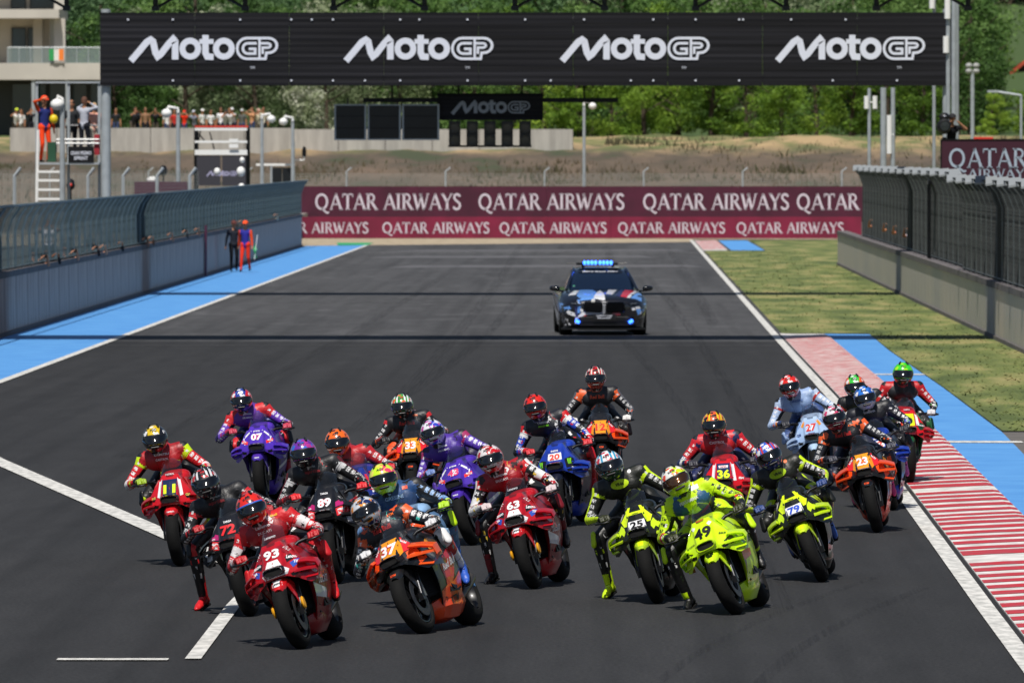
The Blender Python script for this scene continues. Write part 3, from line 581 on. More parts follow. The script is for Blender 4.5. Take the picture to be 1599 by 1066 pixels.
# farmhouse roof on the hill at right
def farmhouse():
    Y = 700; x0 = onx(1558,Y); x1 = onx(1640,Y); zr = onz(97,Y); ze = onz(118,Y); t = thing('farmhouse', 'distant farmhouse with red tiled roof and pinkish gable among trees', 'house', (0,Y,0)); zb = gz(Y)-1
    MB().b2((x0+.8,0,zb),(x1,6,ze)).build('wall', mat('pink_render', '#c9a39b', .9, var=.15, vs=1), t)
    MB().add([(x0+.8,.0,ze),(x0+4.2,.0,ze),(x0+2.2,0,zr-.1),(x0+.8,.3,ze),(x0+4.2,.3,ze),(x0+2.2,.3,zr-.1)],[(0,1,2),(5,4,3),(0,3,4,1),(1,4,5,2),(2,5,3,0)]).build('gable', mat('brown_boards', '#4b3a35', .9), t)
    M_rt = mat('red_roof_tile', '#b5482e', .85, c2='#8a3a28', vs=2, bump=.5, bs=6)
    MB().add([(x0+1.9,-.4,zr),(x1,-.4,zr),(x1,-.6,ze-.3),(x0+4.0,-.6,ze-.3),(x0+1.9,3,zr),(x1,3,zr),(x1,6.6,ze-.3),(x0,6.6,ze-.3)],[(0,3,2,1),(0,1,5,4),(4,5,6,7)]).build('roof', M_rt, t)
    MB().add([(x0,-.5,ze-.5),(x0+.3,-.5,ze-.5),(x0+2.3,-.5,zr),(x0+2.0,-.5,zr+.1),(x0,.6,ze-.5),(x0+.3,.6,ze-.5),(x0+2.3,.6,zr),(x0+2.0,.6,zr+.1)],[(0,1,2,3),(7,6,5,4),(0,4,5,1),(1,5,6,2),(2,6,7,3),(3,7,4,0)]).build('barge_board', M_rt, t)
    for k in range(3):
        w_ = MB().b2((x0+1.4+k*1.7,-.05,ze-1.3),(x0+2.1+k*1.7,0,ze-.4)).build('window', WHITE, t); MB().b2((x0+1.5+k*1.7,-.07,ze-1.2),(x0+2.0+k*1.7,-.052,ze-.5)).build('pane', M_win, w_)
    MB().b2((x0+5,2.4,zr-.2),(x0+5.6,3.2,zr+1)).build('chimney', mat('brick_red', '#8a4a38', .9), t)
farmhouse()
# ------------------------------------------------------------------ trees
def leafmat(name, a, b_, c_):
    m = bpy.data.materials.new(name); m.use_nodes = True; n = m.node_tree; b = n.nodes['Principled BSDF']; N = n.nodes.new; L = n.links.new
    tc = N('ShaderNodeTexCoord'); q = N('ShaderNodeTexNoise'); q.inputs['Scale'].default_value = .9; q.inputs['Detail'].default_value = 6; L(tc.outputs['Object'], q.inputs[0])
    oi = N('ShaderNodeObjectInfo'); ad = N('ShaderNodeMath'); ad.operation = 'MULTIPLY_ADD'; ad.inputs[1].default_value = .34; ad.inputs[2].default_value = -.17; L(oi.outputs['Random'], ad.inputs[0])
    a2 = N('ShaderNodeMath'); a2.operation = 'ADD'; L(q.outputs[0], a2.inputs[0]); L(ad.outputs[0], a2.inputs[1])
    cr = N('ShaderNodeValToRGB'); e = cr.color_ramp.elements; e[0].position = .32; e[0].color = C(a); e[1].position = .7; e[1].color = C(c_); x = e.new(.5); x.color = C(b_)
    L(a2.outputs[0], cr.inputs[0]); L(cr.outputs[0], b.inputs['Base Color']); b.inputs['Roughness'].default_value = .6; b.inputs['Specular IOR Level'].default_value = .25
    tr = N('ShaderNodeBsdfTranslucent'); L(cr.outputs[0], tr.inputs[0]); mx = N('ShaderNodeMixShader'); mx.inputs[0].default_value = .25; L(b.outputs[0], mx.inputs[1]); L(tr.outputs[0], mx.inputs[2]); L(mx.outputs[0], n.nodes['Material Output'].inputs[0])
    return m
M_leaf = [leafmat('bright_foliage', '#4c6a22', '#6c8c2c', '#93ae40'), leafmat('dark_foliage', '#3e5a2c', '#527236', '#6d8a48'), leafmat('silver_foliage', '#5c7048', '#7d8c66', '#a3ab8c'), leafmat('blossom_foliage', '#6c7c50', '#9aa382', '#d4d4c4')]
M_leaf += [leafmat('haze_tinted_foliage', '#4e6a46', '#628054', '#7c9868')]  # distance haze is mixed into these leaf colours for the hill trees
M_bark = mat('bark', '#4a3f33', .95, bump=.5, bs=8)
def crown_mesh(seed, n, h, rx, leaf, low=.12):
    r_ = np.random.default_rng(seed); nb = 26; cs = []
    for i in range(nb):
        z = h*(low+.06+(1-low-.14)*r_.random()); f = 1-abs((z/h-.42)/.62)**2.2; a = r_.random()*6.283; rr = rx*max(.15,f)*math.sqrt(r_.random())*.85
        cs.append((rr*math.cos(a), rr*math.sin(a), z, (.22+.2*r_.random())*rx))
    cs = np.array(cs); k = r_.integers(0, nb, n); d = r_.normal(size=(n,3)); d /= np.linalg.norm(d, axis=1)[:,None]; rad = cs[k,3]*(.55+.5*r_.random(n)); P = cs[k,:3]+d*rad[:,None]*np.array([1,1,.8])
    nrm = d+r_.normal(size=(n,3))*.6; nrm /= np.linalg.norm(nrm, axis=1)[:,None]; t1 = np.cross(nrm, r_.normal(size=(n,3))); t1 /= np.linalg.norm(t1, axis=1)[:,None]; t2 = np.cross(nrm, t1)
    s = (leaf*(.6+.8*r_.random(n)))[:,None]; v = np.zeros((n,4,3)); v[:,0] = P-t1*s; v[:,1] = P-t2*s*.5; v[:,2] = P+t1*s; v[:,3] = P+t2*s*.5
    me = bpy.data.meshes.new('crown'); me.from_pydata(v.reshape(-1,3).tolist(), [], np.arange(n*4).reshape(-1,4).tolist()); return me
def trunk_mesh(seed, h):
    r_ = random.Random(seed); q = MB(); q.tube([(0,0,-.6),(0,0,h*.25),(r_.uniform(-.2,.2),r_.uniform(-.2,.2),h*.55),(r_.uniform(-.4,.4),0,h*.85)], [h*.028,h*.022,h*.014,h*.004], 7)
    for i in range(6):
        a = r_.random()*6.28; z = h*(.2+.09*i); q.tube([(0,0,z),(math.cos(a)*h*.14,math.sin(a)*h*.14,z+h*.1),(math.cos(a)*h*.26,math.sin(a)*h*.26,z+h*.17)], [h*.01,h*.006,h*.002], 5)
    return q.mesh('trunk')
CR = [crown_mesh(i, 7500, 9, (3.0,3.6,2.6,3.4)[i], .11, (.02,.04,.1,.02)[i]) for i in range(4)]; TR = [trunk_mesh(i, 9) for i in range(4)]
M_tl = {0:'bright green', 1:'dark green', 2:'silvery', 3:'blossom-dusted', 4:'haze-dulled green'}
def tree(px, Y, hh, k, v, label, group, wide=1.0):
    X = onx(px,Y); z = gz(Y)-.3; t = thing('bushy_tree', label, 'tree', (X,Y,z), group, random.random()*6.28); s = hh/9; t.scale = (s*wide, s*wide, s)
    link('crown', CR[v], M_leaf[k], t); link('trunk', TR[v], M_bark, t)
    return t
pos = [(90,531),(180,528),(235,534),(290,529),(345,533),(400,530),(455,534),(510,529),(565,533),(625,530),(680,533),(740,529),(800,532),(850,528),(905,526),(955,530),(1005,525),(1060,529),(1110,526),(1165,530),(1220,526),(1275,529),(1330,526),(1385,529),(1440,526),(1495,529),(1550,526),(1610,529)]
for i, (px, Y) in enumerate(pos):
    k = 1 if px < 330 else (2 if px < 430 else (3 if px < 640 and i % 2 else (2 if px < 640 else (0 if px > 840 else 1)))); hh = random.uniform(5.2,6.4) if px < 850 else random.uniform(4.6,5.6)
    if px > 1470: k = random.choice((0,1)); hh = 6.2
    if px > 1530: hh = 2.7
    tree(px, Y, hh*1.1, k, i % 4, '%s bushy tree, number %s from the left in the front row' % (M_tl[k], ['one','two','three','four','five','six','seven','eight','nine','ten','eleven','twelve','thirteen','fourteen','fifteen','sixteen','seventeen','eighteen','nineteen','twenty','twenty-one','twenty-two','twenty-three','twenty-four','twenty-five','twenty-six','twenty-seven','twenty-eight'][i]), 'bushy trees in the front row', 1.15)
for i in range(26):
    px = 150+i*60+random.uniform(-15,15)
    if px > 1520: continue
    k = random.choice((1,1,2,3) if px < 650 else (0,0,1)); Y = 548+random.uniform(0,14)
    tree(px, Y, random.uniform(8,9.6), k, random.randrange(4), '%s tree showing above the front row of bushes' % M_tl[k], 'trees in the second row', 1.1)
rows = [(610,11,22,9),(660,12,21,9),(720,13,19,9),(790,13,17,9),(860,13,16,10),(930,13,15,11),(1010,13,14,11),(1100,14,13,12),(1200,15,12,13)]
for (Y, hh, n, s) in rows:
    for i in range(n):
        px = 60+1600*(i+random.uniform(.1,.9))/n; 
        if Y < 705 and px > 1500: hh2 = 6.5 if Y < 640 else 5
        elif Y < 705 and px > 1300: hh2 = hh*.85
        else: hh2 = hh
        if 1525 < px and Y < 740: continue
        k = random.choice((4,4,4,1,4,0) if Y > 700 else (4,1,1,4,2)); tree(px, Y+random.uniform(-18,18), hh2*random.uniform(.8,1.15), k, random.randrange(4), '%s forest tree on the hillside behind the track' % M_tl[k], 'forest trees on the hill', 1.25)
tree(1520, 560, 7, 0, 1, 'bright green tree standing behind the lamp pole at right', None, 1.2); tree(1590, 600, 3.4, 0, 2, 'bright green tree just below the farmhouse', None, 1.2); tree(1500,640,11,1,0,'dark green tree left of the farmhouse',None,1.2)
for (px, Y, hh) in ((1548,800,10),(1572,830,11),(1596,790,9),(1560,880,12),(1590,900,12),(1618,850,12),(1578,960,13),(1610,980,13),(1545,940,12)): tree(px, Y, hh, 4, random.randrange(4), 'haze-dulled green tree on the slope above the farmhouse roof', 'trees above the farmhouse', 1.25)
# ------------------------------------------------------------------ poles, towers, platforms
def cam_head(q, x, y, z, s=1): q.tube([(x,y,z),(x,y,z+.15),(x-.35*s,y,z+.22),(x-.4*s,y,z+.1)], .06, 6).ball((x-.42*s,y,z-.02), (.2,.2,.17), 10, 6)
def cctv_pole(px, ytop, ybot, Y, s, label):
    X = onx(px,Y); zt = onz(ytop,Y); t = thing('camera_pole', label, 'pole', (X,Y,0)); MB().tube([(0,0,max(0,onz(ybot,Y)) if ybot < 290 and Y < 300 else 0),(0,0,zt)], [.09,.07], 8).build('pole', GREYP, t, 40)
    q = MB(); cam_head(q, 0, -.05, zt-.1, s); q.build('camera_head', WHITE, t, 40); return t
cctv_pole(97, 157, 310, 262, .35, 'grey pole with white dome camera beside the orange marshal')
cctv_pole(278, 172, 300, 330, 1, 'grey pole with double white camera left of the red-topped scaffold')
cctv_pole(409, 182, 290, 402, -1, 'pale pole with white camera right of the red-topped scaffold')
cctv_pole(457, 186, 290, 404, 1, 'pale pole with white camera at the end of the pit wall fence')
cctv_pole(912, 162, 290, 448, -1, 'pale pole with small camera rising behind the maroon hoarding')
def mast(px, ytop, Y, label, wd=.07, white=()):
    X = onx(px,Y); t = thing('antenna_mast', label, 'mast', (X,Y,0)); MB().tube([(0,0,0),(0,0,onz(ytop,Y))], wd, 8).build('pole', GREYP, t, 40)
    for (dx, ya, yb) in white: MB().tube([(dx,-.08,onz(yb,Y)),(dx,-.08,onz(ya,Y))], .085, 8).b2((min(0,dx)-.02,-.07,onz((ya+yb)/2,Y)-.02),(max(0,dx)+.02,-.02,onz((ya+yb)/2,Y)+.02)).build('antenna', WHITE, t, 40)
    return t
mast(1357, 138, 320, 'thin mast with two short white aerials over the right-hand fence', .06, ((-.1,150,170),(.2,150,170)))
mast(1379, 137, 306, 'plain grey mast in the middle of the right-hand group', .1)
mast(1394, 137, 290, 'slim grey mast right of the plain one', .07, ((-.12,180,240),))
mast(1458, -5, 262, 'tall thin mast with a white aerial crossing the banner end', .05, ((-.06,0,14),))
mast(1480, -30, 248, 'tall mast with stacked white aerials beside the banner end', .06, ((-.06,57,83),(-.02,-12,30)))
mast(1489, -30, 250, 'rightmost tall grey mast beside the banner end', .07)
def lamp_pole():
    Y = 420; X = onx(1518,Y); t = thing('floodlight_pole', 'slim floodlight pole with four round lamps against the green hill', 'lamp', (X,Y,0)); MB().tube([(0,0,0),(0,0,onz(112,Y))], .09, 8).build('pole', GREYP, t)
    for dx in (-.17,.17):
        for py in (103, 111.5): MB().ball((dx,-.05,onz(py,Y)), (.17,.16,.13), 10, 6).build('lamp_head', mat('lamp_grey', '#9fa09c', .5), t, 40)
    Y = 400; X = onx(1594,Y); t = thing('street_lamp', 'street lamp with a long sloping arm at the right edge', 'lamp', (X,Y,0)); MB().tube([(0,0,0),(0,0,onz(150,Y)),(-.02,0,onz(150,Y)+.02),(onx(1552,Y)-X,0,onz(143,Y))], .06, 8).build('pole', GREYP, t); MB().box((onx(1550,Y)-X,0,onz(143,Y)),(.5,.25,.1)).build('lamp_head', GREYP, t)
lamp_pole()
def tower():
    Y = 268; t = thing('marshal_tower', 'steel marshal platform with white ladder and railings left of the banner post', 'platform', (0,Y,0)); X = lambda p: onx(p,Y); Z = lambda p: onz(p,Y)
    lad = MB().tube([(X(58),-.3,Z(315)),(X(60),-.2,Z(203))], .045, 6).tube([(X(97),-.3,Z(315)),(X(97),-.2,Z(255))], .045, 6); lad.build('ladder_rail', WHITE, t)
    for py in (256.5+12, 282, 296.5, 311): MB().b2((X(60),-.32,Z(py)-.03),(X(97),-.2,Z(py)+.04)).build('rung', WHITE, t)
    MB().b2((X(58),-.2,Z(257)),(X(155),1.6,Z(254))).build('deck', GREYP, t)
    for px in (54, 104, 152): MB().b2((X(px)-.04,.9,0),(X(px)+.04,1.0,Z(128))).build('upright', GREYP, t)
    MB().b2((X(52),.85,Z(130)),(X(156),1.0,Z(127))).build('top_beam', GREYP, t)
    for py in (218, 224): MB().tube([(X(88),-.15,Z(py)),(X(155),-.15,Z(py))], .03, 6).build('railing', WHITE, t)
    for py in (196,): MB().tube([(X(106),.95,Z(py)),(X(155),.95,Z(py))], .03, 6).build('railing', DARKM, t)
    s = MB().b2((X(107),-.22,Z(254)),(X(147),-.18,Z(229))).build('sign_panel', BLACKP, t)
    flat_text('panel_lettering', 'GRAN PREMIO', M_logo, s, ((X(127)),-.225,Z(239)), (1,0,0), (0,0,1), .11, .02, .62); flat_text('panel_lettering', 'SPRINT', M_logo, s, (X(127),-.225,Z(247)), (1,0,0), (0,0,1), .11, .02, .42)
    b = MB().ball((X(83),.2,Z(186)), (.13,.1,.14), 10, 6).build('yellow_lamp', mat('yellow_plastic', '#e2c51e', .4), t, 40)
    MB().b2((X(73),.15,Z(253)),(X(86),.6,Z(222))).build('green_cover', mat('green_tarp', '#1f4a33', .8), t)
    MB().b2((X(147),-.1,Z(242)),(X(155),.4,Z(210))).build('red_case', mat('deep_red', '#9c2430', .6), t)
tower()
def scaffold():
    Y = 352; t = thing('photo_scaffold', 'scaffold tower with red top edge, white rails and black banner above the pit wall', 'scaffold', (0,Y,0)); X = lambda p: onx(p,Y); Z = lambda p: onz(p,Y)
    for px in (305, 386): 
        for dy in (0, 1.5): MB().tube([(X(px),dy,0),(X(px),dy,Z(200))], .06, 6).build('upright', DARKM, t)
    MB().b2((X(304),-.05,Z(199)),(X(388),.02,Z(196.5))).build('red_edge', mat('signal_red', '#d83a2c', .5), t)
    for py, h_ in ((202,.05),(221.5,.045),(238,.1)): MB().b2((X(304),-.06,Z(py)-h_),(X(386),0,Z(py)+h_)).build('white_rail', WHITE, t)
    for a, b in ((305,345),(346,386)): MB().b2((X(a)+.02,-.03,Z(290)),(X(b)-.02,.03,Z(243))).build('banner_panel', mat('charcoal_banner', '#35343b', .7), t)
    q = MB(); k = 50/760*Y/F; gp_logo(q, lambda p: Vector((X(347)+p[0]*k, -.035, Z(271)+p[1]*k))); q.build('printed_wordmark', mat('lilac_print', '#a9a6c4', .7), t, fix=False)
    for (a, b, c_, d) in ((312,204,304,240),(326,206,334,236),(308,208,320,222)): MB().tube([(X(a),.7,Z(b)),(X(c_),.7,Z(d))], .03, 6).build('brace', DARKM, t)
    for (px, py, r_) in ((365,220,.2),(365,228,.16)): MB().box((X(px),-.12,Z(py)),(.36,.1,.15)).build('white_box', WHITE, t)
scaffold()
for (px, py, r_, Y, lb) in ((378,250,.1,350,'uppermost'),(376,268,.17,350,'largest'),(377,292,.13,350,'lowest'),(339,268,.13,350,'left-hand')):
    q = MB(); q.ball((0,0,0), (r_,r_*.9,r_*1.15), 10, 7).tube([(0,.1,-.05),(0,.35,-.05)], .05, 6); o = q.build('dome_camera', WHITE, None, 50, at(px,py,Y)); tag(o, lb+' of the white dome devices fixed to the black-bannered scaffold', 'camera', 'dome devices on the scaffold')
def screens():
    Y = 405; t = thing('pit_board_box', 'black double screen box under a white rail at the far end of the pit wall', 'screen', (0,Y,0)); X = lambda p: onx(p,Y); Z = lambda p: onz(p,Y)
    for a, b in ((425,440),(441,457)): MB().b2((X(a),0,Z(299)),(X(b),.3,Z(262))).build('screen', mat('screen_black', '#15181b', .4), t)
    MB().b2((X(400),-.05,Z(259)),(X(460),.05,Z(255.5))).build('white_rail', WHITE, t); MB().b2((X(422),-.03,Z(300)),(X(425),.33,Z(259))).build('frame', GREYP, t); MB().b2((X(457),-.03,Z(372)),(X(460),.33,Z(220))).build('upright', GREYP, t)
    t2 = thing('small_sign', 'small dark oval sign on a bracket near the end of the pit wall', 'sign', at(475,238,Y)); MB().lathe([(0,-.02),(.2,-.02),(.2,.02),(0,.02)], (0,0,0), 'Y', 16).build('disc', DARKM, t2); bpy.data.objects[t2.children[0].name].scale = (.5,1,1.4); MB().tube([(-.5,0,-.35),(0,0,-.35),(0,0,-.2)], .03, 6).build('bracket', WHITE, t2)
screens()
# pit-lane fence posts behind the wall
t = thing('pit_lane_fence', 'grey wire fence with cranked post tops standing behind the pit wall', 'fence', (0,300,0)); Y = 300
for px in (22, 137, 192, 245, 296): MB().tube([(onx(px,Y),0,0),(onx(px,Y),0,onz(275,Y)),(onx(px+10,Y),0,onz(262,Y))], .06, 6).build('post', GREYP, t)
q = MB()
for k in range(150): X = onx(-10,Y)+k*.05; q.add([(X-.005,0,0),(X+.005,0,0),(X+.005,0,onz(266,Y)),(X-.005,0,onz(266,Y))],[(0,1,2,3)])
x_, y_ = onx(-10,Y), onx(310,Y)
q.v = [v if v[0] < y_ else (y_, v[1], v[2]) for v in q.v]
for k in range(30): z = .2+k*.11; q.add([(x_,.01,z-.004),(y_,.01,z-.004),(y_,.01,z+.004),(x_,.01,z+.004)],[(0,1,2,3)])
o = q.build('wire_mesh', mat('grey_wire', '#6f7674', .6), t, fix=False); o['kind'] = 'stuff'
# maroon marker post on the pit wall
o = MB().b2((-13.36,0,.0),(-13.3,.5,1.7)).build('marker_post', mat('maroon_paint', '#4f1838', .5), None, None, (0,F*H/(425-HY) if 0 else 299,0)); tag(o, 'narrow maroon marker fixed to the pit wall left of the two walking men', 'marker')
# ------------------------------------------------------------------ people
def seg_cap(a, ra, b, rb, flat=None, n=14):
    """tapered capsule as (verts, faces); flat = (axis vector, factor) squashes it across that axis"""
    a = np.array(a, float); b = np.array(b, float); d = b-a; L_ = np.linalg.norm(d); d = d/(L_ or 1)
    up = np.array((0,0,1.)) if abs(d[2]) < .9 else np.array((0,1.,0)); u = np.cross(d, up); u /= np.linalg.norm(u); v = np.cross(d, u); rings = []
    for k in range(4): t = -math.pi/2+math.pi/2*(k+.6)/4; rings.append((a+d*ra*math.sin(t), ra*math.cos(t)))
    for s in np.linspace(0, 1, 4): rings.append((a+(b-a)*s, ra+(rb-ra)*s))
    for k in range(4): t = math.pi/2*(k+.4)/4; rings.append((b+d*rb*math.sin(t), rb*math.cos(t)))
    V = []
    for c, r in rings:
        for i in range(n):
            th = 2*math.pi*i/n; o = (u*math.cos(th)+v*math.sin(th))*r
            if flat: ax = np.array(flat[0], float); ax /= np.linalg.norm(ax); o = o-ax*np.dot(o, ax)*(1-flat[1])
            V.append(c+o)
    m = len(rings); Fc = [(i*n+k, i*n+(k+1) % n, (i+1)*n+(k+1) % n, (i+1)*n+k) for i in range(m-1) for k in range(n)]
    Fc += [tuple(range(n-1,-1,-1)), tuple((m-1)*n+k for k in range(n))]
    return V, Fc
def fuse(name, bones, voxel=.016, smooth=4, zones=True):
    """join overlapping capsules into one continuous skin; bones: (p0, r0, p1, r1, flat, zone, t0, t1)"""
    q = MB()
    for bn in bones: q.add(*seg_cap(bn[0], bn[1], bn[2], bn[3], bn[4] if len(bn) > 4 else None))
    me = q.mesh('x'); o = bpy.data.objects.new('x', me); col.objects.link(o)
    md = o.modifiers.new('r', 'REMESH'); md.mode = 'VOXEL'; md.voxel_size = voxel; md.use_smooth_shade = True
    if smooth: sm = o.modifiers.new('s', 'SMOOTH'); sm.factor = .6; sm.iterations = smooth
    dg = bpy.context.evaluated_depsgraph_get(); out = bpy.data.meshes.new_from_object(o.evaluated_get(dg)); out.name = name
    bpy.data.objects.remove(o); bpy.data.meshes.remove(me); out.materials.clear()
    nv = len(out.vertices); co = np.empty(nv*3); out.vertices.foreach_get('co', co); co = co.reshape(-1,3)
    if zones:
        D = np.full((len(bones), nv), 1e9); Tt = np.zeros((len(bones), nv))
        for i, bn in enumerate(bones):
            a = np.array(bn[0], float); b = np.array(bn[2], float); d = b-a; L2 = max(1e-9, d@d); t = np.clip(((co-a)@d)/L2, 0, 1)
            D[i] = np.linalg.norm(co-(a+t[:,None]*d), axis=1)-(bn[1]+(bn[3]-bn[1])*t); Tt[i] = bn[6]+(bn[7]-bn[6])*t
        zone = np.array([bn[5] for bn in bones]); best = D.argmin(0); vz = zone[best]
        np_ = len(out.polygons); ls = np.empty(len(out.loops), int); out.loops.foreach_get('vertex_index', ls)
        st = np.empty(np_, int); out.polygons.foreach_get('loop_start', st); tot = np.empty(np_, int); out.polygons.foreach_get('loop_total', tot)
        fz = np.repeat(vz[ls[st]], tot); Z = sorted(set(zone)); tz = np.zeros((max(Z)+1, nv))
        for z in Z:
            idx = np.where(zone == z)[0]; bb = D[idx].argmin(0); tz[z] = Tt[idx][bb, np.arange(nv)]
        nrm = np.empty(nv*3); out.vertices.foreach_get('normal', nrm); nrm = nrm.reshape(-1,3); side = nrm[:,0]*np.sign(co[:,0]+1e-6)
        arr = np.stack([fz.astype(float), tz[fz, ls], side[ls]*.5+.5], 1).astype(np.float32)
        at_ = out.attributes.new('tc', 'FLOAT_VECTOR', 'CORNER'); at_.data.foreach_set('vector', arr.ravel())
    out.polygons.foreach_set('use_smooth', [True]*len(out.polygons)); out.update(); return out
def suit_mat(name, torso, arm, leg, stripe=None, logo=None, rough=.47, logo_amt=.5, skin='#b07f62', head='#b07f62', cloth=False):
    """leather or cloth coloured by body region; torso/arm/leg = [(t, colour), ...]; stripe = (arm colour, leg colour)"""
    m = bpy.data.materials.new(name); m.use_nodes = True; n = m.node_tree; b = n.nodes['Principled BSDF']; N = n.nodes.new; L = n.links.new
    a = N('ShaderNodeAttribute'); a.attribute_name = 'tc'; sp = N('ShaderNodeSeparateXYZ'); L(a.outputs['Vector'], sp.inputs[0])
    tcn = N('ShaderNodeTexCoord')
    def ramp(st):
        cr = N('ShaderNodeValToRGB'); cr.color_ramp.interpolation = 'CONSTANT'; e = cr.color_ramp.elements
        while len(e) > 1: e.remove(e[-1])
        e[0].position = 0; e[0].color = C(st[0][1])
        for (t, c) in st[1:]: x = e.new(t); x.color = C(c)
        return cr
    nz = N('ShaderNodeTexNoise'); nz.inputs['Scale'].default_value = 9; L(tcn.outputs['Object'], nz.inputs[0])
    wob = N('ShaderNodeMath'); wob.operation = 'MULTIPLY_ADD'; wob.inputs[1].default_value = .05 if not cloth else .03; wob.inputs[2].default_value = -.025 if not cloth else -.015; L(nz.outputs[0], wob.inputs[0])
    ta = N('ShaderNodeMath'); L(sp.outputs[1], ta.inputs[0]); L(wob.outputs[0], ta.inputs[1])
    def mth(op, x, y):
        q = N('ShaderNodeMath'); q.operation = op
        for i, v in enumerate((x, y)):
            if isinstance(v, (int, float)): q.inputs[i].default_value = v
            else: L(v, q.inputs[i])
        return q.outputs[0]
    def mix(f, x, y):
        q = N('ShaderNodeMix'); q.data_type = 'RGBA'
        L(f, q.inputs[0])
        for i, v in ((6, x), (7, y)):
            if isinstance(v, str): q.inputs[i].default_value = C(v)
            else: L(v, q.inputs[i])
        return q.outputs[2]
    cols = []
    for st in (torso, arm, leg):
        r_ = ramp(st); L(ta.outputs[0], r_.inputs[0]); cols.append(r_.outputs[0])
    if stripe:
        sw = mth('ADD', sp.outputs[2], mth('MULTIPLY', wob.outputs[0], .8))
        if stripe[0]: cols[1] = mix(mth('GREATER_THAN', sw, .80), cols[1], stripe[0])
        if stripe[1]: cols[2] = mix(mth('GREATER_THAN', sw, .86), cols[2], stripe[1])
    if not cloth:
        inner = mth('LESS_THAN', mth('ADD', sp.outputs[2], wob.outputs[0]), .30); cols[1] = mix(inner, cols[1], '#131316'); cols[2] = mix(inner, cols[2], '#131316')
    c = mix(mth('GREATER_THAN', sp.outputs[0], .5), cols[0], cols[1]); c = mix(mth('GREATER_THAN', sp.outputs[0], 1.5), c, cols[2])
    if not cloth:
        sm_ = N('ShaderNodeMath'); sm_.operation = 'FRACT'; L(mth('MULTIPLY', sp.outputs[1], 7.0), sm_.inputs[0]); c = mix(mth('LESS_THAN', sm_.outputs[0], .05), c, '#1b1b1e')
    if logo:
        vo = N('ShaderNodeTexVoronoi'); vo.distance = 'CHEBYCHEV'; mp = N('ShaderNodeMapping'); mp.inputs['Scale'].default_value = (3.1,7.5,3.2); L(a.outputs['Vector'], mp.inputs[0]); L(mp.outputs[0], vo.inputs['Vector']); vo.inputs['Scale'].default_value = 1.6; vo.inputs['Randomness'].default_value = .7
        sc = N('ShaderNodeSeparateColor'); L(vo.outputs['Color'], sc.inputs[0]); n2 = N('ShaderNodeTexNoise'); n2.inputs['Scale'].default_value = 48; L(tcn.outputs['Object'], n2.inputs[0])
        f = mth('MULTIPLY', mth('LESS_THAN', vo.outputs['Distance'], .33), mth('GREATER_THAN', sc.outputs[0], 1-logo_amt*.95)); f = mth('MULTIPLY', f, mth('GREATER_THAN', n2.outputs[0], .44))
        c = mix(f, c, mix(mth('GREATER_THAN', sc.outputs[1], .7), logo[0], logo[1]))
    if logo:
        n5 = N('ShaderNodeTexNoise'); n5.inputs['Scale'].default_value = 75; L(tcn.outputs['Object'], n5.inputs[0]); fr = N('ShaderNodeMath'); fr.operation = 'FRACT'; L(mth('MULTIPLY', sp.outputs[1], 11.0), fr.inputs[0]); fl = mth('MULTIPLY', mth('LESS_THAN', fr.outputs[0], .62), mth('GREATER_THAN', n5.outputs[0], .45))
        bd_ = mth('MULTIPLY', mth('GREATER_THAN', sp.outputs[2], .52), mth('LESS_THAN', sp.outputs[2], .80)); zn = mth('MULTIPLY', mth('GREATER_THAN', sp.outputs[0], .5), mth('LESS_THAN', sp.outputs[0], 1.5)); tt = mth('MULTIPLY', mth('GREATER_THAN', sp.outputs[1], .16), mth('LESS_THAN', sp.outputs[1], .9)); c = mix(mth('MULTIPLY', mth('MULTIPLY', fl, bd_), mth('MULTIPLY', zn, tt)), c, logo[0])
    c = mix(mth('GREATER_THAN', sp.outputs[0], 2.5), c, head)
    c = mix(mth('GREATER_THAN', sp.outputs[0], 3.5), c, skin)
    L(c, b.inputs['Base Color']); b.inputs['Roughness'].default_value = rough if not cloth else .85; b.inputs['Specular IOR Level'].default_value = .5 if not cloth else .2
    nb = N('ShaderNodeTexNoise'); nb.inputs['Scale'].default_value = 11; nb.inputs['Detail'].default_value = 2; nb.inputs['Distortion'].default_value = 1.6; L(tcn.outputs['Object'], nb.inputs[0])
    bp = N('ShaderNodeBump'); bp.inputs['Strength'].default_value = .5; bp.inputs['Distance'].default_value = .014; L(nb.outputs[0], bp.inputs['Height']); L(bp.outputs[0], b.inputs['Normal'])
    return m
def ik(a, c, l1, l2, pole):
    a = Vector(a); c = Vector(c); d = c-a; L_ = min(d.length, (l1+l2)*.995); dn = d.normalized(); c = a+dn*L_ if d.length > (l1+l2)*.995 else c
    k = (l1*l1-l2*l2+L_*L_)/(2*L_); h = math.sqrt(max(0, l1*l1-k*k)); p = Vector(pole); p = (p-dn*p.dot(dn)).normalized(); return a+dn*k+p*h, c
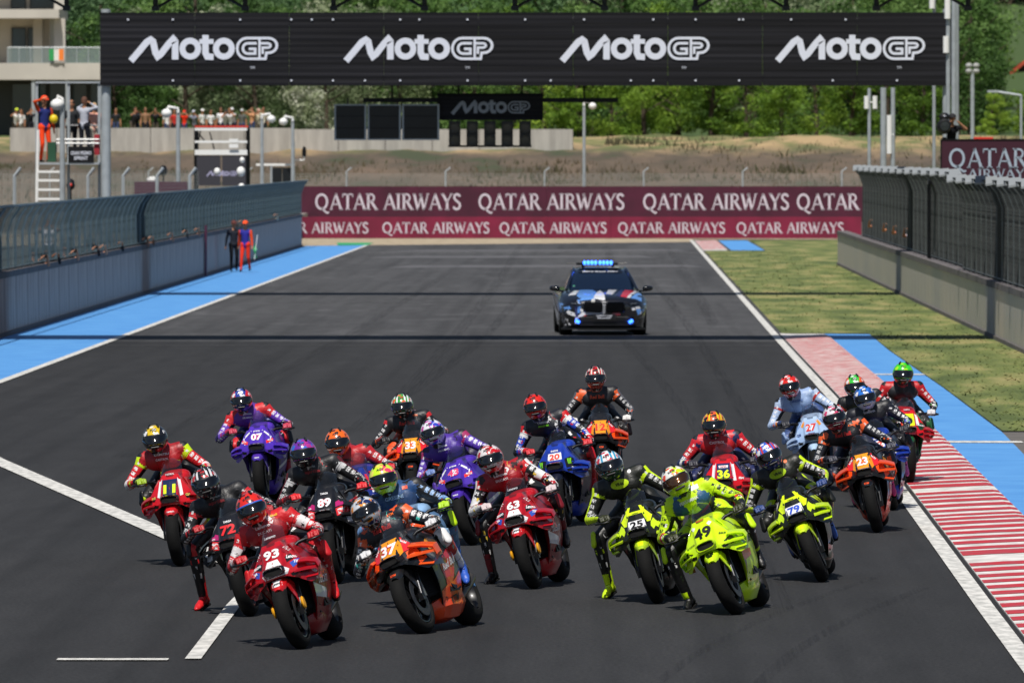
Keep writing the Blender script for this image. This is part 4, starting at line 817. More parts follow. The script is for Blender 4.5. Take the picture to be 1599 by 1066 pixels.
# ---- helmet, glove, boot shared meshes (local: face towards -Y)
def helmet_meshes():
    def surf(az, el, k=1.0):
        ca, sa = math.cos(az), math.sin(az); ce, se = math.cos(el), math.sin(el); x = .128*sa*ce; y = -.150*ca*ce; z = .146*se
        f = max(0, ca)*max(0, ce)
        if se < 0: y -= .03*f*min(1, -se*3); z *= .98; x *= (1-.16*min(1, -se*1.1))
        if ca < 0: y -= 0; z += 0; 
        return Vector((x*k, y*k, z*k+.0))
    q = MB(); nA, nE = 40, 26; rings = []
    for j in range(nE+1):
        el = R(-62)+R(152)*j/nE; rings.append([surf(2*math.pi*i/nA, min(el, R(89.5))) for i in range(nA)])
    q.loft(rings, True, False); r0 = rings[0]; q.loft([r0, [v*.86+Vector((0,0,.015)) for v in r0]], True, False)
    shell = q.mesh('shell', 60)
    def patch(az0, az1, e0, e1, k, nm, na=20, ne=8, rnd=0):
        rings = []
        for j in range(ne+1):
            v = j/ne; row = []
            for i in range(na+1):
                u = i/na*2-1; az = (az0+az1)/2+(az1-az0)/2*u; top = e1-rnd*abs(u)**3; bot = e0+rnd*.8*abs(u)**2.5; row.append(surf(az, bot+(top-bot)*v, k))
            rings.append(row)
        q = MB(); q.loft(rings, False, False); a = rings; q2 = [rings[0], [p*.97 for p in rings[0]]]; q.loft(q2, False, False); q.loft([rings[-1], [p*.97 for p in rings[-1]]], False, False); return q.mesh(nm, 60)
    visor = patch(R(-72), R(72), R(-23), R(13), 1.02, 'visor', rnd=R(6))
    strip = patch(R(-62), R(62), R(11), R(15.5), 1.026, 'visor_strip', 16, 2)
    q = MB(); q.add(*seg_cap((-.035,-.168,-.088), .011, (.035,-.168,-.088), .011)); 
    vent = q.mesh('vent', 60); bv = [MB().add(*seg_cap((s*.05,-.088,.12), .011, (s*.035,-.03,.144), .011)).mesh('brow_vent', 60) for s in (-1, 1)]
    q = MB(); rr = []
    for i in range(13):
        a = R(-60+120*i/12); rr.append([Vector((.095*math.sin(a), .13+.05*math.cos(a), .06)), Vector((.085*math.sin(a), .11+.04*math.cos(a), .095)), Vector((.07*math.sin(a), .09+.02*math.cos(a), .1))])
    q.loft(rr, False, False); spoiler = q.mesh('spoiler', 60)
    q = MB(); q.add(*seg_cap((0,-.1,-.13),.03,(0,-.07,-.14),.03)); chin = q.mesh('chin', 60)
    return shell, visor, strip, vent, spoiler, bv, BVHTree.FromPolygons([v.co[:] for v in shell.vertices], [p.vertices[:] for p in shell.polygons])
HM = helmet_meshes()
_hm = {}
def helmet_mat(c1, c2, c3, mode, accent=None):
    m = bpy.data.materials.new('helmet_paint'); m.use_nodes = True; n = m.node_tree; b = n.nodes['Principled BSDF']; N = n.nodes.new; L = n.links.new
    tc = N('ShaderNodeTexCoord'); sp = N('ShaderNodeSeparateXYZ'); L(tc.outputs['Object'], sp.inputs[0])
    def mth(op, x, y):
        q = N('ShaderNodeMath'); q.operation = op
        for i, v in enumerate((x, y)):
            if isinstance(v, (int, float)): q.inputs[i].default_value = v
            else: L(v, q.inputs[i])
        return q.outputs[0]
    def mix(f, x, y):
        q = N('ShaderNodeMix'); q.data_type = 'RGBA'; L(f, q.inputs[0])
        for i, v in ((6, x), (7, y)):
            if isinstance(v, str): q.inputs[i].default_value = C(v)
            else: L(v, q.inputs[i])
        return q.outputs[2]
    ax = mth('ABSOLUTE', sp.outputs[0], 0); nz = N('ShaderNodeTexNoise'); nz.inputs['Scale'].default_value = {'swirl':12,'stripe':5,'band':6,'star':14,'plain':6}[mode]; nz.inputs['Detail'].default_value = 2; nz.inputs['Distortion'].default_value = 1.2 if mode == 'swirl' else .3; L(tc.outputs['Object'], nz.inputs[0])
    if mode == 'stripe': f = mth('LESS_THAN', mth('MODULO', mth('ADD', ax, mth('MULTIPLY', sp.outputs[1], .15)), .036), .017)
    elif mode == 'band': f = mth('GREATER_THAN', mth('ADD', ax, mth('MULTIPLY', nz.outputs[0], .03)), .075)
    elif mode == 'plain': f = mth('GREATER_THAN', nz.outputs[0], .64)
    else: f = mth('GREATER_THAN', nz.outputs[0], .52)
    c = mix(f, c1, c2)
    n2 = N('ShaderNodeTexNoise'); n2.inputs['Scale'].default_value = 17; L(tc.outputs['Object'], n2.inputs[0]); c = mix(mth('GREATER_THAN', n2.outputs[0], .6), c, c3)
    if accent: c = mix(mth('LESS_THAN', sp.outputs[2], -.062), c, accent)
    L(c, b.inputs['Base Color']); b.inputs['Roughness'].default_value = .22; b.inputs['Coat Weight'].default_value = .8; b.inputs['Coat Roughness'].default_value = .03; return m
M_vis = [mat('dark_visor', '#08090b', .08, 0, 1.0), mat('bronze_visor', '#5a3a1c', .12, .7, 1.0), mat('blue_visor', '#101a2c', .1, .4, 1.0)]
def glove_mesh(sgn, voxel=.0058):
    # hand closed round a bar along X at the origin; arm comes from +Y/up; thumb on the inner side
    B = [((.0,.03,.03), .026, (0,.0,.034), .024), ((-.028,.025,.028), .022, (-.028,-.004,.03), .019), ((.028,.025,.028), .022, (.028,-.004,.03), .019), ((0,.075,.035), .030, (0,.035,.03), .032, ((1,0,0),1.0))]
    for i, x in enumerate((-.036,-.012,.012,.036)):
        x = x*1.02; l = (.95,1.0,.95,.85)[i] if sgn > 0 else (.85,.95,1.0,.95)[i]
        p = [(x,-.002,.034),(x,-.035*l,.026),(x,-.040*l,-.008),(x,-.014,-.026)]
        for a, b in zip(p[:-1], p[1:]): B.append((a, .0098, b, .0092))
    th = -sgn; p = [(th*.035,.03,.015),(th*.052,.006,-.002),(th*.046,-.024,-.012)]
    for a, b in zip(p[:-1], p[1:]): B.append((a, .0125, b, .0105))
    return fuse('glove', B, voxel, 1, False)
GL = {1: glove_mesh(1), -1: glove_mesh(-1)}
cf = MB().lathe([(.0,-.0),(.034,.0),(.039,.03),(.045,.085),(.047,.11),(.040,.112),(0,.10)], (0,0,0), 'Z', 18); CUFF = cf.mesh('cuff', 60)
def boot_mesh():
    B = [((0,.0,.33), .053, (0,.005,.2), .048), ((0,.005,.2), .048, (0,.01,.09), .044), ((0,.01,.09), .042, (0,.045,.045), .038), ((0,-.02,.06), .042, (0,-.12,.038), .036, ((0,0,1),.8)), ((-.012,-.1,.036), .032, (.004,-.175,.03), .026, ((0,0,1),.75)), ((.015,-.1,.036), .03, (.01,-.16,.03), .026, ((0,0,1),.75)), ((0,.03,.2),.03,(0,.04,.12),.03)]
    me = fuse('boot', B, .011, 2, False); return me
BOOT = boot_mesh()
q = MB(); rr = []
for y, wd in ((.08,.024),(.05,.036),(-.02,.036),(-.1,.042),(-.16,.036),(-.2,.02)): rr.append([Vector((-wd,y,.0)),Vector((wd,y,0)),Vector((wd,y,.014)),Vector((-wd,y,.014))])
SOLE = q.loft(rr, True, True).mesh('sole', 40)
q = MB().add(*seg_cap((0,0,-.04), .035, (0,0,.05), .032, ((0,1,0),.55))); SLIDER = q.mesh('knee_slider', 60)
CUP = MB().lathe([(.0,.016),(.022,.014),(.038,.004),(.046,-.010),(.0,-.012)], (0,0,0), 'Z', 16).mesh('shoulder_cup', 60)
def orient(o, up, fwd=None):
    """local +Z along up, local -Y roughly along fwd"""
    up = Vector(up).normalized(); f = Vector(fwd if fwd is not None else (0,-1,0)); f = (f-up*f.dot(up)).normalized(); x = (-f).cross(up).normalized() if False else f.cross(up)*-1
    y = -f; x = y.cross(up).normalized(); M = Matrix((x, y, up)).transposed().to_4x4(); return M
def rider(sp, root_M, headL, foot=None, foot_side=-1, knee_pole=None):
    """sp: colours. headL: helmet centre in bike space. foot: bike-space ankle of a dangling leg (side -1 = picture left)"""
    t = thing('person', sp['rider_label'], 'person'); t.matrix_world = root_M
    hx, hy, hz = headL; px = hx*.3; tip = hx*.75
    pel = Vector((px, 1.08, .93)); chest = Vector((tip, .80, min(1.14, hz-.18))); neck = Vector((hx*.95, .71, hz-.12)); mid = (pel+chest)/2+Vector((0,.07,.05))
    shw = .185; roll = (hx-px)*.25; shL = Vector((tip-shw, .79, chest.z+.025+roll)); shR = Vector((tip+shw, .79, chest.z+.025-roll))
    B = [((pel.x-.08,pel.y,pel.z), .125, (pel.x+.08,pel.y,pel.z), .125, None, 2, 0, .02),
         (pel, .13, mid, .135, None, 0, 0, .3), (mid, .135, chest, .15, None, 0, .3, .75), (chest, .145, neck, .07, None, 0, .75, 1.0),
         ((chest.x-.09,chest.y-.03,chest.z-.03), .10, (chest.x+.09,chest.y-.03,chest.z-.03), .10, None, 0, .7, .7),
         (shL, .085, shR, .085, None, 0, .9, .9), (chest+Vector((0,.1,.07)), .085, (neck+mid)/2+Vector((0,.13,.05)), .08, None, 0, .6, .5)]
    grip = {-1: Vector((-.325,.425,.845)), 1: Vector((.325,.425,.845))}
    arms = {}
    for s, sh in ((-1, shL), (1, shR)):
        wr = grip[s]+Vector((.03*s,.095,.035)); el, wr = ik(sh, wr, .30, .27, (s*.8,.3,-.75))
        arms[s] = (el, wr); B += [(sh, .073, el, .052, None, 1, 0, .5), (el, .056, wr, .036, None, 1, .5, 1.0), (sh+Vector((s*.015,0,.01)), .076, sh+(el-sh)*.3, .064, None, 1, 0, .15)]
    legs = {}
    for s in (-1, 1):
        hp = Vector((pel.x+s*.11, 1.06, .90))
        if foot is not None and s == foot_side:
            pole = Vector((s*.9,-.8,.35)); kn, an = ik(hp, foot, .42, .43, pole)
        else:
            an = Vector((s*.215,1.10,.49)); kn, an = ik(hp, an, .42, .43, (s*.42,-1,.15))
        legs[s] = (kn, an, hp)
        B += [(hp, .105, kn, .064, None, 2, 0, .5), (kn, .067, kn+(an-kn)*.35, .062, None, 2, .5, .68), (kn+(an-kn)*.35, .060, an, .042, None, 2, .68, 1.0)]
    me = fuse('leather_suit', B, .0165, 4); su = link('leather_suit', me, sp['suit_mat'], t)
    if sp.get('chest'):
        SB = BVHTree.FromPolygons([v.co[:] for v in me.vertices], [p.vertices[:] for p in me.polygons])
        for (kind, s_, dx, dz, h_, w_, c_) in sp['chest']:
            if kind == 'T': vs, fs, w0, h0 = text_geo(s_, .03); uv = [(v[0]*w_/w0, v[1]*h_/h0) for v in vs]; tr = [(f[0], f[i], f[i+1]) for f in fs for i in range(1, len(f)-1)]
            else: uv = [(w_/2*math.cos(2*math.pi*i/20), h_/2*math.sin(2*math.pi*i/20)) for i in range(20)] if kind == 'O' else [(-w_/2,-h_/2),(w_/2,-h_/2),(w_/2,h_/2),(-w_/2,h_/2)]; tr = tessellate_polygon([[Vector((a, b, 0)) for a, b in uv]])
            uv, tr = subdiv(uv, tr, .03); P_ = []
            for u, v in uv:
                q_ = SB.ray_cast(Vector((chest.x+dx+u, chest.y-.42, chest.z+dz+v)), Vector((0,1,0))); P_.append(q_[0]+Vector((0,-.004-(.003 if kind == 'T' else 0),0)) if q_[0] else None)
            tr = [f for f in tr if all(P_[i] is not None for i in f) and max((P_[a]-P_[b]).length for a in f for b in f) < .12]
            if not tr: continue
            us = sorted({i for f in tr for i in f}); ix = {u: k for k, u in enumerate(us)}; m2 = bpy.data.meshes.new('patch'); m2.from_pydata([P_[u] for u in us], [], [tuple(ix[i] for i in f) for f in tr]); link('chest_lettering' if kind == 'T' else 'chest_patch', m2, mat('print', c_, .5), su)
    for s, sh in ((-1, shL), (1, shR)):
        k = link('shoulder_cup', CUP, sp['cup'], t); o_ = (Vector((s*.8,-.35,.6))).normalized(); k.matrix_local = Matrix.Translation(sh+o_*.066) @ o_.to_track_quat('Z','Y').to_matrix().to_4x4()
    # helmet
    h = link('helmet', HM[0], sp['helm_mat'], t); a = sp.get('look', (0,0,0)); h.matrix_local = Matrix.Translation(headL) @ Matrix.Rotation(R(a[2]), 4, 'Z') @ Matrix.Rotation(R(a[1]), 4, 'Y') @ Matrix.Rotation(R(a[0]-6), 4, 'X') @ Matrix.Scale(1.02, 4)
    link('visor', HM[1], sp.get('vis', M_vis[0]), h); link('visor_strip', HM[2], mat('visor_strip_'+sp.get('strip','#1b1c20'), sp.get('strip','#1b1c20'), .4), h); link('vent', HM[3], mat('vent_black', '#101012', .4), h); [link('brow_vent', HM[5][i], mat('vent_black', '#101012', .4), h) for i in (0,1)]; link('spoiler', HM[4], mat('clear_spoiler', '#2a2c30', .2, coat=1), h)
    if sp.get('brow'):
        vs, fs, w0, h0 = text_geo(sp['brow'], .03); k = .065/w0; pts = []
        for v in vs:
            o_ = Vector((v[0]*k, -.4, .083+v[1]*k)); hit = HM[6].ray_cast(o_, Vector((0,1,-.0))); pts.append((hit[0] if hit[0] else Vector((o_.x,-.11,o_.z)))+Vector((0,-.004,.002)))
        MB().add(pts, fs).build('maker_lettering', mat('dark_print', sp.get('browc', '#14141a'), .5), h, fix=False)
    # gloves
    for s in (-1, 1):
        el_, wr_ = arms[s]; dd = (el_-grip[s]); yw = max(-.75, min(.75, math.atan2(-dd.x, dd.y)*.75))
        g = link('glove', GL[s], sp['glove'], t); g.matrix_local = Matrix.Translation(grip[s]) @ Matrix.Rotation(yw, 4, 'Z') @ Matrix.Rotation(R(-18), 4, 'X') @ Matrix.Scale(1.1, 4)
        c_ = link('cuff', CUFF, sp.get('cuff', sp['glove']), g); d_ = (el_-wr_).normalized(); c_.matrix_local = g.matrix_local.inverted() @ Matrix.Translation(wr_-d_*.03) @ d_.to_track_quat('Z','Y').to_matrix().to_4x4()
    # boots
    for s in (-1, 1):
        kn, an, hp = legs[s]; sh = (kn-an).normalized(); fw = Vector((s*.12,-1,-.05)) if not (foot is not None and s == foot_side) else Vector((s*.35,-1,-.25))
        b = link('boot', BOOT, sp['boot'], t); M = orient(b, sh if (foot is not None and s == foot_side) else (sh*.75+Vector((0,-.05,.5))).normalized(), fw); b.matrix_local = Matrix.Translation(an) @ M @ Matrix.Translation((0,0,-.105)); link('sole', SOLE, RUBBER, b)
        k = link('knee_slider', SLIDER, sp.get('slider', sp['boot']), t); dirx = Vector((s*.8,-.7,0)).normalized(); k.matrix_local = Matrix.Translation(kn+dirx*.055) @ orient(k, (hp-kn).normalized()*.3+Vector((0,0,1)), dirx)
    return t
# ------------------------------------------------------------------ racing motorcycle, built once in bike space (front contact at origin, heading -Y)
FA = Vector((0,0,.302)); RA = Vector((0,1.45,.325))
def tyre(r, wd, n=44):
    prof = []; h = wd/2
    for k in range(13): a = math.pi*k/12; prof.append((r-(wd*.52)+wd*.52*math.sin(a)**.85, -h*math.cos(a)))
    prof = [(r-wd*.62, -h*.72)]+prof+[(r-wd*.62, h*.72)]
    return MB().lathe(prof, (0,0,0), 'X', n)
def rimmesh(r, wd, sp):
    q = MB().lathe([(r,-wd*.5),(r+.012,-wd*.5),(r+.004,-wd*.35),(r-.012,-.02),(r-.012,.02),(r+.004,wd*.35),(r+.012,wd*.5),(r,wd*.5),(r-.022,wd*.3),(r-.03,0),(r-.022,-wd*.3),(r,-wd*.5)], (0,0,0), 'X', 36)
    q.lathe([(0,-.06),(.035,-.06),(.03,.0),(.035,.06),(0,.06)], (0,0,0), 'X', 16)
    for i in range(sp):
        a = 2*math.pi*i/sp; d = Vector((0,math.cos(a),math.sin(a))); p = Vector((0,-math.sin(a),math.cos(a)))
        q.tube([d*.03, d*(r*.5)+p*.012, d*(r-.012)], [.018,.012,.014], 6)
    return q
ME = {}
ME['tyre_f'] = tyre(.302, .128).mesh('tyre', 60); ME['rim_f'] = rimmesh(.205, .1, 7).mesh('rim', 40); ME['tyre_r'] = tyre(.325, .205).mesh('tyre', 60); ME['rim_r'] = rimmesh(.2, .16, 7).mesh('rim', 40)
q = MB().lathe([(.165,-.003),(.168,0),(.165,.003),(.1,.003),(.1,-.003),(.165,-.003)], (0,0,0), 'X', 36); ME['disc'] = q.mesh('brake_disc', 40)
def fork(s):
    q = MB(); lo = Vector((s*.098,-.0,.302)); hi = Vector((s*.105,.235,.80)); d = hi-lo
    q.tube([lo, lo+d*.12, lo+d*.45], [.024,.026,.023], 12); q.box((s*.098,.0,.30), (.04,.075,.06)); q.tube([lo+d*.45, hi], [.031,.033], 12)
    q.box((s*.085,.075,.40), (.045,.07,.13), rx=R(-25)); return q.mesh('fork_leg', 40)
ME['fork_l'], ME['fork_r'] = fork(-1), fork(1)
q = MB(); q.lathe([(.0,-.012),(.045,-.012),(.055,0),(.045,.010),(0,.012)], (0,0,0), 'X', 18); ME['duct'] = q.mesh('brake_duct', 40)
def fender():
    q = MB(); rr = []
    for i in range(15):
        a = R(44+86*i/14); t = i/14; w_ = .070-.010*abs(t-.5)-.03*max(0,.2-t)/.2; r = .313; c = Vector((0,-math.cos(a)*r, .302+math.sin(a)*r)); inn = Vector((0,math.cos(a),-math.sin(a)))
        rr.append([c+Vector((-w_,0,0))+inn*.055, c+Vector((-w_,0,0))+inn*.03, c+Vector((-w_*.6,0,0))-inn*.004, c-inn*.01, c+Vector((w_*.6,0,0))-inn*.004, c+Vector((w_,0,0))+inn*.03, c+Vector((w_,0,0))+inn*.055, c+Vector((w_*.93,0,0))+inn*.05, c+Vector((w_*.9,0,0))+inn*.035, c+inn*.004, c+Vector((-w_*.9,0,0))+inn*.035, c+Vector((-w_*.93,0,0))+inn*.08])
    q.loft(rr, True, True)
    for s in (-1, 1): q.add([(s*.07,-.12,.53),(s*.078,.04,.58),(s*.112,.13,.50),(s*.112,.10,.36),(s*.1,.03,.34),(s*.095,-.03,.42)]+[(s*.062,-.12,.53),(s*.07,.04,.58),(s*.104,.13,.50),(s*.104,.10,.36),(s*.092,.03,.34),(s*.087,-.03,.42)], [(0,1,2,3,4,5),(11,10,9,8,7,6)]+[(i,(i+1) % 6,(i+1) % 6+6,i+6) for i in range(6)])
    return q.mesh('front_fender', 50)
ME['fender'] = fender()
PZ = [(.905,.080,.16),(.87,.098,.11),(.84,.118,.065),(.80,.150,.02),(.76,.188,-.03),(.72,.225,-.08),(.68,.255,-.115),(.645,.275,-.14),(.615,.280,-.135)]
def pl(x, pts): return float(np.interp(x, [p[0] for p in pts], [p[1] for p in pts]))
def maskpt(v, u):
    """v 0 top..1 bottom, u -1..1: a faceted nose with drooping side pods"""
    f = v*(len(PZ)-1); i = min(int(f), len(PZ)-2); t = f-i; z, w_, y = [PZ[i][k]*(1-t)+PZ[i+1][k]*t for k in range(3)]
    x = w_*u; ax = abs(x); z2 = z-.115*v*v*pl(ax, [(0,.0),(.09,.05),(.17,.45),(.24,1.0),(.29,.92)]); st = .018*max(0, min(1, (ax-.085)/.012))*max(0, min(1, (v-.25)*5))
    return Vector((x, y+pl(ax, [(0,0),(.075,.02),(.095,.045),(.19,.10),(.21,.13),(.30,.30)])+st-.024*max(0, min(1, (ax-.17)/.015))*max(0, v-.55), z2))
def maskmesh():
    q = MB(); nu, nv = 44, 22; rows = [[maskpt(j/nv, -1+2*i/nu) for i in range(nu+1)] for j in range(nv+1)]; q.loft(rows, False, False)
    back = lambda p, k: Vector((p.x*k, p.y+.03, p.z))
    q.loft([rows[-1], [Vector((p.x*.96, p.y+.10, p.z+.03)) for p in rows[-1]], [Vector((p.x*.9, p.y+.35, p.z+.08)) for p in rows[-1]]], False, False)     # underside turning back
    for s, idx in ((-1, 0), (1, nu)):
        e = [r[idx] for r in rows]; q.loft([e, [Vector((p.x+s*.004, p.y+.12, p.z)) for p in e], [Vector((p.x-s*.01, .48, p.z)) for p in e]], False, False)
    return q.mesh('nose_fairing', 17)
ME['nose'] = maskmesh()
q = MB(); rr = []
for k in range(20):
    a = 2*math.pi*k/20; cx, cz = .075*abs(math.cos(a))**.6*(1 if math.cos(a) > 0 else -1), .030*abs(math.sin(a))**.6*(1 if math.sin(a) > 0 else -1); rr.append([Vector((cx*1.0,-.150+1.0*cx*cx,.672+cz)), Vector((cx*1.12,-.172+1.0*cx*cx,.672+cz*1.2)), Vector((cx*1.3,-.13+1.5*cx*cx,.672+cz*1.45))])
rr.append(rr[0]); q.loft(rr, False, False); ME['intake_lip'] = q.mesh('air_intake', 50)
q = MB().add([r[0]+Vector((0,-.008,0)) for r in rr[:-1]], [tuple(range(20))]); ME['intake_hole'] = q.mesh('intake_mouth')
def winglet(s, kind):
    q = MB()
    P = {'A': [(.20,.69),(.262,.672),(.312,.645),(.322,.60),(.300,.535),(.225,.545)], 'B': [(.20,.67),(.27,.655),(.330,.625),(.335,.585),(.305,.55),(.215,.575)], 'C': [(.18,.73),(.26,.70),(.325,.66),(.330,.58),(.285,.52),(.20,.555)]}[kind]
    rr = []
    for i, (x, z) in enumerate(P):
        y0 = -.13+pl(x, [(0,0),(.075,.02),(.095,.063),(.19,.12),(.21,.15),(.30,.30),(.34,.34)])-.045; rr.append([Vector((s*x,y0,z)),Vector((s*(x+.006),y0+.03,z+.012)),Vector((s*x,y0+.17,z+.030)),Vector((s*(x-.016),y0+.16,z+.010)),Vector((s*(x-.014),y0+.02,z-.010))])
    q.loft(rr, True, True)
    m2 = {'A': ((.16,.628),(.225,.622),(.305,.606)), 'B': ((.18,.62),(.25,.615),(.325,.60)), 'C': ((.15,.65),(.23,.640),(.322,.625))}[kind]; rr = []
    for (x, z) in m2: y0 = -.20+pl(x, [(0,0),(.075,.02),(.19,.12),(.21,.15),(.30,.30),(.34,.34)]); rr.append([Vector((s*x,y0,z)),Vector((s*x,y0+.12,z+.020)),Vector((s*x,y0+.12,z+.006)),Vector((s*x,y0,z-.014))])
    q.loft(rr, True, True); return q.mesh('winglet', 25)
for k in 'ABC':
    for s in (-1, 1): ME['wing'+k+str(s)] = winglet(s, k)
def sidefairing(s):
    q = MB(); Z = [.86,.80,.72,.64,.56,.48,.40,.32,.24,.16,.11]; W = [.16,.20,.235,.25,.25,.235,.215,.19,.16,.12,.07]; Y0 = [.28,.22,.20,.22,.26,.32,.36,.40,.43,.46,.48]; Y1 = [.62,.78,.92,.98,1.0,1.0,.99,.97,.95,.95,.95]
    rows = []; rin = []
    for z, w_, a, b in zip(Z, W, Y0, Y1):
        row = []; ri = []
        for k in range(11):
            t = k/10; y = a+(b-a)*t; bul = math.sin(min(1,t*1.35)*math.pi*.5)*.035-.03*max(0,t-.7); x = w_-.03+bul-.012*math.exp(-((z-.5)/.03)**2); row.append(Vector((s*x,y,z))); ri.append(Vector((s*(x-.012),y+.004,z)))
        rows.append(row); rin.append(ri)
    q.loft(rows, False, False); q.loft(rin, False, False)
    q.loft([[r[0] for r in rows],[r[0] for r in rin]], False, False); q.loft([[r[-1] for r in rows],[r[-1] for r in rin]], False, False)
    # turned-in front lip
    q.loft([[r[0] for r in rows], [Vector((r[0].x*.80, r[0].y+.05, r[0].z)) for r in rows]], False, False)
    return q.mesh('side_fairing', 40)
ME['side-1'], ME['side1'] = sidefairing(-1), sidefairing(1)
q = MB(); rr = []
for y, w_, zt, zb in ((.40,.05,.24,.14),(.46,.12,.26,.10),(.6,.15,.26,.085),(.9,.15,.26,.085),(1.1,.13,.26,.12),(1.16,.06,.24,.16)): rr.append([Vector((-w_,y,zt)),Vector((-w_*.95,y,(zt+zb)/2)),Vector((-w_*.45,y,zb)),Vector((w_*.45,y,zb)),Vector((w_*.95,y,(zt+zb)/2)),Vector((w_,y,zt))])
q.loft(rr, True, True); ME['belly'] = q.mesh('belly_pan', 45)
q = MB(); rows = []
for j in range(11):
    t = j/10; z = .885+.175*math.sin(t*1.35)/math.sin(1.35); yb = .125+.30*t; w_ = .112*(1-.38*t*t); row = []
    for i in range(15): u = -1+2*i/14; row.append(Vector((w_*u, yb+ (.16*(1-.3*t))*u*u, z-.02*u*u*t)))
    rows.append(row)
q.loft(rows, False, False); ME['screen'] = q.mesh('windscreen', 60)
q = MB(); rr = []
for y, w_, zt, zb in ((.50,.10,.87,.78),(.56,.135,.915,.76),(.66,.15,.94,.74),(.8,.14,.935,.74),(.92,.11,.91,.74),(1.0,.09,.88,.76)): rr.append([Vector((w_*c, y, (zt+zb)/2+(zt-zb)/2*s_)) for c, s_ in [(abs(math.cos(a))**.7*(1 if math.cos(a) > 0 else -1), abs(math.sin(a))**.7*(1 if math.sin(a) > 0 else -1)) for a in [2*math.pi*k/18 for k in range(18)]]])
q.loft(rr, True, True); ME['tank'] = q.mesh('fuel_tank', 50)
q = MB(); rr = []
for y, w_, zt, zb in ((.98,.11,.87,.76),(1.1,.14,.86,.76),(1.25,.15,.87,.78),(1.33,.13,.96,.82),(1.45,.11,.995,.88),(1.62,.06,.985,.93),(1.68,.02,.97,.95)): rr.append([Vector((w_*c, y, (zt+zb)/2+(zt-zb)/2*s_)) for c, s_ in [(abs(math.cos(a))**.7*(1 if math.cos(a) > 0 else -1), abs(math.sin(a))**.7*(1 if math.sin(a) > 0 else -1)) for a in [2*math.pi*k/16 for k in range(16)]]])
q.loft(rr, True, True); ME['tail'] = q.mesh('tail_unit', 50)
q = MB(); q.b2((-.15,.5,.24),(.15,.95,.62)).b2((-.19,.6,.28),(.19,.85,.5)).tube([(-.2,.72,.38),(.2,.72,.38)], .09, 14).tube([(-.19,.88,.36),(.19,.88,.36)], .07, 14).b2((-.12,.62,.6),(.12,1.0,.78)).tube([(-.1,.52,.5),(-.14,.46,.34),(-.1,.5,.2),(0,.9,.17)], .024, 8).tube([(.1,.52,.5),(.14,.46,.34),(.1,.5,.2),(0,.9,.17)], .024, 8)
ME['engine'] = q.mesh('engine', 40)
q = MB(); rr = [[Vector((x, .36+.12*abs(x)/.17-.0, z)) for x in np.linspace(-.17,.17,5)] for z in (.30,.45,.62)]; q.loft(rr, False, False)
for k in range(14): z = .31+k*.0225; q.tube([(-.165,.474,z),(0,.356,z),(.165,.474,z)], .003, 4)
ME['radiator'] = q.mesh('radiator', 30)
q = MB()
for s in (-1, 1): q.loft([[Vector((s*.075,.98,.42)),Vector((s*.14,.98,.42)),Vector((s*.14,.98,.52)),Vector((s*.075,.98,.52))],[Vector((s*.11,1.2,.36)),Vector((s*.155,1.2,.36)),Vector((s*.155,1.2,.47)),Vector((s*.11,1.2,.47))],[Vector((s*.125,1.48,.295)),Vector((s*.155,1.48,.295)),Vector((s*.155,1.48,.355)),Vector((s*.125,1.48,.355))]], True, True)
q.tube([(-.15,1.45,.325),(.15,1.45,.325)], .018, 10); ME['swing'] = q.mesh('swingarm', 40)
q = MB()
for s in (-1, 1): q.tube([(s*.1,.33,.80),(s*.19,.37,.845),(s*.27,.415,.85)], .016, 8)
q.tube([(-.11,.30,.80),(.11,.30,.80)], .022, 8); ME['bars'] = q.mesh('clip_on_bar', 50)
def grip_(s): return MB().tube([(s*.262,.414,.85),(s*.39,.437,.84)], .017, 10).mesh('grip', 60)
ME['grip-1'], ME['grip1'] = grip_(-1), grip_(1)
def guard(s): return MB().tube([(s*.395,.437,.84),(s*.405,.39,.838),(s*.375,.33,.835),(s*.31,.30,.83),(s*.27,.32,.83)], [.012,.012,.01,.008,.006], 8).tube([(s*.25,.38,.85),(s*.30,.345,.835),(s*.37,.355,.83)], .005, 6).mesh('lever_guard', 60)
ME['guard-1'], ME['guard1'] = guard(-1), guard(1)
def peg(s): return MB().tube([(s*.12,1.08,.44),(s*.24,1.08,.435)], .012, 8).b2((s*.1,.95,.40),(s*.12,1.14,.52)).mesh('foot_peg', 50)
ME['peg-1'], ME['peg1'] = peg(-1), peg(1)
q = MB().tube([(.02,.95,.2),(.1,1.1,.24),(.16,1.28,.33),(.17,1.36,.37)], [.03,.034,.045,.05], 12, cap=False); ME['exhaust'] = q.mesh('exhaust', 50)
q = MB().tube([(0,1.02,.55),(0,1.2,.8)], .03, 8); ME['shock'] = q.mesh('rear_shock', 50)
def bvh(*ms):
    V = []; Fc = []
    for me in ms:
        b = len(V); V += [v.co[:] for v in me.vertices]; Fc += [tuple(b+i for i in p.vertices) for p in me.polygons]
    return BVHTree.FromPolygons(V, Fc)
BF = {k: bvh(ME['nose'], ME['wing'+k+'-1'], ME['wing'+k+'1'], ME['fender']) for k in 'ABC'}; BN = bvh(ME['nose']); BFE = bvh(ME['fender']); BS = {s: bvh(ME['side%d' % s], ME['belly']) for s in (-1, 1)}; BSC = bvh(ME['screen']); BT = {s: bvh(ME['side%d' % s]) for s in (-1,1)}
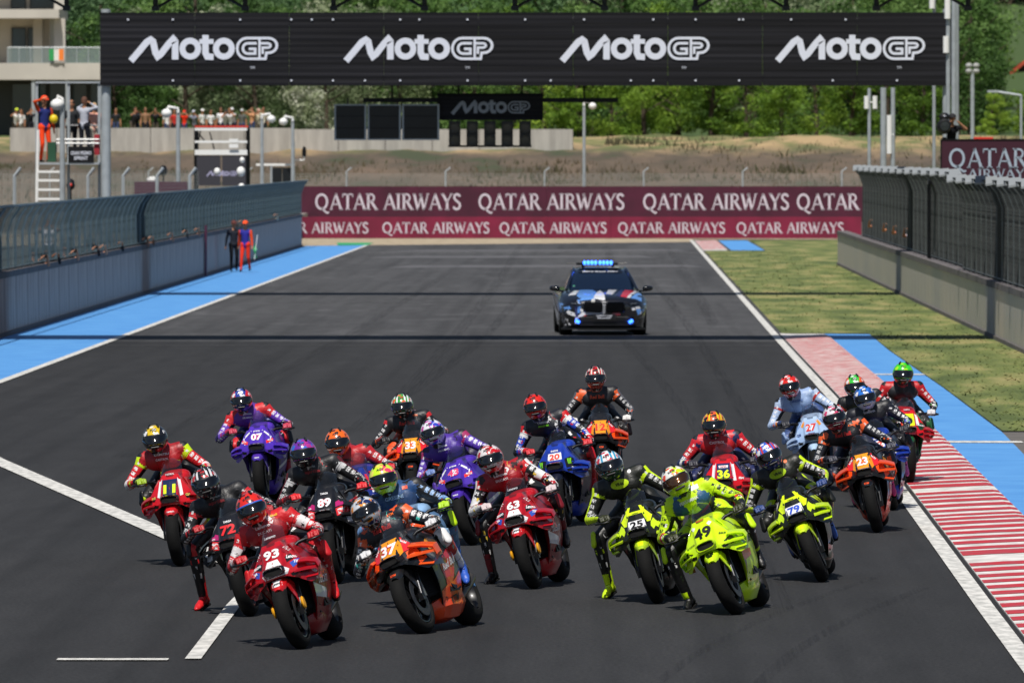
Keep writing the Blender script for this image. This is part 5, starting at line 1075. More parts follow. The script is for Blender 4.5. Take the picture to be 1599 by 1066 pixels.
def subdiv(vs, tris, mx):
    bm = bmesh.new(); V = [bm.verts.new((v[0], v[1], 0)) for v in vs]
    for t in tris:
        try: bm.faces.new([V[i] for i in t])
        except Exception: pass
    for _ in range(6):
        e = [e for e in bm.edges if e.calc_length() > mx]
        if not e: break
        bmesh.ops.subdivide_edges(bm, edges=e, cuts=1, use_grid_fill=False); bmesh.ops.triangulate(bm, faces=bm.faces)
    r_ = [(v.co.x, v.co.y) for v in bm.verts]; bm.verts.index_update(); f = [tuple(v.index for v in fc.verts) for fc in bm.faces]; bm.free(); return r_, f
_patch = {}
def proj(kind, uv, off, B):
    """drop (u, v) onto the bike: kind 'F' from the front, +-1 from a side"""
    out = []
    for (u, v) in uv:
        if kind == 'F': o, d = Vector((u,-1,v)), Vector((0,1,0))
        else: o, d = Vector((kind*1.0,u,v)), Vector((-kind,0,0))
        h = B.ray_cast(o, d); out.append(h[0]-d*off+(Vector((0,0,.0))) if h[0] else None)
    return out
def decal_mesh(name, kind, uv, fs, off, B, lim=.12):
    P = proj(kind, uv, off, B); ok = [f for f in fs if all(P[i] is not None for i in f) and max((P[a]-P[b]).length for a in f for b in f) < lim]
    used = sorted({i for f in ok for i in f}); ix = {u: k for k, u in enumerate(used)}
    me = bpy.data.meshes.new(name); me.from_pydata([P[u] for u in used], [], [tuple(ix[i] for i in f) for f in ok]); return me
def patch(kind, poly, B, key, off=.0025, mx=.035):
    k = (key, kind, tuple(poly), off)
    if k not in _patch:
        t = tessellate_polygon([[Vector((p[0], p[1], 0)) for p in poly]]); uv, fs = subdiv(poly, t, mx); _patch[k] = decal_mesh('colour_patch', kind, uv, fs, off, B)
    return _patch[k]
def textmesh(kind, s, cx, cy, h, wd, rot, B, off=.005, bold=.03, shear=0, mirror=1):
    vs, fs, w0, h0 = text_geo(s, bold, shear); ky = h/h0; kx = wd/w0 if wd else ky; c, sn = math.cos(R(rot)), math.sin(R(rot)); uv = []
    for v in vs: x, y = v[0]*kx*mirror, v[1]*ky; uv.append((cx+x*c-y*sn, cy+x*sn+y*c))
    tr = []
    for f in fs:
        for i in range(1, len(f)-1): tr.append((f[0], f[i], f[i+1]))
    if max(wd or 0, h) > .02: uv, tr = subdiv(uv, tr, .03)
    return decal_mesh('t', kind, uv, tr, off, B, .2)
def paint(c, c2=None): return mat('fairing_paint', c, .34, 0, .35, c2=c2, vs=7) if c2 else mat('fairing_paint', c, .34, 0, .35)
M_scr = bpy.data.materials.new('smoked_screen'); M_scr.use_nodes = True; n_ = M_scr.node_tree; b_ = n_.nodes['Principled BSDF']; b_.inputs['Base Color'].default_value = (.02,.022,.025,1); b_.inputs['Roughness'].default_value = .05; b_.inputs['Alpha'].default_value = .42; b_.inputs['Coat Weight'].default_value = 1
M_disc = mat('carbon_disc', '#2e2e30', .45, .3); M_rimk = mat('rim_black', '#101012', .35, .3, .3); M_fork = mat('fork_gold', '#8a7a4a', .3, .8); M_forkd = mat('fork_dark', '#26272a', .3, .6); M_eng = mat('engine_dark', '#18191b', .5, .4); M_rad = mat('radiator_dark', '#0d0e10', .6, .3); M_ex = mat('titanium', '#7d756c', .35, .9)
MIRW = {}
def bike(sp, M):
    t = thing('racing_motorcycle', sp['bike_label'], 'motorcycle'); t.matrix_world = M; k = sp.get('wing', 'B'); st = sp.get('steer', 0)
    P = paint(sp['base'], sp.get('base2')); blk = CARBON
    def L(name, key, m, par=t): o = link(name, ME[key], m, par); o.name = name; return o
    fw = bpy.data.objects.new('front_wheel', ME['rim_f']); col.objects.link(fw); fw.parent = t; 
    if not ME['rim_f'].materials: ME['rim_f'].materials.append(M_rimk)
    fw.location = FA; fw.rotation_euler = (0,0,R(st)); L('tyre', 'tyre_f', RUBBER, fw)
    for s in (-1, 1):
        d = L('brake_disc', 'disc', M_disc, fw); d.location = (s*.075,0,0)
        cl_ = MB().b2((s*.088-.028,.035,.30),(s*.088+.028,.10,.43)) if ('cal%d' % s) not in ME else None
        if cl_: ME['cal%d' % s] = cl_.mesh('brake_caliper', 30)
        L('brake_caliper', 'cal%d' % s, mat('caliper_metal', '#8d8a84', .35, .7))
        L('fork_leg', 'fork_l' if s < 0 else 'fork_r', sp.get('fork', M_forkd))
        if sp.get('duct'): d = L('brake_duct', 'duct', mat('duct_plastic', sp['duct'], .45)); d.location = (s*.128,.0,.36)
    rw_ = bpy.data.objects.new('rear_wheel', ME['rim_r']); col.objects.link(rw_); rw_.parent = t; rw_.location = RA
    if not ME['rim_r'].materials: ME['rim_r'].materials.append(M_rimk)
    L('tyre', 'tyre_r', RUBBER, rw_)
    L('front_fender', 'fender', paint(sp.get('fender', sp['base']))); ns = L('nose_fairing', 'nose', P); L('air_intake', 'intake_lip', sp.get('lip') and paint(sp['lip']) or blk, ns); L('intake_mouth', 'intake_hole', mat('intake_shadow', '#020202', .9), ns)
    for s in (-1, 1):
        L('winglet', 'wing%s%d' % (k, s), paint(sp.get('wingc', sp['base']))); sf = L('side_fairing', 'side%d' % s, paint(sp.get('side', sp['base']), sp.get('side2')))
        L('grip', 'grip%d' % s, RUBBER); L('lever_guard', 'guard%d' % s, sp.get('guardc') and mat('guard', sp['guardc'], .4) or BLACKP); L('foot_peg', 'peg%d' % s, DARKM)
    L('belly_pan', 'belly', paint(sp.get('belly', sp['base']))); L('windscreen', 'screen', M_scr); L('fuel_tank', 'tank', paint(sp.get('tank', sp['base']))); L('tail_unit', 'tail', paint(sp.get('tail', sp['base'])))
    L('engine', 'engine', M_eng); L('radiator', 'radiator', M_rad); L('swingarm', 'swing', mat('swingarm_finish', sp.get('swing', '#1d1e20'), .4, .3)); L('clip_on_bar', 'bars', DARKM); L('exhaust', 'exhaust', M_ex); L('rear_shock', 'shock', mat('shock_spring', sp.get('shock', '#b8a020'), .4))
    lay = .0015
    sp = dict(sp); sp['patches'] = [('F2', [(.12,.618),(.2,.635),(.225,.60),(.13,.592)], '#070708'), ('F2', [(.085,.895),(.10,.90),(.165,.83),(.155,.82)], '#0c0c0e'), ('S', [(.26,.60),(.40,.62),(.42,.30),(.36,.36)], '#0b0b0d')]+list(sp.get('patches', []))
    for d in sp.get('patches', []):
        kind, poly, c = d[0], d[1], d[2]; lay += .0002
        if kind == 'F2':      # both halves
            for s in (-1, 1):
                pl = [(s*a, b) for a, b in poly]; me = patch('F', pl, BN, 'n', lay); o = link('colour_panel', me, paint(c), ns)
        elif kind == 'F': o = link('colour_panel', patch('F', poly, BN, 'n', lay), paint(c), ns)
        elif kind == 'S':
            for s in (-1, 1): o = link('colour_panel', patch(s, poly, BS[s], 's', lay), paint(c), t)
        elif kind == 'E': o = link('colour_panel', patch('F', poly, BFE, 'e', lay), paint(c), t)
        elif kind == 'W': 
            for s in (-1, 1): pl = [(s*a, b) for a, b in poly]; o = link('colour_panel', patch('F', pl, BF[k], 'w'+k, lay), paint(c), ns)
    for d in sp.get('texts', []):
        kind, s_, x, z, h, wd, rot, c = d[:8]; sh = d[8] if len(d) > 8 else 0; bd = d[9] if len(d) > 9 else .03
        B = {'F': BN, 'C': BSC, 'W': BF[k], 'E': BFE}.get(kind) if not isinstance(kind, int) else BS[kind]
        kk = 'F' if not isinstance(kind, int) else kind
        me = textmesh(kk, s_, x, z, h, wd, rot, B, .004 if kind == 'C' else (.0078 if bd > .06 else .0095), bd, sh, 1 if kk == 'F' else (1 if kind > 0 else -1))
        link('race_number' if s_.strip().isdigit() else 'lettering', me, mat('print', c, .45), ns if kk == 'F' and kind != 'C' else t)
    return t
def place(c, lean, yaw_): 
    g = gpt(*c); return Matrix.Translation(g) @ Matrix.Rotation(R(-yaw_), 4, 'Z') @ Matrix.Rotation(R(-lean), 4, 'Y')
def localpt(M, px, py, yl):
    """bike-space point with local y = yl that projects to the pixel"""
    Mi = M.inverted(); Y = M.translation.y+yl; 
    for _ in range(4):
        p = Mi @ at(px, py, Y); Y += (yl-p.y)*.98
    return Mi @ at(px, py, Y)
# ------------------------------------------------------------------ the field of riders
K = '#101013'; W_ = '#e8e8ea'; RD = '#c4161c'; GLV = lambda c: mat('glove_leather', c, .5, bump=.3, bs=50); BT_ = lambda c: mat('boot_plastic', c, .4, bump=.2, bs=40)
def num(s, c, x=0, z=.775, h=.085, wd=.15, out=None, **k):
    r_ = []
    if out: r_.append(('F', s, x, z, h*1.0, wd, 0, out, 0, .085))
    r_.append(('F', s, x, z, h, wd, 0, c, 0, .035)); return r_
def plate(w1, w2, z0, z1): return [(-w1, z1), (w1, z1), (w2, z0), (-w2, z0)]
duc_p = [('F', [(-.045,.765),(.045,.765),(.075,.70),(.12,.66),(.1,.625),(-.1,.625),(-.12,.66),(-.075,.70)], W_), ('F2', [(.20,.62),(.262,.655),(.272,.60),(.215,.56)], '#7c0f1c'), ('F2', [(.045,.86),(.085,.875),(.15,.795),(.13,.77)], '#8c1020'), ('F2', [(.10,.765),(.195,.79),(.215,.745),(.11,.715)], K), ('F2', [(.13,.705),(.225,.735),(.235,.695),(.15,.66)], '#2b4fb0'), ('E', [(-.04,.60),(.04,.60),(.045,.55),(-.045,.55)], W_), ('S', [(.3,.5),(.7,.42),(.7,.34),(.35,.38)], W_), ('S', [(.3,.62),(.6,.6),(.95,.7),(.9,.76),(.4,.7)], '#7c0f1c')]
duc_t = [('F','Lenovo',-.155,.752,.028,.085,14,W_), ('F','Lenovo',.155,.752,.028,.085,-14,W_), ('F','TIM',-.185,.70,.022,.05,16,W_), ('F','TIM',.185,.70,.022,.05,-16,W_), ('F','2 riello',-.125,.83,.02,.06,48,W_), ('F','2 riello',.125,.83,.02,.06,-48,W_), ('C','Lenovo',0,.96,.022,.1,0,'#b9b9bd'), ('E','Lenovo',0,.575,.02,.07,0,K), (1,'DUCATI',.62,.5,.06,.3,0,W_), (-1,'DUCATI',.62,.5,.06,.3,0,W_)]
apr_t = [('F','TARGA',0,.86,.018,.075,0,W_), ('F','veskorda',-.165,.675,.026,.1,14,'#e23030'), ('F','veskorda',.165,.675,.026,.1,-14,'#e23030'), ('F','MONSTER',-.16,.735,.014,.05,10,W_), ('F','sky',-.17,.63,.02,.04,10,W_), ('F','NOLAN',.15,.80,.016,.05,-35,W_), (1,'aprilia',.6,.55,.08,.32,0,W_), (-1,'aprilia',.6,.55,.08,.32,0,W_)]
apr_p = [('F2', [(.10,.705),(.215,.735),(.25,.70),(.245,.655),(.11,.635)], '#d8262c'), ('F2', [(.115,.695),(.21,.722),(.235,.695),(.235,.665),(.12,.648)], W_), ('F2', [(.10,.765),(.16,.79),(.19,.755),(.185,.735),(.10,.72)], '#b3206a'), ('F2', [(.19,.615),(.26,.60),(.27,.56),(.20,.56)], '#c8c8cc'), ('S', [(.25,.75),(.95,.8),(.95,.74),(.3,.69)], '#c81e28')]
ktm_p = [('F', [(-.075,.86),(.075,.86),(.10,.80),(.115,.71),(.09,.69),(-.09,.69),(-.115,.71),(-.10,.80)], '#e8951a'), ('F2', [(.10,.80),(.15,.80),(.20,.745),(.215,.70),(.16,.715),(.115,.71)], '#d3202a'), ('F2', [(.20,.66),(.262,.66),(.272,.60),(.21,.56)], '#ef5016'), ('F2', [(.095,.85),(.135,.83),(.19,.77),(.17,.74),(.12,.75)], '#d3202a'), ('F2', [(.13,.70),(.23,.73),(.25,.66),(.14,.655)], '#ef5016'), ('F', [(-.1,.70),(.1,.70),(.13,.61),(-.13,.61)], K), ('S', [(.3,.72),(.45,.78),(.62,.74),(.6,.60),(.42,.60)], '#e8951a'), ('S', [(.45,.55),(.8,.66),(.95,.6),(.7,.36),(.55,.34)], '#c81e28'), ('S', [(.42,.3),(.55,.34),(.7,.36),(.95,.44),(.95,.1),(.48,.1)], '#ef4a14')]
ktm_t = [('F','Red Bull',-.125,.80,.016,.06,45,W_), ('F','Red Bull',.125,.80,.016,.06,-45,W_), (1,'Red Bull',.68,.52,.07,.34,10,W_), (-1,'Red Bull',.68,.52,.07,.34,10,W_), (1,'KTM',.7,.22,.06,.2,8,K), (-1,'KTM',.7,.22,.06,.2,8,K), ('E','KTM',0,.55,.018,.05,0,'#ef5016')]
pri_p = [('F2', [(.06,.85),(.07,.86),(.165,.78),(.155,.765)], W_), ('F2', [(.155,.78),(.165,.775),(.15,.70),(.14,.705)], W_), ('F2', [(.105,.735),(.205,.76),(.21,.73),(.11,.70)], '#e0342c'), ('S', [(.3,.4),(.9,.5),(.9,.46),(.3,.36)], W_), ('E', [(-.04,.60),(.04,.60),(.045,.55),(-.045,.55)], '#4a2b96')]
pri_t = [('F','prima',0,.85,.022,.075,0,W_), ('F','MOTUL',-.155,.732,.018,.06,14,W_), ('F','MOTUL',.155,.732,.018,.06,-14,W_), ('F','prima',-.19,.79,.02,.05,40,W_), ('F','prima',.19,.79,.02,.05,-40,W_), ('E','YAMAHA',0,.55,.014,.06,0,W_), (1,'prima',.6,.6,.09,.35,5,W_), (-1,'prima',.6,.6,.09,.35,5,W_)]
vr_p = [('F2', [(.04,.905),(.085,.90),(.155,.815),(.125,.745),(.095,.745)], '#d6f019'), ('F', [(-.09,.86),(.09,.86),(.08,.835),(-.08,.835)], '#d6f019'), ('F2', [(.125,.735),(.15,.765),(.165,.74),(.19,.75),(.20,.70),(.185,.665),(.16,.69),(.14,.665),(.12,.70)], '#c2e21c'), ('W', [(.27,.70),(.33,.68),(.33,.60),(.29,.60)], '#d6f019'), ('E', [(-.05,.60),(.05,.60),(.05,.55),(-.05,.55)], '#d6f019'), ('S', [(.25,.8),(.6,.78),(.8,.6),(.6,.62)], '#d6f019')]
vr_t = [('F','MOTUL',-.205,.72,.014,.05,35,K), ('F','MOTUL',.205,.72,.014,.05,-35,K), ('F','Super B',-.15,.81,.018,.06,50,W_), ('F','Super B',.15,.81,.018,.06,-50,W_), ('F','Trackhouse',0,.845,.01,.06,0,K)]
claw = lambda cx, cz, s=1: [('F', [(cx-.022+dx, cz+.03*s), (cx-.012+dx, cz+.034*s), (cx-.008+dx+sh, cz-.03*s), (cx-.014+dx+sh, cz-.026*s)], '#7bd420') for dx, sh in ((0,.004),(.015,.0),(.03,-.004))]
yam_p = [('F2', [(.10,.735),(.215,.765),(.24,.64),(.12,.635)], K), ('F', plate(.07,.08,.735,.81), W_)]+claw(-.165,.70)+claw(.15,.70)+[('S', [(.25,.8),(.95,.7),(.95,.5),(.4,.6)], K)]
V49 = '#c9f010'
RS = [
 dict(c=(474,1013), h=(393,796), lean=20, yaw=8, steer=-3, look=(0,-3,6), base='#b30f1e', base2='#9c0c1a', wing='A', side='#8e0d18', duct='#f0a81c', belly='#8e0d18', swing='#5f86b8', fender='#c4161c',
  patches=duc_p, texts=num('93',W_,0,.818,.072,.135)+duc_t,
  helm=('#d9281c','#c41a14','#3a1212','plain'), strip='#2b5fc0', brow='SHOEI', suit=dict(torso=[(0,'#7a0d14'),(.5,'#9a1420'),(.85,'#c81c24')], arm=[(0,'#c81c24'),(.2,'#d8d4d4'),(.34,'#c81c24'),(.5,'#18181a'),(.58,'#b01620'),(.74,'#dcdcdc'),(.8,'#b01620')], leg=[(0,'#101013'),(.35,'#b01620'),(.5,'#c81c24')], stripe=(None,'#b01620'), logo=('#dedede','#2a2a2a')), glove='#b3121c', boot='#d41a20',
  bike_label='leading scarlet race bike number 93 leaning left at the very front of the pack', rider_label='rider in red leathers and plain red helmet leading the pack on bike 93'),
 dict(c=(667,989), h=(570,802), lean=26, yaw=15, steer=-4, look=(0,-6,8), base='#17181c', wing='C', wingc='#e8561c', side='#17181c', belly='#ef4a14', fender='#1a1a1c', swing='#4f7fb5', patches=ktm_p, texts=num('37',W_,0,.78,.09,.15,'#c02020')+ktm_t, tank='#17181c',
  helm=('#c9ced4','#1b2b5c','#e08a1a','swirl'), brow='AGV', suit=dict(torso=[(0,'#15161c'),(.6,'#1a1c26'),(.9,'#e0541c')], arm=[(0,'#e8602c'),(.16,'#1a1c26'),(.62,'#23263a'),(.8,'#e8861c'),(.86,'#15161c')], leg=[(0,'#e0501c'),(.42,'#dedede'),(.56,'#b8322c'),(.75,'#dedede')], logo=('#dedede','#4fd0c0')), glove='#c9c9cc', boot='#2a55b5', elb=.4,
  bike_label='orange and black race bike number 37 leaning hard beside the red leader', rider_label='rider in navy and orange leathers with white and navy helmet on bike 37'),
 dict(c=(1155,959), h=(1056,752), lean=25, yaw=9, steer=-3, look=(0,-4,10), base=V49, wing='A', side=V49, belly=V49, fender=V49, lip=V49, swing='#6a7f9a', guardc='#1a1a1a', vis=1,
  patches=[('F2', [(.15,.65),(.22,.68),(.235,.64),(.17,.62)], '#2a2d12'), ('E', [(-.035,.60),(.035,.60),(.04,.56),(-.04,.56)], '#16230c'), ('S', [(.3,.55),(.6,.6),(.65,.45),(.35,.42)], '#e0502c'), ('F2', [(.055,.855),(.08,.87),(.1,.85),(.075,.83)], W_)], texts=num('49','#0c0c0c',0,.79,.095,.165)+[('F','BK8',.16,.72,.016,.06,-20,'#1a2a10'),('F','RS TAICHI',-.15,.715,.014,.09,12,'#1a2a10'),('F','SPORTITALIA',-.11,.835,.012,.05,45,'#1a2a10'),('C','SPORTIT',0,.90,.016,.08,0,'#d02030'),(1,'VR46',.6,.6,.08,.3,0,'#1a2a10'),(-1,'VR46',.6,.6,.08,.3,0,'#1a2a10')],
  helm=('#e8e8e0','#c9f010','#e0482c','swirl','#c9f010'), brow='SHOEI', suit=dict(torso=[(0,'#15151a'),(.45,'#c02030'),(.6,'#2d5a80'),(.72,V49)], arm=[(0,V49),(.42,'#b8dc10'),(.62,'#d42a2c'),(.72,V49),(.86,'#15151a')], leg=[(0,V49),(.3,'#111111'),(.55,'#101013'),(.93,V49)], logo=('#20301a','#f0f0f0')), glove='#2c3010', boot='#0e0e10', foot=(1074,946), fs=-1,
  bike_label='fluorescent yellow race bike number 49 leaning left in the right front of the pack', rider_label='rider in fluorescent yellow leathers with bronze visor trailing a black boot on bike 49'),
 dict(c=(1030,942), h=(952,728), lean=16, yaw=6, look=(0,-2,4), base='#14170f', wing='A', wingc='#c6e61a', side='#14170f', fender='#a8c81c', patches=vr_p+[('F', plate(.075,.085,.71,.78), W_)], texts=num('25','#101010',0,.745,.06,.12)+vr_t, swing='#222',
  helm=('#3a9ac0','#e8e8ea','#c43040','stripe','#1f4a2c'), brow='AGV', suit=dict(torso=[(0,'#141614'),(.42,'#c9e818'),(.62,'#15170f')], arm=[(0,'#15170f'),(.08,'#c9e818'),(.14,'#15170f'),(.55,'#1b1e16'),(.66,'#c8c8c8'),(.7,'#141614')], leg=[(0,'#121410'),(.88,'#c9e818')], stripe=('#c9e818',None), logo=('#c9c9c9','#c9e818'), logo_amt=.35), glove='#2a2e14', boot='#c6ea1c', foot=(951,925), fs=-1,
  bike_label='black and lime race bike number 25 directly left of the yellow 49', rider_label='rider in black and lime leathers dangling a lime boot, blue and white helmet'),
 dict(c=(837,919), h=(766,718), lean=16, yaw=9, look=(0,-2,5), base='#b30f1e', base2='#9c0c1a', wing='A', side='#8e0d18', duct='#f0a81c', fender='#c4161c', patches=duc_p, texts=num('63',W_,0,.81,.07,.125,'#8c1020')+duc_t, swing='#3a5a90',
  helm=('#d8d4d4','#c41a24','#b01620','swirl'), brow='AGV', suit=dict(torso=[(0,'#7a0d14'),(.45,'#a01420'),(.9,'#2a1014')], arm=[(0,'#c8161f'),(.14,'#18181a'),(.3,'#dcdcdc'),(.42,'#b01620'),(.6,'#18181a'),(.7,'#dedede'),(.84,'#b01620')], leg=[(0,'#121214'),(.8,'#7a1420')], stripe=('#dedede',None), logo=('#dedede','#e0c040')), glove='#c9b9bb', boot='#141416', foot=(768,905), fs=-1,
  bike_label='scarlet race bike number 63 alone in the centre of the pack', rider_label='rider in dark red leathers and red-white helmet dragging a black boot on 63'),
 dict(c=(1288,908), h=(1201,713), lean=23, yaw=3, look=(0,-3,6), base='#14170f', wing='A', wingc='#c6e61a', side='#14170f', fender='#c4e41c', patches=vr_p+[('F', plate(.08,.085,.71,.785), '#e8e8ea')], texts=num('79','#2a4fc0',0,.747,.062,.12)+vr_t, swing='#222', shock='#88aadd',
  helm=('#c43a40','#2c5fc8','#e8e8ea','stripe','#1a2f70'), brow='Arai', browc='#f0f0f0', suit=dict(torso=[(0,'#141614'),(.4,'#b8d618'),(.64,'#15170f')], arm=[(0,'#15170f'),(.1,'#c9e818'),(.16,'#15170f')], leg=[(0,'#121410'),(.2,'#c9e818'),(.3,'#121410')], stripe=('#c9e818','#c9e818'), logo=('#c9c9c9','#c04040'), logo_amt=.4), glove='#26407a', boot='#2a4a90',
  bike_label='black and lime race bike number 79 leaning right of the yellow 49', rider_label='rider in black and lime leathers, blue gloves and blue and red striped helmet'),
 dict(c=(393,962), h=(321,756), lean=16, yaw=7, look=(0,-2,5), base='#15151a', base2='#1e1e22', wing='C', wingc='#141416', side='#15151a', fender='#1a1a1c', patches=apr_p, texts=num('72','#d8262c',.0,.79,.085,.14,K)+apr_t,
  helm=('#d8d8da','#18181c','#c02c30','stripe','#2a2a2e'), brow='AGV', suit=dict(torso=[(0,'#121215'),(.9,'#1a1a1f')], arm=[(0,'#1a1a1f'),(.1,'#c8262c'),(.18,'#141417'),(.8,'#9a2026'),(.86,'#141417')], leg=[(0,'#121215'),(.5,'#c8262c'),(.56,'#141417')], logo=('#c9c9c9','#c8262c'), logo_amt=.4), glove='#a81c22', boot='#c81e24', foot=(316,944), fs=-1,
  bike_label='black race bike number 72 half hidden behind the leading red bike', rider_label='rider in black leathers dangling a red boot behind the leader, white and black helmet'),
 dict(c=(528,911), h=(474,709), lean=10, yaw=6, look=(0,0,4), base='#131316', base2='#1c1c20', wing='C', wingc='#141416', side='#131316', fender='#141416', patches=apr_p, texts=num('89','#e8e8ea',0,.775,.08,.13,'#c8262c')+apr_t,
  helm=('#6a2a9a','#b0348c','#2c6ac8','swirl','#15151a'), brow='KYT', suit=dict(torso=[(0,'#121215'),(.9,'#17171b')], arm=[(0,'#17171b'),(.12,'#b9b9bb'),(.2,'#141417')], leg=[(0,'#121215')], stripe=('#5a1820',None), logo=('#c9c9c9','#c8262c'), logo_amt=.5), glove='#d01c24', boot='#1a1a1c',
  bike_label='black race bike number 89 with red and white side panels behind the leader', rider_label='rider in black leathers with bright red gloves and purple and pink helmet'),
 dict(c=(662,952), h=(599,749), lean=14, yaw=9, look=(0,-2,6), base='#8fb4dc', base2='#7ea4d0', wing='B', side='#6f97c8', fender='#a9c4e4', patches=[('F', plate(.06,.08,.72,.85), '#e2842c'), ('S',[(.3,.5),(.9,.6),(.9,.5),(.3,.4)],'#d04030')], texts=num('54','#c02c2c',0,.78,.075,.12,W_)+[(1,'Gresini',.6,.66,.06,.3,0,K),('F','Q8',.16,.72,.025,.05,-15,'#1a2f70')],
  helm=('#c9f028','#e8406c','#f0e060','swirl','#c9f028'), brow='AGV', suit=dict(torso=[(0,'#1d3a64'),(.5,'#24487a'),(.9,'#15151a')], arm=[(0,'#15151a'),(.12,'#141417'),(.5,'#6f97c8'),(.75,'#3f6fb0'),(.88,'#c9e818')], leg=[(0,'#15161c'),(.55,'#6f97c8')], logo=('#9ab8e0','#e05030'), logo_amt=.3), glove='#a8d018', boot='#2c5fb0', slider='#c9f010',
  bike_label='pale blue race bike hidden behind the orange and black number 37', rider_label='rider in navy and pale blue leathers with pink and lime helmet behind bike 37'),
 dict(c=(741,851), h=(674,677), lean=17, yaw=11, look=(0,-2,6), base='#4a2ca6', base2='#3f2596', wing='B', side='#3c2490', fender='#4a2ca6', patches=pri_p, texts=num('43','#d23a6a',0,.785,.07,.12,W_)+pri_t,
  helm=('#e0e0e8','#3c4ac0','#c03a9a','swirl'), brow='AGV', suit=dict(torso=[(0,'#3a2470'),(.6,'#4c2f96'),(.9,'#2a1c50')], arm=[(0,'#a02c60'),(.12,'#5c3ca8'),(.7,'#7a50b8'),(.86,'#c03060')], leg=[(0,'#221a40'),(.5,'#4c2f96')], logo=('#e0e0e8','#c02c50'), logo_amt=.4), glove='#5f78b0', boot='#2a2050',
  bike_label='violet race bike number 43 left of the scarlet 63', rider_label='rider in violet leathers with white blue and pink helmet on bike 43'),
 dict(c=(885,822), h=(836,636), lean=10, yaw=8, look=(0,-2,4), base='#1c3ca8', base2='#16308c', wing='B', side='#101a3c', fender='#14182a', wingc='#1c3ca8', patches=yam_p, texts=num('20','#e0402c',0,.772,.06,.115)+[('F','ENEOS',0,.835,.018,.08,0,W_),('F','YAMAHA',-.2,.63,.014,.06,10,W_),('F','YAMAHA',.2,.63,.014,.06,-10,W_),(1,'YAMAHA',.6,.6,.07,.34,0,W_)], swing='#1c2c60',
  helm=('#d9281c','#c41a14','#5c1414','plain'), brow='HJC', suit=dict(torso=[(0,'#15161c'),(.55,'#1a1c26'),(.92,'#1c3ca8')], arm=[(0,'#c8161f'),(.12,'#dedede'),(.2,'#1c3ca8'),(.4,'#18181a'),(.62,'#1c3ca8'),(.8,'#dedede'),(.86,'#c8161f')], leg=[(0,'#15161c'),(.5,'#c8161f')], logo=('#dedede','#c8161f'), logo_amt=.6), glove='#c82630', boot='#c81e24',
  bike_label='royal blue race bike number 20 with green claw marks behind the scarlet 63', rider_label='rider in blue black and white leathers with red helmet and red gloves'),
 dict(c=(943,768), h=(930,591), lean=3, yaw=0, look=(0,0,0), base='#1a1a1e', wing='C', wingc='#ef5016', side='#1a1a1e', belly='#ef4a14', fender='#141416', patches=ktm_p, texts=num('12','#d03018',0,.785,.08,.12,'#f09a50')+ktm_t,
  helm=('#d8d4cc','#c41a1c','#2a1a14','stripe','#b0341c'), brow='Arai', suit=dict(torso=[(0,'#15151a'),(.5,'#1c1c20'),(.9,'#e8602c')], arm=[(0,'#e8602c'),(.14,'#1a1c22'),(.8,'#c84a1c'),(.86,'#1a1c22')], leg=[(0,'#15151a'),(.6,'#3a2018')], stripe=('#5a5a60',None), logo=('#c9c9c9','#e05a20'), logo_amt=.3), glove='#d4d2cf', boot='#1a1a1c',
  bike_label='orange and black race bike number 12, upright at the back centre of the pack', rider_label='rider sitting upright with white gloves and red and white striped helmet at the back'),
 dict(c=(281,884), h=(242,687), lean=8, yaw=4, look=(0,0,3), base='#c0141f', wing='A', side='#a01019', fender='#c4161c', patches=[('F', plate(.075,.09,.69,.86), '#17234a'), ('F2', [(.075,.87),(.10,.87),(.13,.70),(.10,.69)], W_), ('F2', [(.14,.70),(.235,.72),(.24,.655),(.16,.66)], K), ('S', [(.3,.4),(.9,.5),(.9,.42),(.3,.32)], W_)], texts=num('11','#d6f019',0,.77,.085,.12)+[('F','GIVI',-.18,.69,.024,.06,12,'#e0c060'),('F','GIVI',.18,.69,.024,.06,-12,'#e0c060'),('C','CASTROL',0,.91,.016,.09,0,'#d0d0d0'),(1,'HONDA',.6,.6,.07,.3,0,W_),('E','CASTROL',0,.55,.014,.08,0,W_)], shock='#c81e24',
  helm=('#d8b81c','#18181c','#e8e8ea','band','#1a1a1e'), brow='HJC', suit=dict(torso=[(0,'#121215'),(.35,'#a81820'),(.9,'#8e1018')], arm=[(0,'#c9e818'),(.16,'#c81e28'),(.5,'#dedede'),(.62,'#c81e28'),(.86,'#1a1a1e')], leg=[(0,'#121215'),(.5,'#c9e818'),(.62,'#141417')], logo=('#dedede','#c9e818'), logo_amt=.3), glove='#8fae1c', boot='#b8d61c', cuff='#1e2a5c',
  bike_label='red and navy race bike number 11 farthest left in the pack', rider_label='farthest left rider in red leathers with yellow shoulders and yellow and black helmet'),
 dict(c=(411,787), h=(377,626), lean=6, yaw=4, look=(0,0,3), base='#5230b4', base2='#4528a0', wing='B', side='#3c2490', fender='#4a2ca6', patches=pri_p, texts=num('07','#e8e8ea',0,.785,.075,.13,'#d23a6a')+pri_t,
  helm=('#2a3f96','#c8202c','#e8e8ea','band','#1e2c60'), brow='Arai', browc='#f0f0f0', suit=dict(torso=[(0,'#2c2070'),(.35,'#5a2a90'),(.85,'#c8262c')], arm=[(0,'#c8262c'),(.2,'#6a3ab0'),(.5,'#1e1a48'),(.6,'#7048b8'),(.86,'#c03060')], leg=[(0,'#1c2c80'),(.4,'#c81e28'),(.55,'#15151a')], logo=('#e0e0e8','#c02c50'), logo_amt=.4), glove='#b8304a', boot='#a01c28',
  bike_label='violet race bike number 07 at the back left of the pack', rider_label='rider in violet leathers with red shoulders and navy and red helmet on bike 07'),
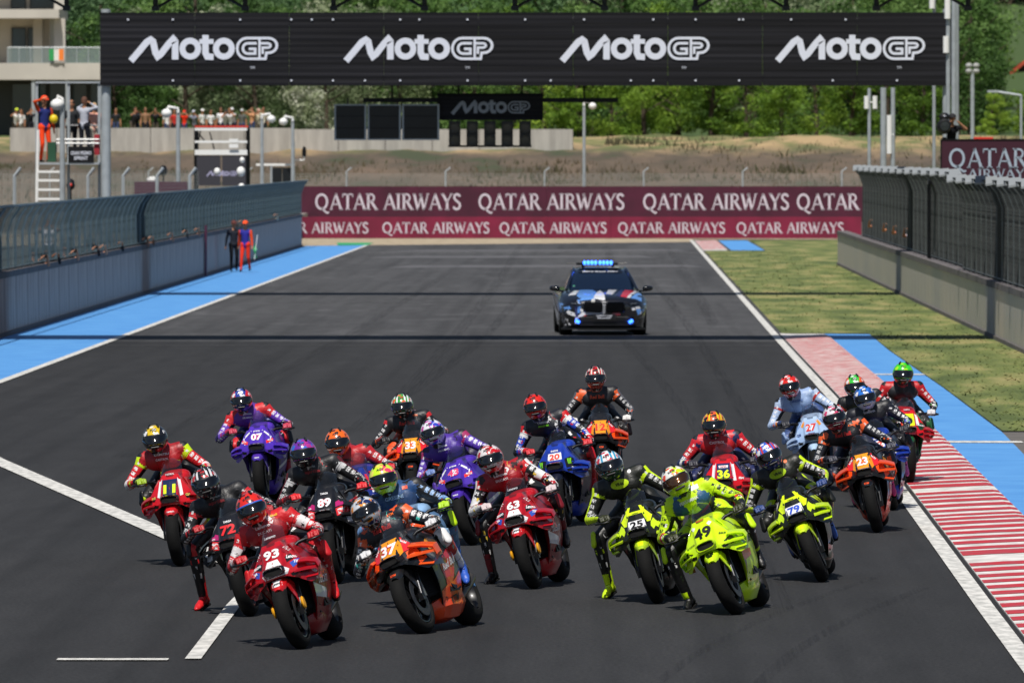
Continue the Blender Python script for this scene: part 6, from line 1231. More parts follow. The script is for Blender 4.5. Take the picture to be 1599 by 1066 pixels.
 dict(c=(572,872), h=(527,692), lean=9, yaw=6, look=(0,0,4), base='#1c2f80', wing='A', side='#b01c28', fender='#c4161c', patches=[('F', plate(.06,.08,.70,.86), W_), ('F2', [(.09,.86),(.13,.85),(.2,.72),(.14,.70)], '#c8202c'), ('F2', [(.16,.70),(.24,.72),(.25,.65),(.17,.65)], W_)], texts=num('5','#c8202c',0,.78,.08,.06)+[('F','PRAMAC',.18,.68,.018,.07,-12,'#c8202c')],
  helm=('#ef6a1c','#e8561c','#15151a','plain'), brow='AGV', suit=dict(torso=[(0,'#15151a'),(.5,'#a81820'),(.88,'#b01c24')], arm=[(0,'#b8222c'),(.15,'#b01c24'),(.4,'#15151a')], leg=[(0,'#121215')], logo=('#dedede','#2a2a2e'), logo_amt=.25), glove='#c01c24', boot='#1a1a1c',
  bike_label='navy and white race bike mostly hidden between the violet and black bikes', rider_label='rider in red and black leathers with plain orange helmet'),
 dict(c=(652,803), h=(628,635), lean=6, yaw=5, look=(0,0,3), base='#1a1a1e', wing='C', wingc='#ef5016', side='#1a1a1e', belly='#ef4a14', fender='#141416', patches=ktm_p, texts=num('33','#e8e8ea',0,.785,.08,.12,'#d03018')+ktm_t,
  helm=('#e8e8ea','#2c9a3c','#e0602c','stripe','#15151a'), brow='KYT', suit=dict(torso=[(0,'#15151a'),(.3,'#8e1c20'),(.45,'#15151a')], arm=[(0,'#c8262c'),(.08,'#1a1a1e'),(.5,'#141417'),(.8,'#8e2a20')], leg=[(0,'#e0501c'),(.5,'#15151a')], logo=('#c9c9c9','#e05a20'), logo_amt=.3), glove='#1c1c1f', boot='#1a1a1c',
  bike_label='orange and black race bike number 33 behind the violet 43', rider_label='rider in black leathers with green orange and white striped helmet, back left centre'),
 dict(c=(1138,853), h=(1115,664), lean=4, yaw=2, look=(0,0,2), base='#c8141f', wing='B', side='#1a2452', fender='#c8141f', patches=[('F', plate(.085,.085,.685,.86), '#1a2452'), ('F2', [(.075,.87),(.105,.87),(.13,.68),(.10,.68)], W_), ('S', [(.3,.6),(.9,.7),(.9,.6),(.3,.5)], W_), ('F', [(-.05,.84),(.05,.84),(.045,.815),(-.045,.815)], W_)], texts=num('36','#d6f019',0,.755,.085,.13)+[('F','CASTROL',0,.828,.014,.07,0,'#c02020'),('F','IBM',.18,.70,.022,.05,-8,W_),('F','HRC',-.18,.70,.022,.05,8,W_)],
  helm=('#e0c01c','#e8602c','#15151a','stripe','#1a1a1e'), brow='HJC', suit=dict(torso=[(0,'#1a2452'),(.4,'#b8161f'),(.8,'#1a2452'),(.9,'#c8202c')], arm=[(0,'#c8202c'),(.2,'#b8161f'),(.36,'#1a2452'),(.62,'#dedede'),(.75,'#1a2452'),(.88,'#c8202c')], leg=[(0,'#1a2452')], logo=('#dedede','#c9e818'), logo_amt=.3), glove='#30303a', boot='#1a1a1c',
  bike_label='red and navy race bike number 36 upright behind the yellow 49', rider_label='rider in red and navy leathers with orange and yellow helmet on bike 36'),
 dict(c=(1284,767), h=(1233,604), lean=10, yaw=4, look=(0,-2,3), base='#a9c0e0', base2='#93b0d8', wing='B', side='#7f9fd0', fender='#a9c4e4', patches=[('F2', [(.06,.86),(.11,.87),(.15,.82),(.10,.79)], '#e2942c'), ('S',[(.3,.5),(.9,.6),(.9,.5),(.3,.4)],'#e8e8ea')], texts=num('27','#c02c24',0,.785,.085,.13,W_)+[('F','Gresini',.0,.72,.016,.08,0,'#1a2f70'),('F','Q8',-.16,.71,.03,.05,12,'#1a2f70'),('F','Q8',.16,.71,.03,.05,-12,'#1a2f70')],
  helm=('#d9281c','#c41a14','#e8e8ea','plain'), brow='KYT', suit=dict(torso=[(0,'#8fa8d0'),(.9,'#a9bede')], arm=[(0,'#b8c8e4'),(.1,'#c02c24'),(.15,'#a9bede'),(.62,'#8fa8d0'),(.8,'#e08a3a'),(.86,'#2a3a60')], leg=[(0,'#3a4f80'),(.5,'#8fa8d0')], stripe=(None,None), logo=('#e8e8ea','#e0602c'), logo_amt=.3), glove='#2a2c34', boot='#c9c9cc',
  bike_label='pale blue race bike number 27 near the start of the kerb', rider_label='rider in pale blue leathers with red and white helmet on bike 27'),
 dict(c=(1372,831), h=(1303,653), lean=13, yaw=3, look=(0,-2,4), base='#1a1a1e', wing='C', wingc='#ef5016', side='#1a1a1e', belly='#c8321c', fender='#141416', patches=ktm_p, texts=num('23','#e8e8ea',0,.785,.08,.12,'#d03018')+ktm_t,
  helm=('#d8d4dc','#15151a','#d03a6a','swirl','#8e1c30'), brow='SHOEI', suit=dict(torso=[(0,'#15151a'),(.4,'#8e1c20'),(.5,'#17171c'),(.9,'#e8602c')], arm=[(0,'#e8602c'),(.14,'#1a1c26'),(.8,'#c84a1c'),(.86,'#1a1c22')], leg=[(0,'#23263a'),(.5,'#d04a1c'),(.62,'#23263a')], logo=('#c9c9c9','#e05a20'), logo_amt=.35), glove='#3a3c48', boot='#d03a7a',
  bike_label='orange and black race bike number 23 beside the kerb on the right', rider_label='rider in navy and orange leathers with pink, black and white helmet near the kerb'),
 dict(c=(1376,772), h=(1335,604), lean=8, yaw=2, look=(0,0,2), base='#c9e018', wing='B', side='#c9e018', fender='#1a1a1c', patches=[('F', plate(.07,.09,.70,.84), K)], texts=num('44','#d6f019',0,.77,.07,.12),
  helm=('#3ac03c','#e8602c','#e8e8ea','band','#15151a'), brow='HJC', suit=dict(torso=[(0,'#15151a')], arm=[(0,'#15151a'),(.08,'#c8262c'),(.14,'#15151a')], leg=[(0,'#15151a')], logo=('#c9c9c9','#c8262c'), logo_amt=.3), glove='#1c1c1f', boot='#1a1a1c',
  bike_label='lime yellow race bike glimpsed between the two riders nearest the kerb', rider_label='mostly hidden rider in black leathers with green, orange and white helmet'),
 dict(c=(1396,796), h=(1351,622), lean=14, yaw=3, look=(0,-1,3), base='#1c3ca8', base2='#16308c', wing='B', side='#101a3c', fender='#14182a', wingc='#1c3ca8', patches=yam_p, texts=num('42','#e0402c',0,.772,.06,.115)+[('F','ENEOS',0,.835,.018,.08,0,W_),('F','YAMAHA',.2,.63,.014,.06,-10,W_)],
  helm=('#2c74d0','#1e50a8','#e8e8ea','band','#c9c9d0'), brow='Arai', suit=dict(torso=[(0,'#15161c'),(.9,'#1a1c26')], arm=[(0,'#1a1c26'),(.5,'#18181a'),(.66,'#1c3ca8'),(.86,'#15161c')], leg=[(0,'#15161c')], logo=('#dedede','#7bd420'), logo_amt=.5), glove='#26262c', boot='#d868b0',
  bike_label='royal blue race bike with green claw marks touching the kerb', rider_label='rider in black leathers with glossy blue and white helmet behind bike 23'),
 dict(c=(1420,755), h=(1410,584), lean=1, yaw=-3, look=(0,2,-2), base='#c8141f', wing='B', side='#0f5a30', fender='#0f5a30', patches=[('F', plate(.07,.08,.72,.86), '#d6f019'), ('F2', [(.10,.73),(.22,.77),(.235,.66),(.14,.66)], '#123a22'), ('F2', [(.085,.86),(.115,.86),(.14,.72),(.10,.72)], W_)], texts=num('10','#101013',0,.78,.07,.11)+[('F','CASTROL',-.165,.715,.016,.085,12,W_),('F','CASTROL',.165,.715,.016,.085,-12,W_),('C','CASTROL',0,.91,.016,.08,0,'#d0d0d0')],
  helm=('#3ad02c','#2cb024','#a8e018','plain','#15301a'), brow='HJC', suit=dict(torso=[(0,'#e8e8ea'),(.3,'#c8c8c8'),(.6,'#1a1a1e'),(.88,'#b8161f')], arm=[(0,'#b8161f'),(.3,'#c8202c'),(.42,'#15151a'),(.7,'#dedede'),(.8,'#15151a')], leg=[(0,'#15151a'),(.5,'#1a5a34')], logo=('#dedede','#3ad02c'), logo_amt=.3), glove='#c9c9cc', boot='#1a1a1c',
  bike_label='green, red and yellow race bike riding on the kerb, rearmost at right', rider_label='rearmost right rider in red, white and black leathers with bright green helmet'),
]
CH = {0:[('T','Lenovo',0,.02,.028,.13,W_),('T','MOTUL',-.11,.08,.018,.06,W_),('T','Shell',.11,.08,.018,.06,'#e0c020'),('T','DUCATI',0,-.03,.022,.12,W_)],
 1:[('T','Red Bull',0,.0,.045,.17,'#c9302c'),('T','KTM',.11,.085,.022,.06,'#ef6a1c'),('T','AVATRADE',-.08,.07,.014,.08,'#e0c060')],
 2:[('T','PERTAMINA',0,-.02,.028,.18,W_),('B','',.09,.07,.04,.07,W_),('B','',-.09,.05,.03,.08,'#2a6ab0')],
 3:[('O','',0,.0,.09,.17,'#c9e818'),('T','VR46',0,.0,.03,.08,K),('O','',.11,.09,.035,.035,W_)], 4:[('T','Lenovo',0,.02,.028,.13,W_),('T','MOTUL',-.10,.07,.018,.06,W_),('T','DUCATI',0,-.03,.022,.12,W_)],
 5:[('O','',0,.0,.09,.17,'#b4d61c'),('T','VR46',0,.0,.03,.08,K),('O','',.11,.08,.035,.035,'#e0703c')], 6:[('T','aprilia',0,.0,.04,.15,'#8a2026'),('T','MICHELIN',0,.05,.014,.09,'#c9c9c9')],
 7:[('T','aprilia',0,.0,.04,.15,'#8a2026'),('T','MOTUL',0,.05,.016,.07,'#c9c9c9')], 8:[('T','GRESINI',0,.0,.035,.17,'#9ab8e0'),('B','',.11,.07,.03,.05,'#e05030')], 9:[('T','prima',0,.02,.03,.1,'#e0e0e8'),('T','PRAMAC',0,-.02,.02,.12,W_)],
 10:[('T','YAMAHA',0,.02,.026,.14,'#c9c9d0'),('T','MONSTER',0,-.02,.02,.12,'#7bd420')], 11:[('T','Red Bull',0,-.01,.045,.17,'#d8502c'),('T','KTM',-.1,.07,.02,.05,'#ef6a1c')], 12:[('T','IDEMITSU',0,.03,.022,.15,W_),('T','CASTROL',0,-.02,.022,.13,W_)],
 13:[('T','prima',0,.02,.03,.1,'#e0e0e8'),('T','PRAMAC',0,-.02,.02,.12,W_)], 14:[('T','PRAMAC',0,.0,.03,.15,'#1a1a1e')], 15:[('T','Red Bull',0,-.01,.045,.17,'#c9302c'),('T','KTM',.1,.07,.02,.05,'#ef6a1c')], 16:[('T','CASTROL',0,.0,.028,.16,W_),('T','HRC',.1,.07,.02,.05,W_)],
 17:[('T','GRESINI',0,.0,.03,.15,'#3a5a98')], 18:[('T','Red Bull',0,-.01,.045,.17,'#c9302c'),('T','KTM',.1,.07,.02,.05,'#ef6a1c')], 20:[('T','YAMAHA',0,.02,.026,.14,'#c9c9d0')], 21:[('T','CASTROL',0,.0,.028,.15,'#1a1a1e'),('T','LCR',0,.05,.02,.06,'#c8202c')]}
for i, sp in enumerate(RS):
    sp['chest'] = CH.get(i)
    M = place(sp['c'], sp['lean'], sp['yaw']); hl = localpt(M, *sp['h'], .64)
    hl.x = max(-.22, min(.22, hl.x)); hl.z = max(1.10, min(1.46, hl.z))
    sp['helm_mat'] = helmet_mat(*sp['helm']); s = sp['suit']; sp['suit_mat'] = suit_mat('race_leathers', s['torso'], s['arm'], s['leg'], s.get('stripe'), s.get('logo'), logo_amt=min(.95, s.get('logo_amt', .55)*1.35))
    sp['cup'] = mat('shoulder_plastic', s.get('cup', s['logo'][0]), .3, .2); sp['vis'] = M_vis[1] if sp.get('vis') else M_vis[0]; sl = sp.get('slider'); sp['slider'] = mat('slider_plastic', sl or s['leg'][-1][1], .45); cfc = sp.get('cuff'); bt = sp['boot']
    sp['cuff'] = GLV(cfc or sp['glove']); sp['glove'] = GLV(sp['glove']); sp['boot'] = BT_(bt)
    b = bike(sp, M); b['group'] = 'race bikes in the pack'
    ft = None
    if sp.get('foot'):
        ft = localpt(M, sp['foot'][0], sp['foot'][1]-14, .95)
    r_ = rider(sp, M, hl, ft, sp.get('fs', -1)); r_['group'] = 'riders in the pack'
# ------------------------------------------------------------------ safety car
def safety_car():
    g = Vector((onx(943.5,201.4),201.4,0)); t = thing('safety_car', 'black white and blue striped safety car with blue light bar, alone behind the pack', 'car', g, None, R(2.5))
    paintb = mat('car_paint_black', '#14151c', .25, .2, 1.0); lb = mat('car_paint_light_blue', '#5f93dc', .3, 0, .8); wh = mat('car_paint_white', '#d9dade', .3, 0, .8); rd = mat('car_paint_red', '#c8242e', .3, 0, .8); nv = mat('car_paint_navy', '#24285c', .3, 0, .8); gry = mat('car_paint_grey', '#5a5f6a', .3, .2, .8)
    # sections: y, half width bottom / shoulder / top, z bottom / shoulder / top
    secs = [(-.04,.60,.74,.60,.22,.50,.70),(.0,.80,.86,.66,.19,.55,.77),(.12,.88,.93,.70,.17,.62,.83),(.35,.92,.965,.74,.17,.70,.89),(.75,.95,.985,.78,.17,.78,.945),(1.2,.95,.98,.80,.18,.82,.99),(1.6,.94,.965,.80,.2,.86,1.02),(2.4,.94,.96,.80,.2,.90,1.0),(3.6,.95,.98,.80,.2,.93,1.02),(4.4,.94,.98,.76,.22,.93,1.05),(4.9,.88,.93,.68,.28,.88,1.04),(5.05,.76,.80,.58,.34,.80,.95)]
    q = MB(); rr = []
    for y, wb, ws, wt, zb, zs, zt in secs:
        half = [(0,zt+.012),(wt*.45,zt+.008),(wt*.75,zt+.004),(wt,zt-.025),((wt+ws)/2+.03,(zt+zs)/2+.015),(ws,zs),(ws+.004,zs-.08),(ws-.01,(zs+zb)/2),(wb+.01,zb+.12),(wb,zb),(wb*.5,zb)]
        def yy(x): return y+(.26*(abs(x)/.95)**3 if y < .5 else 0)
        rr.append([Vector((x,yy(x),z)) for x, z in half]+[Vector((0,y,zb))]+[Vector((-x,yy(x),z)) for x, z in half[:0:-1]])
    q.loft(rr, True, True); bme = q.mesh('body', 35); body = link('body', bme, paintb, t)
    # greenhouse: glass band and roof skin
    P = [(1.25,.70,.70,1.0),(1.55,.76,.66,1.15),(1.95,.78,.60,1.35),(2.25,.78,.575,1.455),(2.7,.78,.58,1.49),(3.2,.78,.58,1.48),(3.7,.76,.56,1.42),(4.2,.74,.54,1.26),(4.6,.70,.52,1.05)]
    q = MB(); rr = []
    for y, wb, wt, zt in P:
        zb = .98; f = (zt-zb)/.5; wtop = wb+(wt-wb)*max(.05,f); rr.append([Vector((-wb,y,zb)),Vector((-(wb+wtop)/2-.015,y,(zb+zt)/2)),Vector((-wtop,y,zt-.03)),Vector((-wtop*.8,y,zt)),Vector((0,y,zt+.015)),Vector((wtop*.8,y,zt)),Vector((wtop,y,zt-.03)),Vector(((wb+wtop)/2+.015,y,(zb+zt)/2)),Vector((wb,y,zb))])
    q.loft(rr, False, False); link('greenhouse', q.mesh('greenhouse', 40), mat('car_glass', '#0b1a30', .06, .2, 1.0), t)
    q = MB(); ro = []
    for (y, wb, wt, zt) in P[3:7]: ro.append([Vector((-wt-.005,y,zt-.045)),Vector((-wt*.8,y,zt+.012)),Vector((0,y,zt+.028)),Vector((wt*.8,y,zt+.012)),Vector((wt+.005,y,zt-.045))])
    q.loft(ro, False, False); link('roof', q.mesh('roof', 60), paintb, t)
    for s in (-1, 1):
        q = MB(); q.tube([(s*.80,1.22,1.0),(s*.70,1.75,1.24),(s*.60,2.22,1.445),(s*.585,2.8,1.475),(s*.58,3.5,1.44),(s*.62,4.5,1.08)], .035, 8); link('pillar', q.mesh('pillar', 60), paintb, t)
    BB = bvh(bme)
    def drop(poly, axis, m, off=.004, nm='livery_stripe', mx=.09):
        tr = tessellate_polygon([[Vector((p[0], p[1], 0)) for p in poly]]); uv, fs = subdiv(poly, tr, mx); Pn = []
        for u, v in uv:
            o, d = (Vector((u,-2,v)), Vector((0,1,0))) if axis == 'F' else ((Vector((u,v,3)), Vector((0,0,-1))) if axis == 'T' else (Vector((axis*2.0,u,v)), Vector((-axis,0,0))))
            h = BB.ray_cast(o, d); Pn.append(h[0]-d*off if h[0] else None)
        fs = [f for f in fs if all(Pn[i] is not None for i in f) and max((Pn[a]-Pn[b]).length for a in f for b in f) < .3]; us = sorted({i for f in fs for i in f}); ix = {u: k for k, u in enumerate(us)}
        if not fs: return
        me = bpy.data.meshes.new(nm); me.from_pydata([Pn[u] for u in us], [], [tuple(ix[i] for i in f) for f in fs]); return link(nm, me, m, body)
    drop([(-.52,.05),(-.22,.05),(-.05,.2),(-.22,1.25),(-.50,1.25),(-.60,.4)], 'T', lb, .004); drop([(-.24,.1),(.02,-.02),(.02,.5),(-.05,1.1),(-.10,.9)], 'T', wh, .006)
    drop([(.38,.25),(.52,.2),(.75,1.2),(.52,1.25)], 'T', rd, .004); drop([(.52,.2),(.58,.2),(.83,1.2),(.75,1.2)], 'T', wh, .005); drop([(.60,.2),(.86,.35),(.88,.9),(.80,.95)], 'T', lb, .006); drop([(.06,.5),(.2,.4),(.34,1.2),(.15,1.25)], 'T', wh, .004); drop([(-.78,.6),(-.62,.5),(-.5,1.1),(-.62,1.15)], 'T', wh, .004); drop([(.28,.3),(.37,.25),(.5,1.2),(.42,1.22)], 'T', nv, .005)
    drop([(-.66,.36),(-.42,.46),(.02,.48),(.03,.76),(-.03,.76),(-.05,.52),(-.5,.52),(-.60,.60),(-.62,.76),(-.56,.78),(-.54,.62),(-.46,.56)], 'F', wh, .006); drop([(-.60,.50),(-.54,.50),(-.52,.80),(-.60,.80)], 'F', lb, .008)
    drop([(-.80,.56),(-.66,.50),(-.60,.28),(-.66,.26),(-.74,.45),(-.88,.50)], 'F', wh, .005); drop([(-.66,.66),(-.62,.66),(-.58,.40),(-.64,.42)], 'F', nv, .007); drop([(.72,.60),(.92,.58),(.84,.44),(.70,.26),(.62,.26),(.76,.46)], 'F', lb, .005); drop([(.84,.54),(.88,.52),(.76,.30),(.70,.29)], 'F', wh, .007); drop([(.90,.46),(.94,.42),(.84,.3),(.80,.32)], 'F', wh, .005); drop([(-.93,.36),(-.80,.44),(-.70,.24),(-.86,.22)], 'F', wh, .005); drop([(-.9,.62),(-.78,.66),(-.74,.60),(-.88,.55)], 'F', lb, .005); drop([(.60,.62),(.80,.65),(.84,.60),(.64,.56)], 'F', wh, .005); drop([(.18,.49),(.36,.52),(.36,.46),(.20,.45)], 'F', rd, .006); drop([(-.44,.47),(-.38,.49),(-.40,.43),(-.46,.43)], 'F', rd, .008)
    for s in (-1, 1):
        drop([(.4,.7),(1.8,.85),(2.8,.6),(1.4,.5),(.5,.5)], s, lb, .005, mx=.15); drop([(1.4,.45),(3.0,.55),(4.4,.9),(4.6,.8),(3.0,.35),(1.5,.3)], s, wh, .007, mx=.15); drop([(.5,.45),(1.0,.5),(1.0,.3),(.45,.28)], s, wh, .006)
    def front_bits(nm, poly, m, par, d0=.012, th=.02):
        """a bevelled plate following the nose"""
        n = len(poly); cx = sum(p[0] for p in poly)/n; cz = sum(p[1] for p in poly)/n; A = []; B_ = []
        for x, z in poly:
            h = BB.ray_cast(Vector((x,-2,z)), Vector((0,1,0))); y = h[0].y if h[0] else .1; A.append(Vector((x,y-d0,z))); B_.append(Vector((cx+(x-cx)*.9,y-d0-th,cz+(z-cz)*.88)))
        q = MB().add(A+B_, [tuple(n+i for i in range(n))]+[(i,(i+1) % n,n+(i+1) % n,n+i) for i in range(n)]); return link(nm, q.mesh(nm, 30), m, par)
    gl = mat('gloss_black', '#07080a', .15, 0, 1)
    def rnd(cx, cz, w_, h_, k=6):
        r_ = []
        for sx, sz, a0 in ((1,1,0),(-1,1,90),(-1,-1,180),(1,-1,270)):
            rad = min(w_, h_)*.28
            for i in range(k): a = R(a0+90*i/(k-1)); r_.append((cx+sx*(w_/2-rad)+rad*math.cos(a), cz+sz*(h_/2-rad)+rad*math.sin(a)))
        return r_
    for s in (-1, 1):
        kd = front_bits('grille', rnd(s*.255,.635,.44,.25), gl, t, .012, .03)
        for k in range(9): x = s*.255-.17+k*.0425; MB().b2((x-.005,-.075,.54),(x+.005,-.06,.73)).build('grille_bar', DARKM, kd)
        hl = front_bits('headlight', [(s*.54,.70),(s*.60,.735),(s*.86,.76),(s*.91,.74),(s*.88,.67),(s*.60,.655)], mat('headlight_glass', '#15181d', .08, .2, 1), t, .012, .012); front_bits('daytime_light', [(s*.60,.715),(s*.74,.728),(s*.74,.715),(s*.60,.70)], mat('lamp_silver', '#8a9096', .2, .6), hl, .028, .004)
        front_bits('side_intake', [(s*.64,.42),(s*.86,.50),(s*.90,.40),(s*.84,.24),(s*.66,.22)], gl, t)
        q = MB().b2((-.05,-.02,-.035),(.05,.02,.035)); o = q.build('blue_flasher', mat('blue_flasher', '#1040ff', .4, emit=(.03,.14,1,1), es=6), t, None, (s*.60,-.02,.315)); o.rotation_euler = (0,R(-35*s),0)
        mi = MB().add(*seg_cap((s*1.02,1.55,1.03), .085, (s*1.10,1.56,1.035), .075, ((0,0,1),.8))).tube([(s*.86,1.5,.97),(s*1.0,1.55,.99)], .022, 8); link('wing_mirror', mi.mesh('wing_mirror', 60), gl, t)
        for y in (.86, 3.87):
            wme = MB().lathe([(0,-.0),(.2,-.02),(.25,.01),(.25,-.12),(.345,-.11),(.36,-.06),(.362,.0),(.36,.14),(.34,.17),(.22,.17),(0,.14)], (0,0,0), 'X', 36).mesh('wheel', 40); wh_ = link('wheel', wme, RUBBER, t); wh_.location = (s*.86,y,.362); wh_.rotation_euler = (0,0,0 if s < 0 else math.pi)
            rm = MB().lathe([(.24,-.10),(.22,-.07),(.05,-.09),(0,-.1)], (0,0,0), 'X', 30).mesh('rim', 40); r_ = link('rim', rm, DARKM, wh_)
    front_bits('lower_grille', [(-.56,.42),(.56,.42),(.62,.30),(.52,.20),(-.52,.20),(-.62,.30)], mat('lower_grille', '#0a0b0d', .6), t, .01, .01)
    q = MB(); q.b2((-.95,.06,.13),(.95,.5,.17)).b2((-.6,-.10,.12),(.6,.1,.15)); q.build('splitter', CARBON, t)
    pl = MB().b2((-.26,-.10,.365),(.26,-.085,.475)).build('number_plate', mat('plate_black', '#1b1c20', .4), t); flat_text('plate_lettering', 'SAFETY CAR', M_logo, pl, (0,-.102,.443), (1,0,0), (0,0,1), .036, .02, .36); flat_text('plate_lettering', 'MotoGP', M_logo, pl, (0,-.102,.395), (1,0,0), (0,0,1), .036, .02, .3)
    em = MB().lathe([(0,-.075),(.045,-.07),(.045,-.05),(0,-.05)], (0,0,.80), 'Y', 16).build('round_emblem', WHITE, t); em.location = (-.25,.045,-.02)
    vs, fs, w0, h0 = text_geo('SAFETY  BMW M', .03)
    bn = MB().b2((-.5,0,-.035),(.5,.006,.035)).build('visor_band', paintb, t, None, (0,2.03,1.405)); bn.rotation_euler = (R(-62),0,0)
    flat_text('band_lettering', 'BMW M  MotoGP  SAFETY', M_logo, bn, (0,-.004,0), (1,0,0), (0,0,1), .05, .02, .8)
    MB().add([(-.35,2.23,1.487),(.15,2.23,1.49),(.3,3.2,1.515),(-.2,3.2,1.515)],[(0,1,2,3)]).build('roof_stripe', lb, t); MB().add([(.17,2.23,1.492),(.42,2.25,1.485),(.5,3.2,1.508),(.32,3.2,1.516)],[(0,1,2,3)]).build('roof_stripe', wh, t)
    MB().lathe([(0,-.002),(.035,0)], (0,0,0), 'Y', 14).build('windscreen_sticker', mat('mint_sticker', '#57c39a', .5), t, None, (-.62,1.44,1.07))
    for k in range(1): MB().tube([(-.5,1.5,1.03),(.0,1.42,1.045)], .008, 5).tube([(.1,1.5,1.03),(.55,1.42,1.04)], .008, 5).build('wiper', BLACKP, t)
    lbx = MB().b2((-.52,2.55,1.545),(.42,2.78,1.60)).b2((-.4,2.6,1.5),(-.34,2.7,1.56)).b2((.28,2.6,1.5),(.34,2.7,1.56)).build('light_bar', BLACKP, t)
    blue = mat('blue_led', '#2060ff', .3, emit=(.03,.14,1,1), es=6)
    for k in range(8): MB().ball((-.335+k*.083+(.02 if k > 3 else 0),2.56,1.60), (.04,.05,.05), 10, 6).build('led_lamp', blue, lbx, 60)
    for s in (-1, 1): MB().tube([(s*.5-.05,2.65,1.58),(s*.68-.05,2.65,1.59)], .01, 6).build('aerial', BLACKP, lbx)
    return t
safety_car()
# ------------------------------------------------------------------ people on foot
def figure(pose):
    lean = {'walk':0, 'shoot':0.02, 'lean':.18, 'idle':0, 'point':0}[pose]; sy = -lean
    hip = Vector((0,0,.95)); ch = Vector((0,sy,1.32)); nk = Vector((0,sy*1.2,1.50)); hd = Vector((0,sy*1.4-.01,1.64))
    B = [((-.07,0,.95),.115,(.07,0,.95),.115,None,2,0,.02),(hip,.12,ch,.135,((0,1,0),.8),0,0,.8),((-.1,sy,1.36),.09,(.1,sy,1.36),.09,None,0,.8,.9),((-.15,sy,1.42),.055,(.15,sy,1.42),.055,None,0,.95,.95),(nk-Vector((0,0,.06)),.055,nk+Vector((0,0,.06)),.05,None,4,0,1),
         (hd,.088,hd+Vector((0,-.005,.06)),.092,((1,0,0),.86),4,0,1),(hd+Vector((0,-.03,-.04)),.055,hd+Vector((0,-.045,-.06)),.04,None,4,0,1),(hd+Vector((0,-.09,.015)),.014,hd+Vector((0,-.105,-.005)),.016,None,4,0,1),(hd+Vector((-.083,.01,.01)),.018,hd+Vector((-.083,.015,-.01)),.014,None,4,0,1),(hd+Vector((.083,.01,.01)),.018,hd+Vector((.083,.015,-.01)),.014,None,4,0,1)]
    for s in (-1, 1):
        sh = Vector((s*.185,sy,1.41)); 
        hand = {'walk':Vector((s*.27,-.16*s,.86)),'idle':Vector((s*.27,-.03,.80)),'shoot':Vector((s*.08,sy-.25,1.60)),'lean':Vector((s*.16,sy-.33,1.52)),'point':Vector((s*.27,-.05,.82)) if s > 0 else Vector((-.10,-.12,1.70))}[pose]
        el, hand = ik(sh, hand, .29, .26, (s*.8,.2,-.6) if pose in ('shoot','lean','point') else (s*.3,1,0))
        B += [(sh,.058,el,.045,None,1,0,.5),(el,.046,hand,.03,None,1,.5,1)]; d = (hand-el).normalized(); B += [(hand,.032,hand+d*.07,.034,((0,1,0),.7),4,0,1),(hand+d*.07,.026,hand+d*.14+Vector((0,-.01,0)),.016,((0,1,0),.6),4,0,1),(hand+d*.03,.016,hand+d*.07+Vector((-s*.03,-.03,0)),.012,None,4,0,1)]
        st = {'walk':.2*s,'idle':0,'shoot':.04*s,'lean':.06*s,'point':.03*s}[pose]; an = Vector((s*.12,st,.09+(.04 if st > .1 else 0))); kn, an = ik((s*.09,0,.92), an, .42, .43, (0,-1,0))
        B += [((s*.09,0,.92),.088,kn,.058,None,2,0,.5),(kn,.06,an,.042,None,2,.5,.94),(an+Vector((0,.02,-.04)),.042,an+Vector((0,-.15,-.055)),.034,((0,0,1),.75),2,.97,1.0)]
    me = fuse('body', B, .019, 3); return me, hd
FG = {p_: figure(p_) for p_ in ('walk','shoot','lean','idle','point')}
q = MB(); rr = []
for j in range(7):
    el = R(-10)+R(98)*j/6; rr.append([Vector((.092*math.sin(a)*math.cos(el), .11*math.cos(a)*math.cos(el)+.012, .04+.115*math.sin(el)-(.05 if math.cos(a) > .2 and j == 0 else 0)+(.05 if math.cos(a) < -.3 and j < 1 else 0))) for a in [2*math.pi*k/16 for k in range(16)]])
q.loft(rr, True, True); HAIR = q.mesh('hair', 60)
q = MB(); rr = []
for j in range(7): el = R(88)*j/6; rr.append([Vector((.102*math.sin(a)*math.cos(el), .118*math.cos(a)*math.cos(el)+.005, .05+.105*math.sin(el))) for a in [2*math.pi*k/16 for k in range(16)]])
q.loft(rr, True, True); q.loft([[Vector((-.07,-.09,.055)),Vector((0,-.10,.062)),Vector((.07,-.09,.055))],[Vector((-.06,-.17,.035)),Vector((0,-.185,.04)),Vector((.06,-.17,.035))]], False, False); CAP = q.mesh('cap', 60)
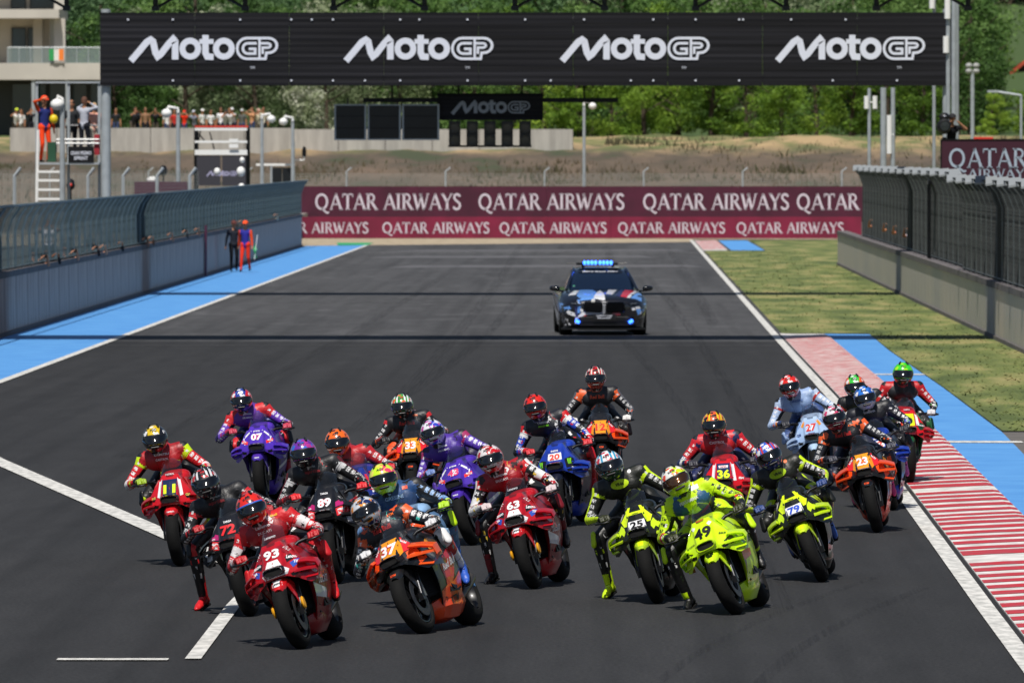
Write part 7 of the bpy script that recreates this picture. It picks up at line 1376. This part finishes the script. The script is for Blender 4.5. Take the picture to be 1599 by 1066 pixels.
def person(px, foot_z, Y, pose, top, legs, label, rz=0, hair='#2a1f18', cap=None, skin='#b07f62', sleeve=None, group=None, X=None, cam_=False, scale=1, shoe='#1a1a1c', bib=None):
    me, hd = FG[pose]; t = thing('person', label, 'person', (X if X is not None else onx(px,Y), Y, foot_z), group, R(rz)); t.scale = (scale,)*3
    m = suit_mat('clothes', [(0,top if not bib else bib),(.97,top)], [(0,top),(.35 if sleeve is None else .98, skin if sleeve is None else sleeve)], [(0,legs),(.955,shoe)], None, None, skin=skin, cloth=True)
    link('body', me, m, t); h = link('cap' if cap else 'hair', CAP if cap else HAIR, mat('head_cover', cap or hair, .8), t); h.location = hd
    if cam_:
        c = MB().b2((-.07,-.06,-.05),(.07,.02,.05)).tube([(0,-.06,0),(0,-.24,0)], [.04,.05], 10).mesh('camera'); o = bpy.data.objects.new('camera_body', c); col.objects.link(o); c.materials.append(BLACKP); o.location = t.location+Matrix.Rotation(R(rz),3,'Z')@Vector((0,-.33,1.64 if pose == 'shoot' else 1.58))*scale; o.rotation_euler = (0,0,R(rz)); tag(o, 'black camera held by the '+' '.join(label.replace('photographer behind the pit wall','photographer').split()[:11]), 'camera', 'cameras held beside the track'); o.name = 'camera_held'
    return t
Yw = F*H/(425-HY)
person(365, .006, Yw, 'walk', '#23262f', '#15161a', 'man in dark shirt and trousers walking beside the orange marshal', 10, sleeve='#23262f', cap='#5a2a24')
mm = person(383, .006, Yw-.6, 'walk', '#d8461c', '#e0341c', 'marshal in orange overalls, blue bib and orange cap on the blue strip', -8, sleeve='#d8461c', cap='#f0501c', bib='#2c2f8a')
X_, Y_ = onx(395,Yw-.7), Yw-.7
t = thing('green_flag', 'furled green flag carried by the orange marshal on the blue strip', 'flag', (X_+.05,Y_,.45)); MB().tube([(0,0,0),(.1,0,.85)], .014, 6).build('stick', WHITE, t); rr = [[Vector((.02+.01*i+.05*math.sin(k*2+i),.03*math.cos(k*1.5),.05+.1*k)) for i in (-2,0,2)] for k in range(6)]; MB().loft(rr, False, False).build('cloth', mat('green_cloth', '#2fa060', .8), t)
dz = onz(254,268)
person(69, dz, 268.3, 'point', '#c8461c', '#f0461a', 'marshal in orange overalls and blue bib standing on the marshal platform', 30, sleeve='#c8361c', cap='#ff4a1c', bib='#26306e', scale=1.12)
person(131, dz+.15, 268.9, 'shoot', '#a9adb8', '#23242c', 'man in grey shirt raising a phone on the marshal platform', 160, sleeve='#a9adb8', hair='#5a3a2c', scale=1.02)
person(147, dz+.1, 269.6, 'idle', '#d8a090', '#b0a898', 'fair person in pink top at the right end of the marshal platform', 10, hair='#c9b48a', scale=.95)
person(112, dz+.1, 269.8, 'idle', '#2a2c30', '#1c1d20', 'person in dark top at the back of the marshal platform', -10)
person(76, .3, 276, 'shoot', '#e0e2ea', '#3a3c46', 'photographer in white shirt at the foot of the white ladder', 0, hair='#6a4a38', scale=.98)
crowd = [(24,'#e4e4e2','#c9dc3a'),(33,'#dcdcda',None),(48,'#22242a',None),(181,'#26282c',None),(207,'#3a3c44',None),(213,'#16181c','#6a2a2a'),(227,'#8a6a50',None),(243,'#24262a',None),(261,'#e2e2e0','#e8e8e6'),(272,'#b8342c',None),(288,'#e0341c','#e0341c'),(304,'#8a90a4','#c0c4cc'),(316,'#d8dad4','#e0e0dc'),(329,'#dcdcda',None),(345,'#e4e4e6',None),(351,'#d4d4d8','#26282c'),(361,'#e0e0e4',None),(367,'#d8d8d8','#e8e8e8'),(378,'#5a5c58','#b8bcbc'),(394,'#d09a70',None),(403,'#c9c0a8','#c8a090'),(411,'#cfc8b4',None)]
wc = {'e':'white','d':'pale','2':'black','3':'charcoal','1':'dark','8':'dusty','b':'red','5':'grey','c':'cream'}
for i, (px, c, cp) in enumerate(crowd):
    ps = random.choice(('shoot','idle','idle','lean')); nm = wc.get(c[1],'coloured')
    person(px, gz(505)+.02, 504.6+random.random()*1.2, ps, c, random.choice(('#23242c','#3a4668','#5a5248')), '%s-clad spectator on the terrace, %s' % (nm, ['below the building','left of the banner post','left of the scaffold','above the red-topped scaffold','right of the scaffold'][0 if px < 60 else 1 if px < 215 else 2 if px < 300 else 3 if px < 385 else 4]), random.uniform(-40,40), cap=cp, hair=random.choice(('#2a1f18','#6a4a2c','#17130f')), group='spectators on the terrace', scale=random.uniform(.95,1.06))
for i, (px, c, sk_, lb_) in enumerate(((42,'#22242a','#b88468','nearest the left edge of the picture'),(60,'#17181c','#8a5c44','second from the left edge'),(90,'#26262c','#c08c70','with raised elbows at the near fence'),(124,'#3a2c2c','#c08c70','in dark brown near the fence corner'),(136,'#2c3050','#c9967a','in navy reaching over the wall'),(163,'#1c1d22','#b88468','small and dark midway along the near fence'),(204,'#2a2024','#c9967a','left of the close pair by the fence break'),(213,'#8a6048','#c9967a','right of the close pair by the fence break'),(244,'#2f3a58','#b88468','in blue midway along the wall'),(268,'#5a544c','#c9967a','in grey-brown past the midpoint of the wall'),(287,'#17181c','#b88468','in black past the midpoint of the wall'),(349,'#8a7458','#c9967a','above the two walking men'),(358,'#a08468','#c9967a','tan-clad just above the walking marshal'),(414,'#d0c8b0','#c9967a','pale-clad near the far end of the wall'))):
    Y = F*13.85/(VX-px); person(px, 0.05, Y, 'lean', c, '#1c1d22', 'photographer behind the pit wall %s' % lb_, 62, skin=sk_, sleeve=c if i % 2 else None, group='photographers behind the pit wall', X=-13.88, cam_=i in (0,2,3,6,9), scale=1.0, cap='#17181c' if i % 3 == 0 else None)
for px, c, cp, lb_ in ((1384,'#b8745a',None,'in brown at the far right-hand fence'),(1408,'#d88a5c','#c8703c','in orange shirt behind the right-hand fence'),(1424,'#c86a4c',None,'in rust shirt beside the orange one'),(1442,'#b8c4dc','#e0e0e4','in pale blue shirt behind the right-hand fence')):
    Y = F*9.35/(px-VX); person(px, 0.3, Y, 'lean', c, '#3a3c44', 'trackside worker '+lb_, -60, X=9.3, group='workers behind the right-hand fence', cap=cp)
# broadcast camera on its stand beside the airline board
Y = 240; t = thing('broadcast_camera', 'large black broadcast camera in a rain cover above the airline board', 'camera', (onx(1474,Y),Y,0)); zc = onz(197,Y)
MB().tube([(0,.1,0),(0,.1,zc-.3)], .06, 8).build('stand', DARKM, t); q = MB().add(*seg_cap((0,-.12,zc+.02), .19, (0,.25,zc-.02), .2)); q.add(*seg_cap((-.02,-.05,zc+.24), .12, (.03,.15,zc+.24), .12)); link('rain_cover', q.mesh('rain_cover', 60), mat('black_cover', '#0c0c0f', .6, bump=.5, bs=12), t)
MB().tube([(0,-.25,zc),(0,-.42,zc)], [.12,.15], 14).build('lens_hood', BLACKP, t); MB().lathe([(0,-.425),(.12,-.423)], (0,0,zc), 'Y', 14).build('lens', mat('lens_glass', '#16222a', .05, coat=1), t); flat_text('cover_lettering', '#3' if 0 else '43', M_logo, t, (0,-.18,zc+.27), (1,0,0), (0,0,1), .05, .02)
person(1484, zc-1.45, Y+.55, 'lean', '#15151a', '#1a1a1e', 'camera operator in black behind the broadcast camera', 8, cap='#15151a')
MB().b2((-.6,-.3,-.1),(1.2,1.0,0)).build('operator_platform', DARKM, None, None, (onx(1484,Y),Y+.3,zc-1.46)); o = bpy.data.objects['operator_platform']; tag(o, 'dark small platform carrying the camera operator behind the airline board', 'platform')
for k in range(4): MB().tube([((-.55,1.15)[k % 2],(-.25,.95)[k//2],-(zc-1.5)),((-.55,1.15)[k % 2],(-.25,.95)[k//2],-.1)], .03, 6).build('leg', DARKM, o)
# small pit-lane cameras and maroon cart beyond the pit wall
for (px, py, Y, lb_) in ((110,290,285,'black remote camera with red tally light beside the ladder'),(255,268,310,'black long-lens camera standing behind the pit wall')):
    t = thing('remote_camera', lb_, 'camera', at(px,py,Y)); MB().add(*seg_cap((0,0,0), .14, (0,.1,.1), .12)).tube([(0,0,-.1),(0,0,-at(px,py,Y).z)], .035, 6).build('housing', BLACKP, t, 50); MB().ball((.0,-.13,.02), .06, 10, 6).build('lens', mat('signal_red', '#d83a2c', .5) if px < 200 else DARKM, t, 50)
t = thing('maroon_cart', 'maroon equipment cart with white round case beyond the pit wall', 'cart', (onx(252,305),305,0)); MB().b2((-.9,-.4,.5),(.9,.4,onz(284,305))).build('body', mat('maroon_paint2', '#4a1a34', .5), t)
for s in (-1,1): MB().lathe([(0,-.05),(.25,-.05),(.25,.05),(0,.05)], (s*.6,0,.25), 'Y', 18).build('wheel', RUBBER, t)
MB().ball((-.3,-.1,onz(281,305)), (.2,.15,.12), 10, 6).build('case', WHITE, t)
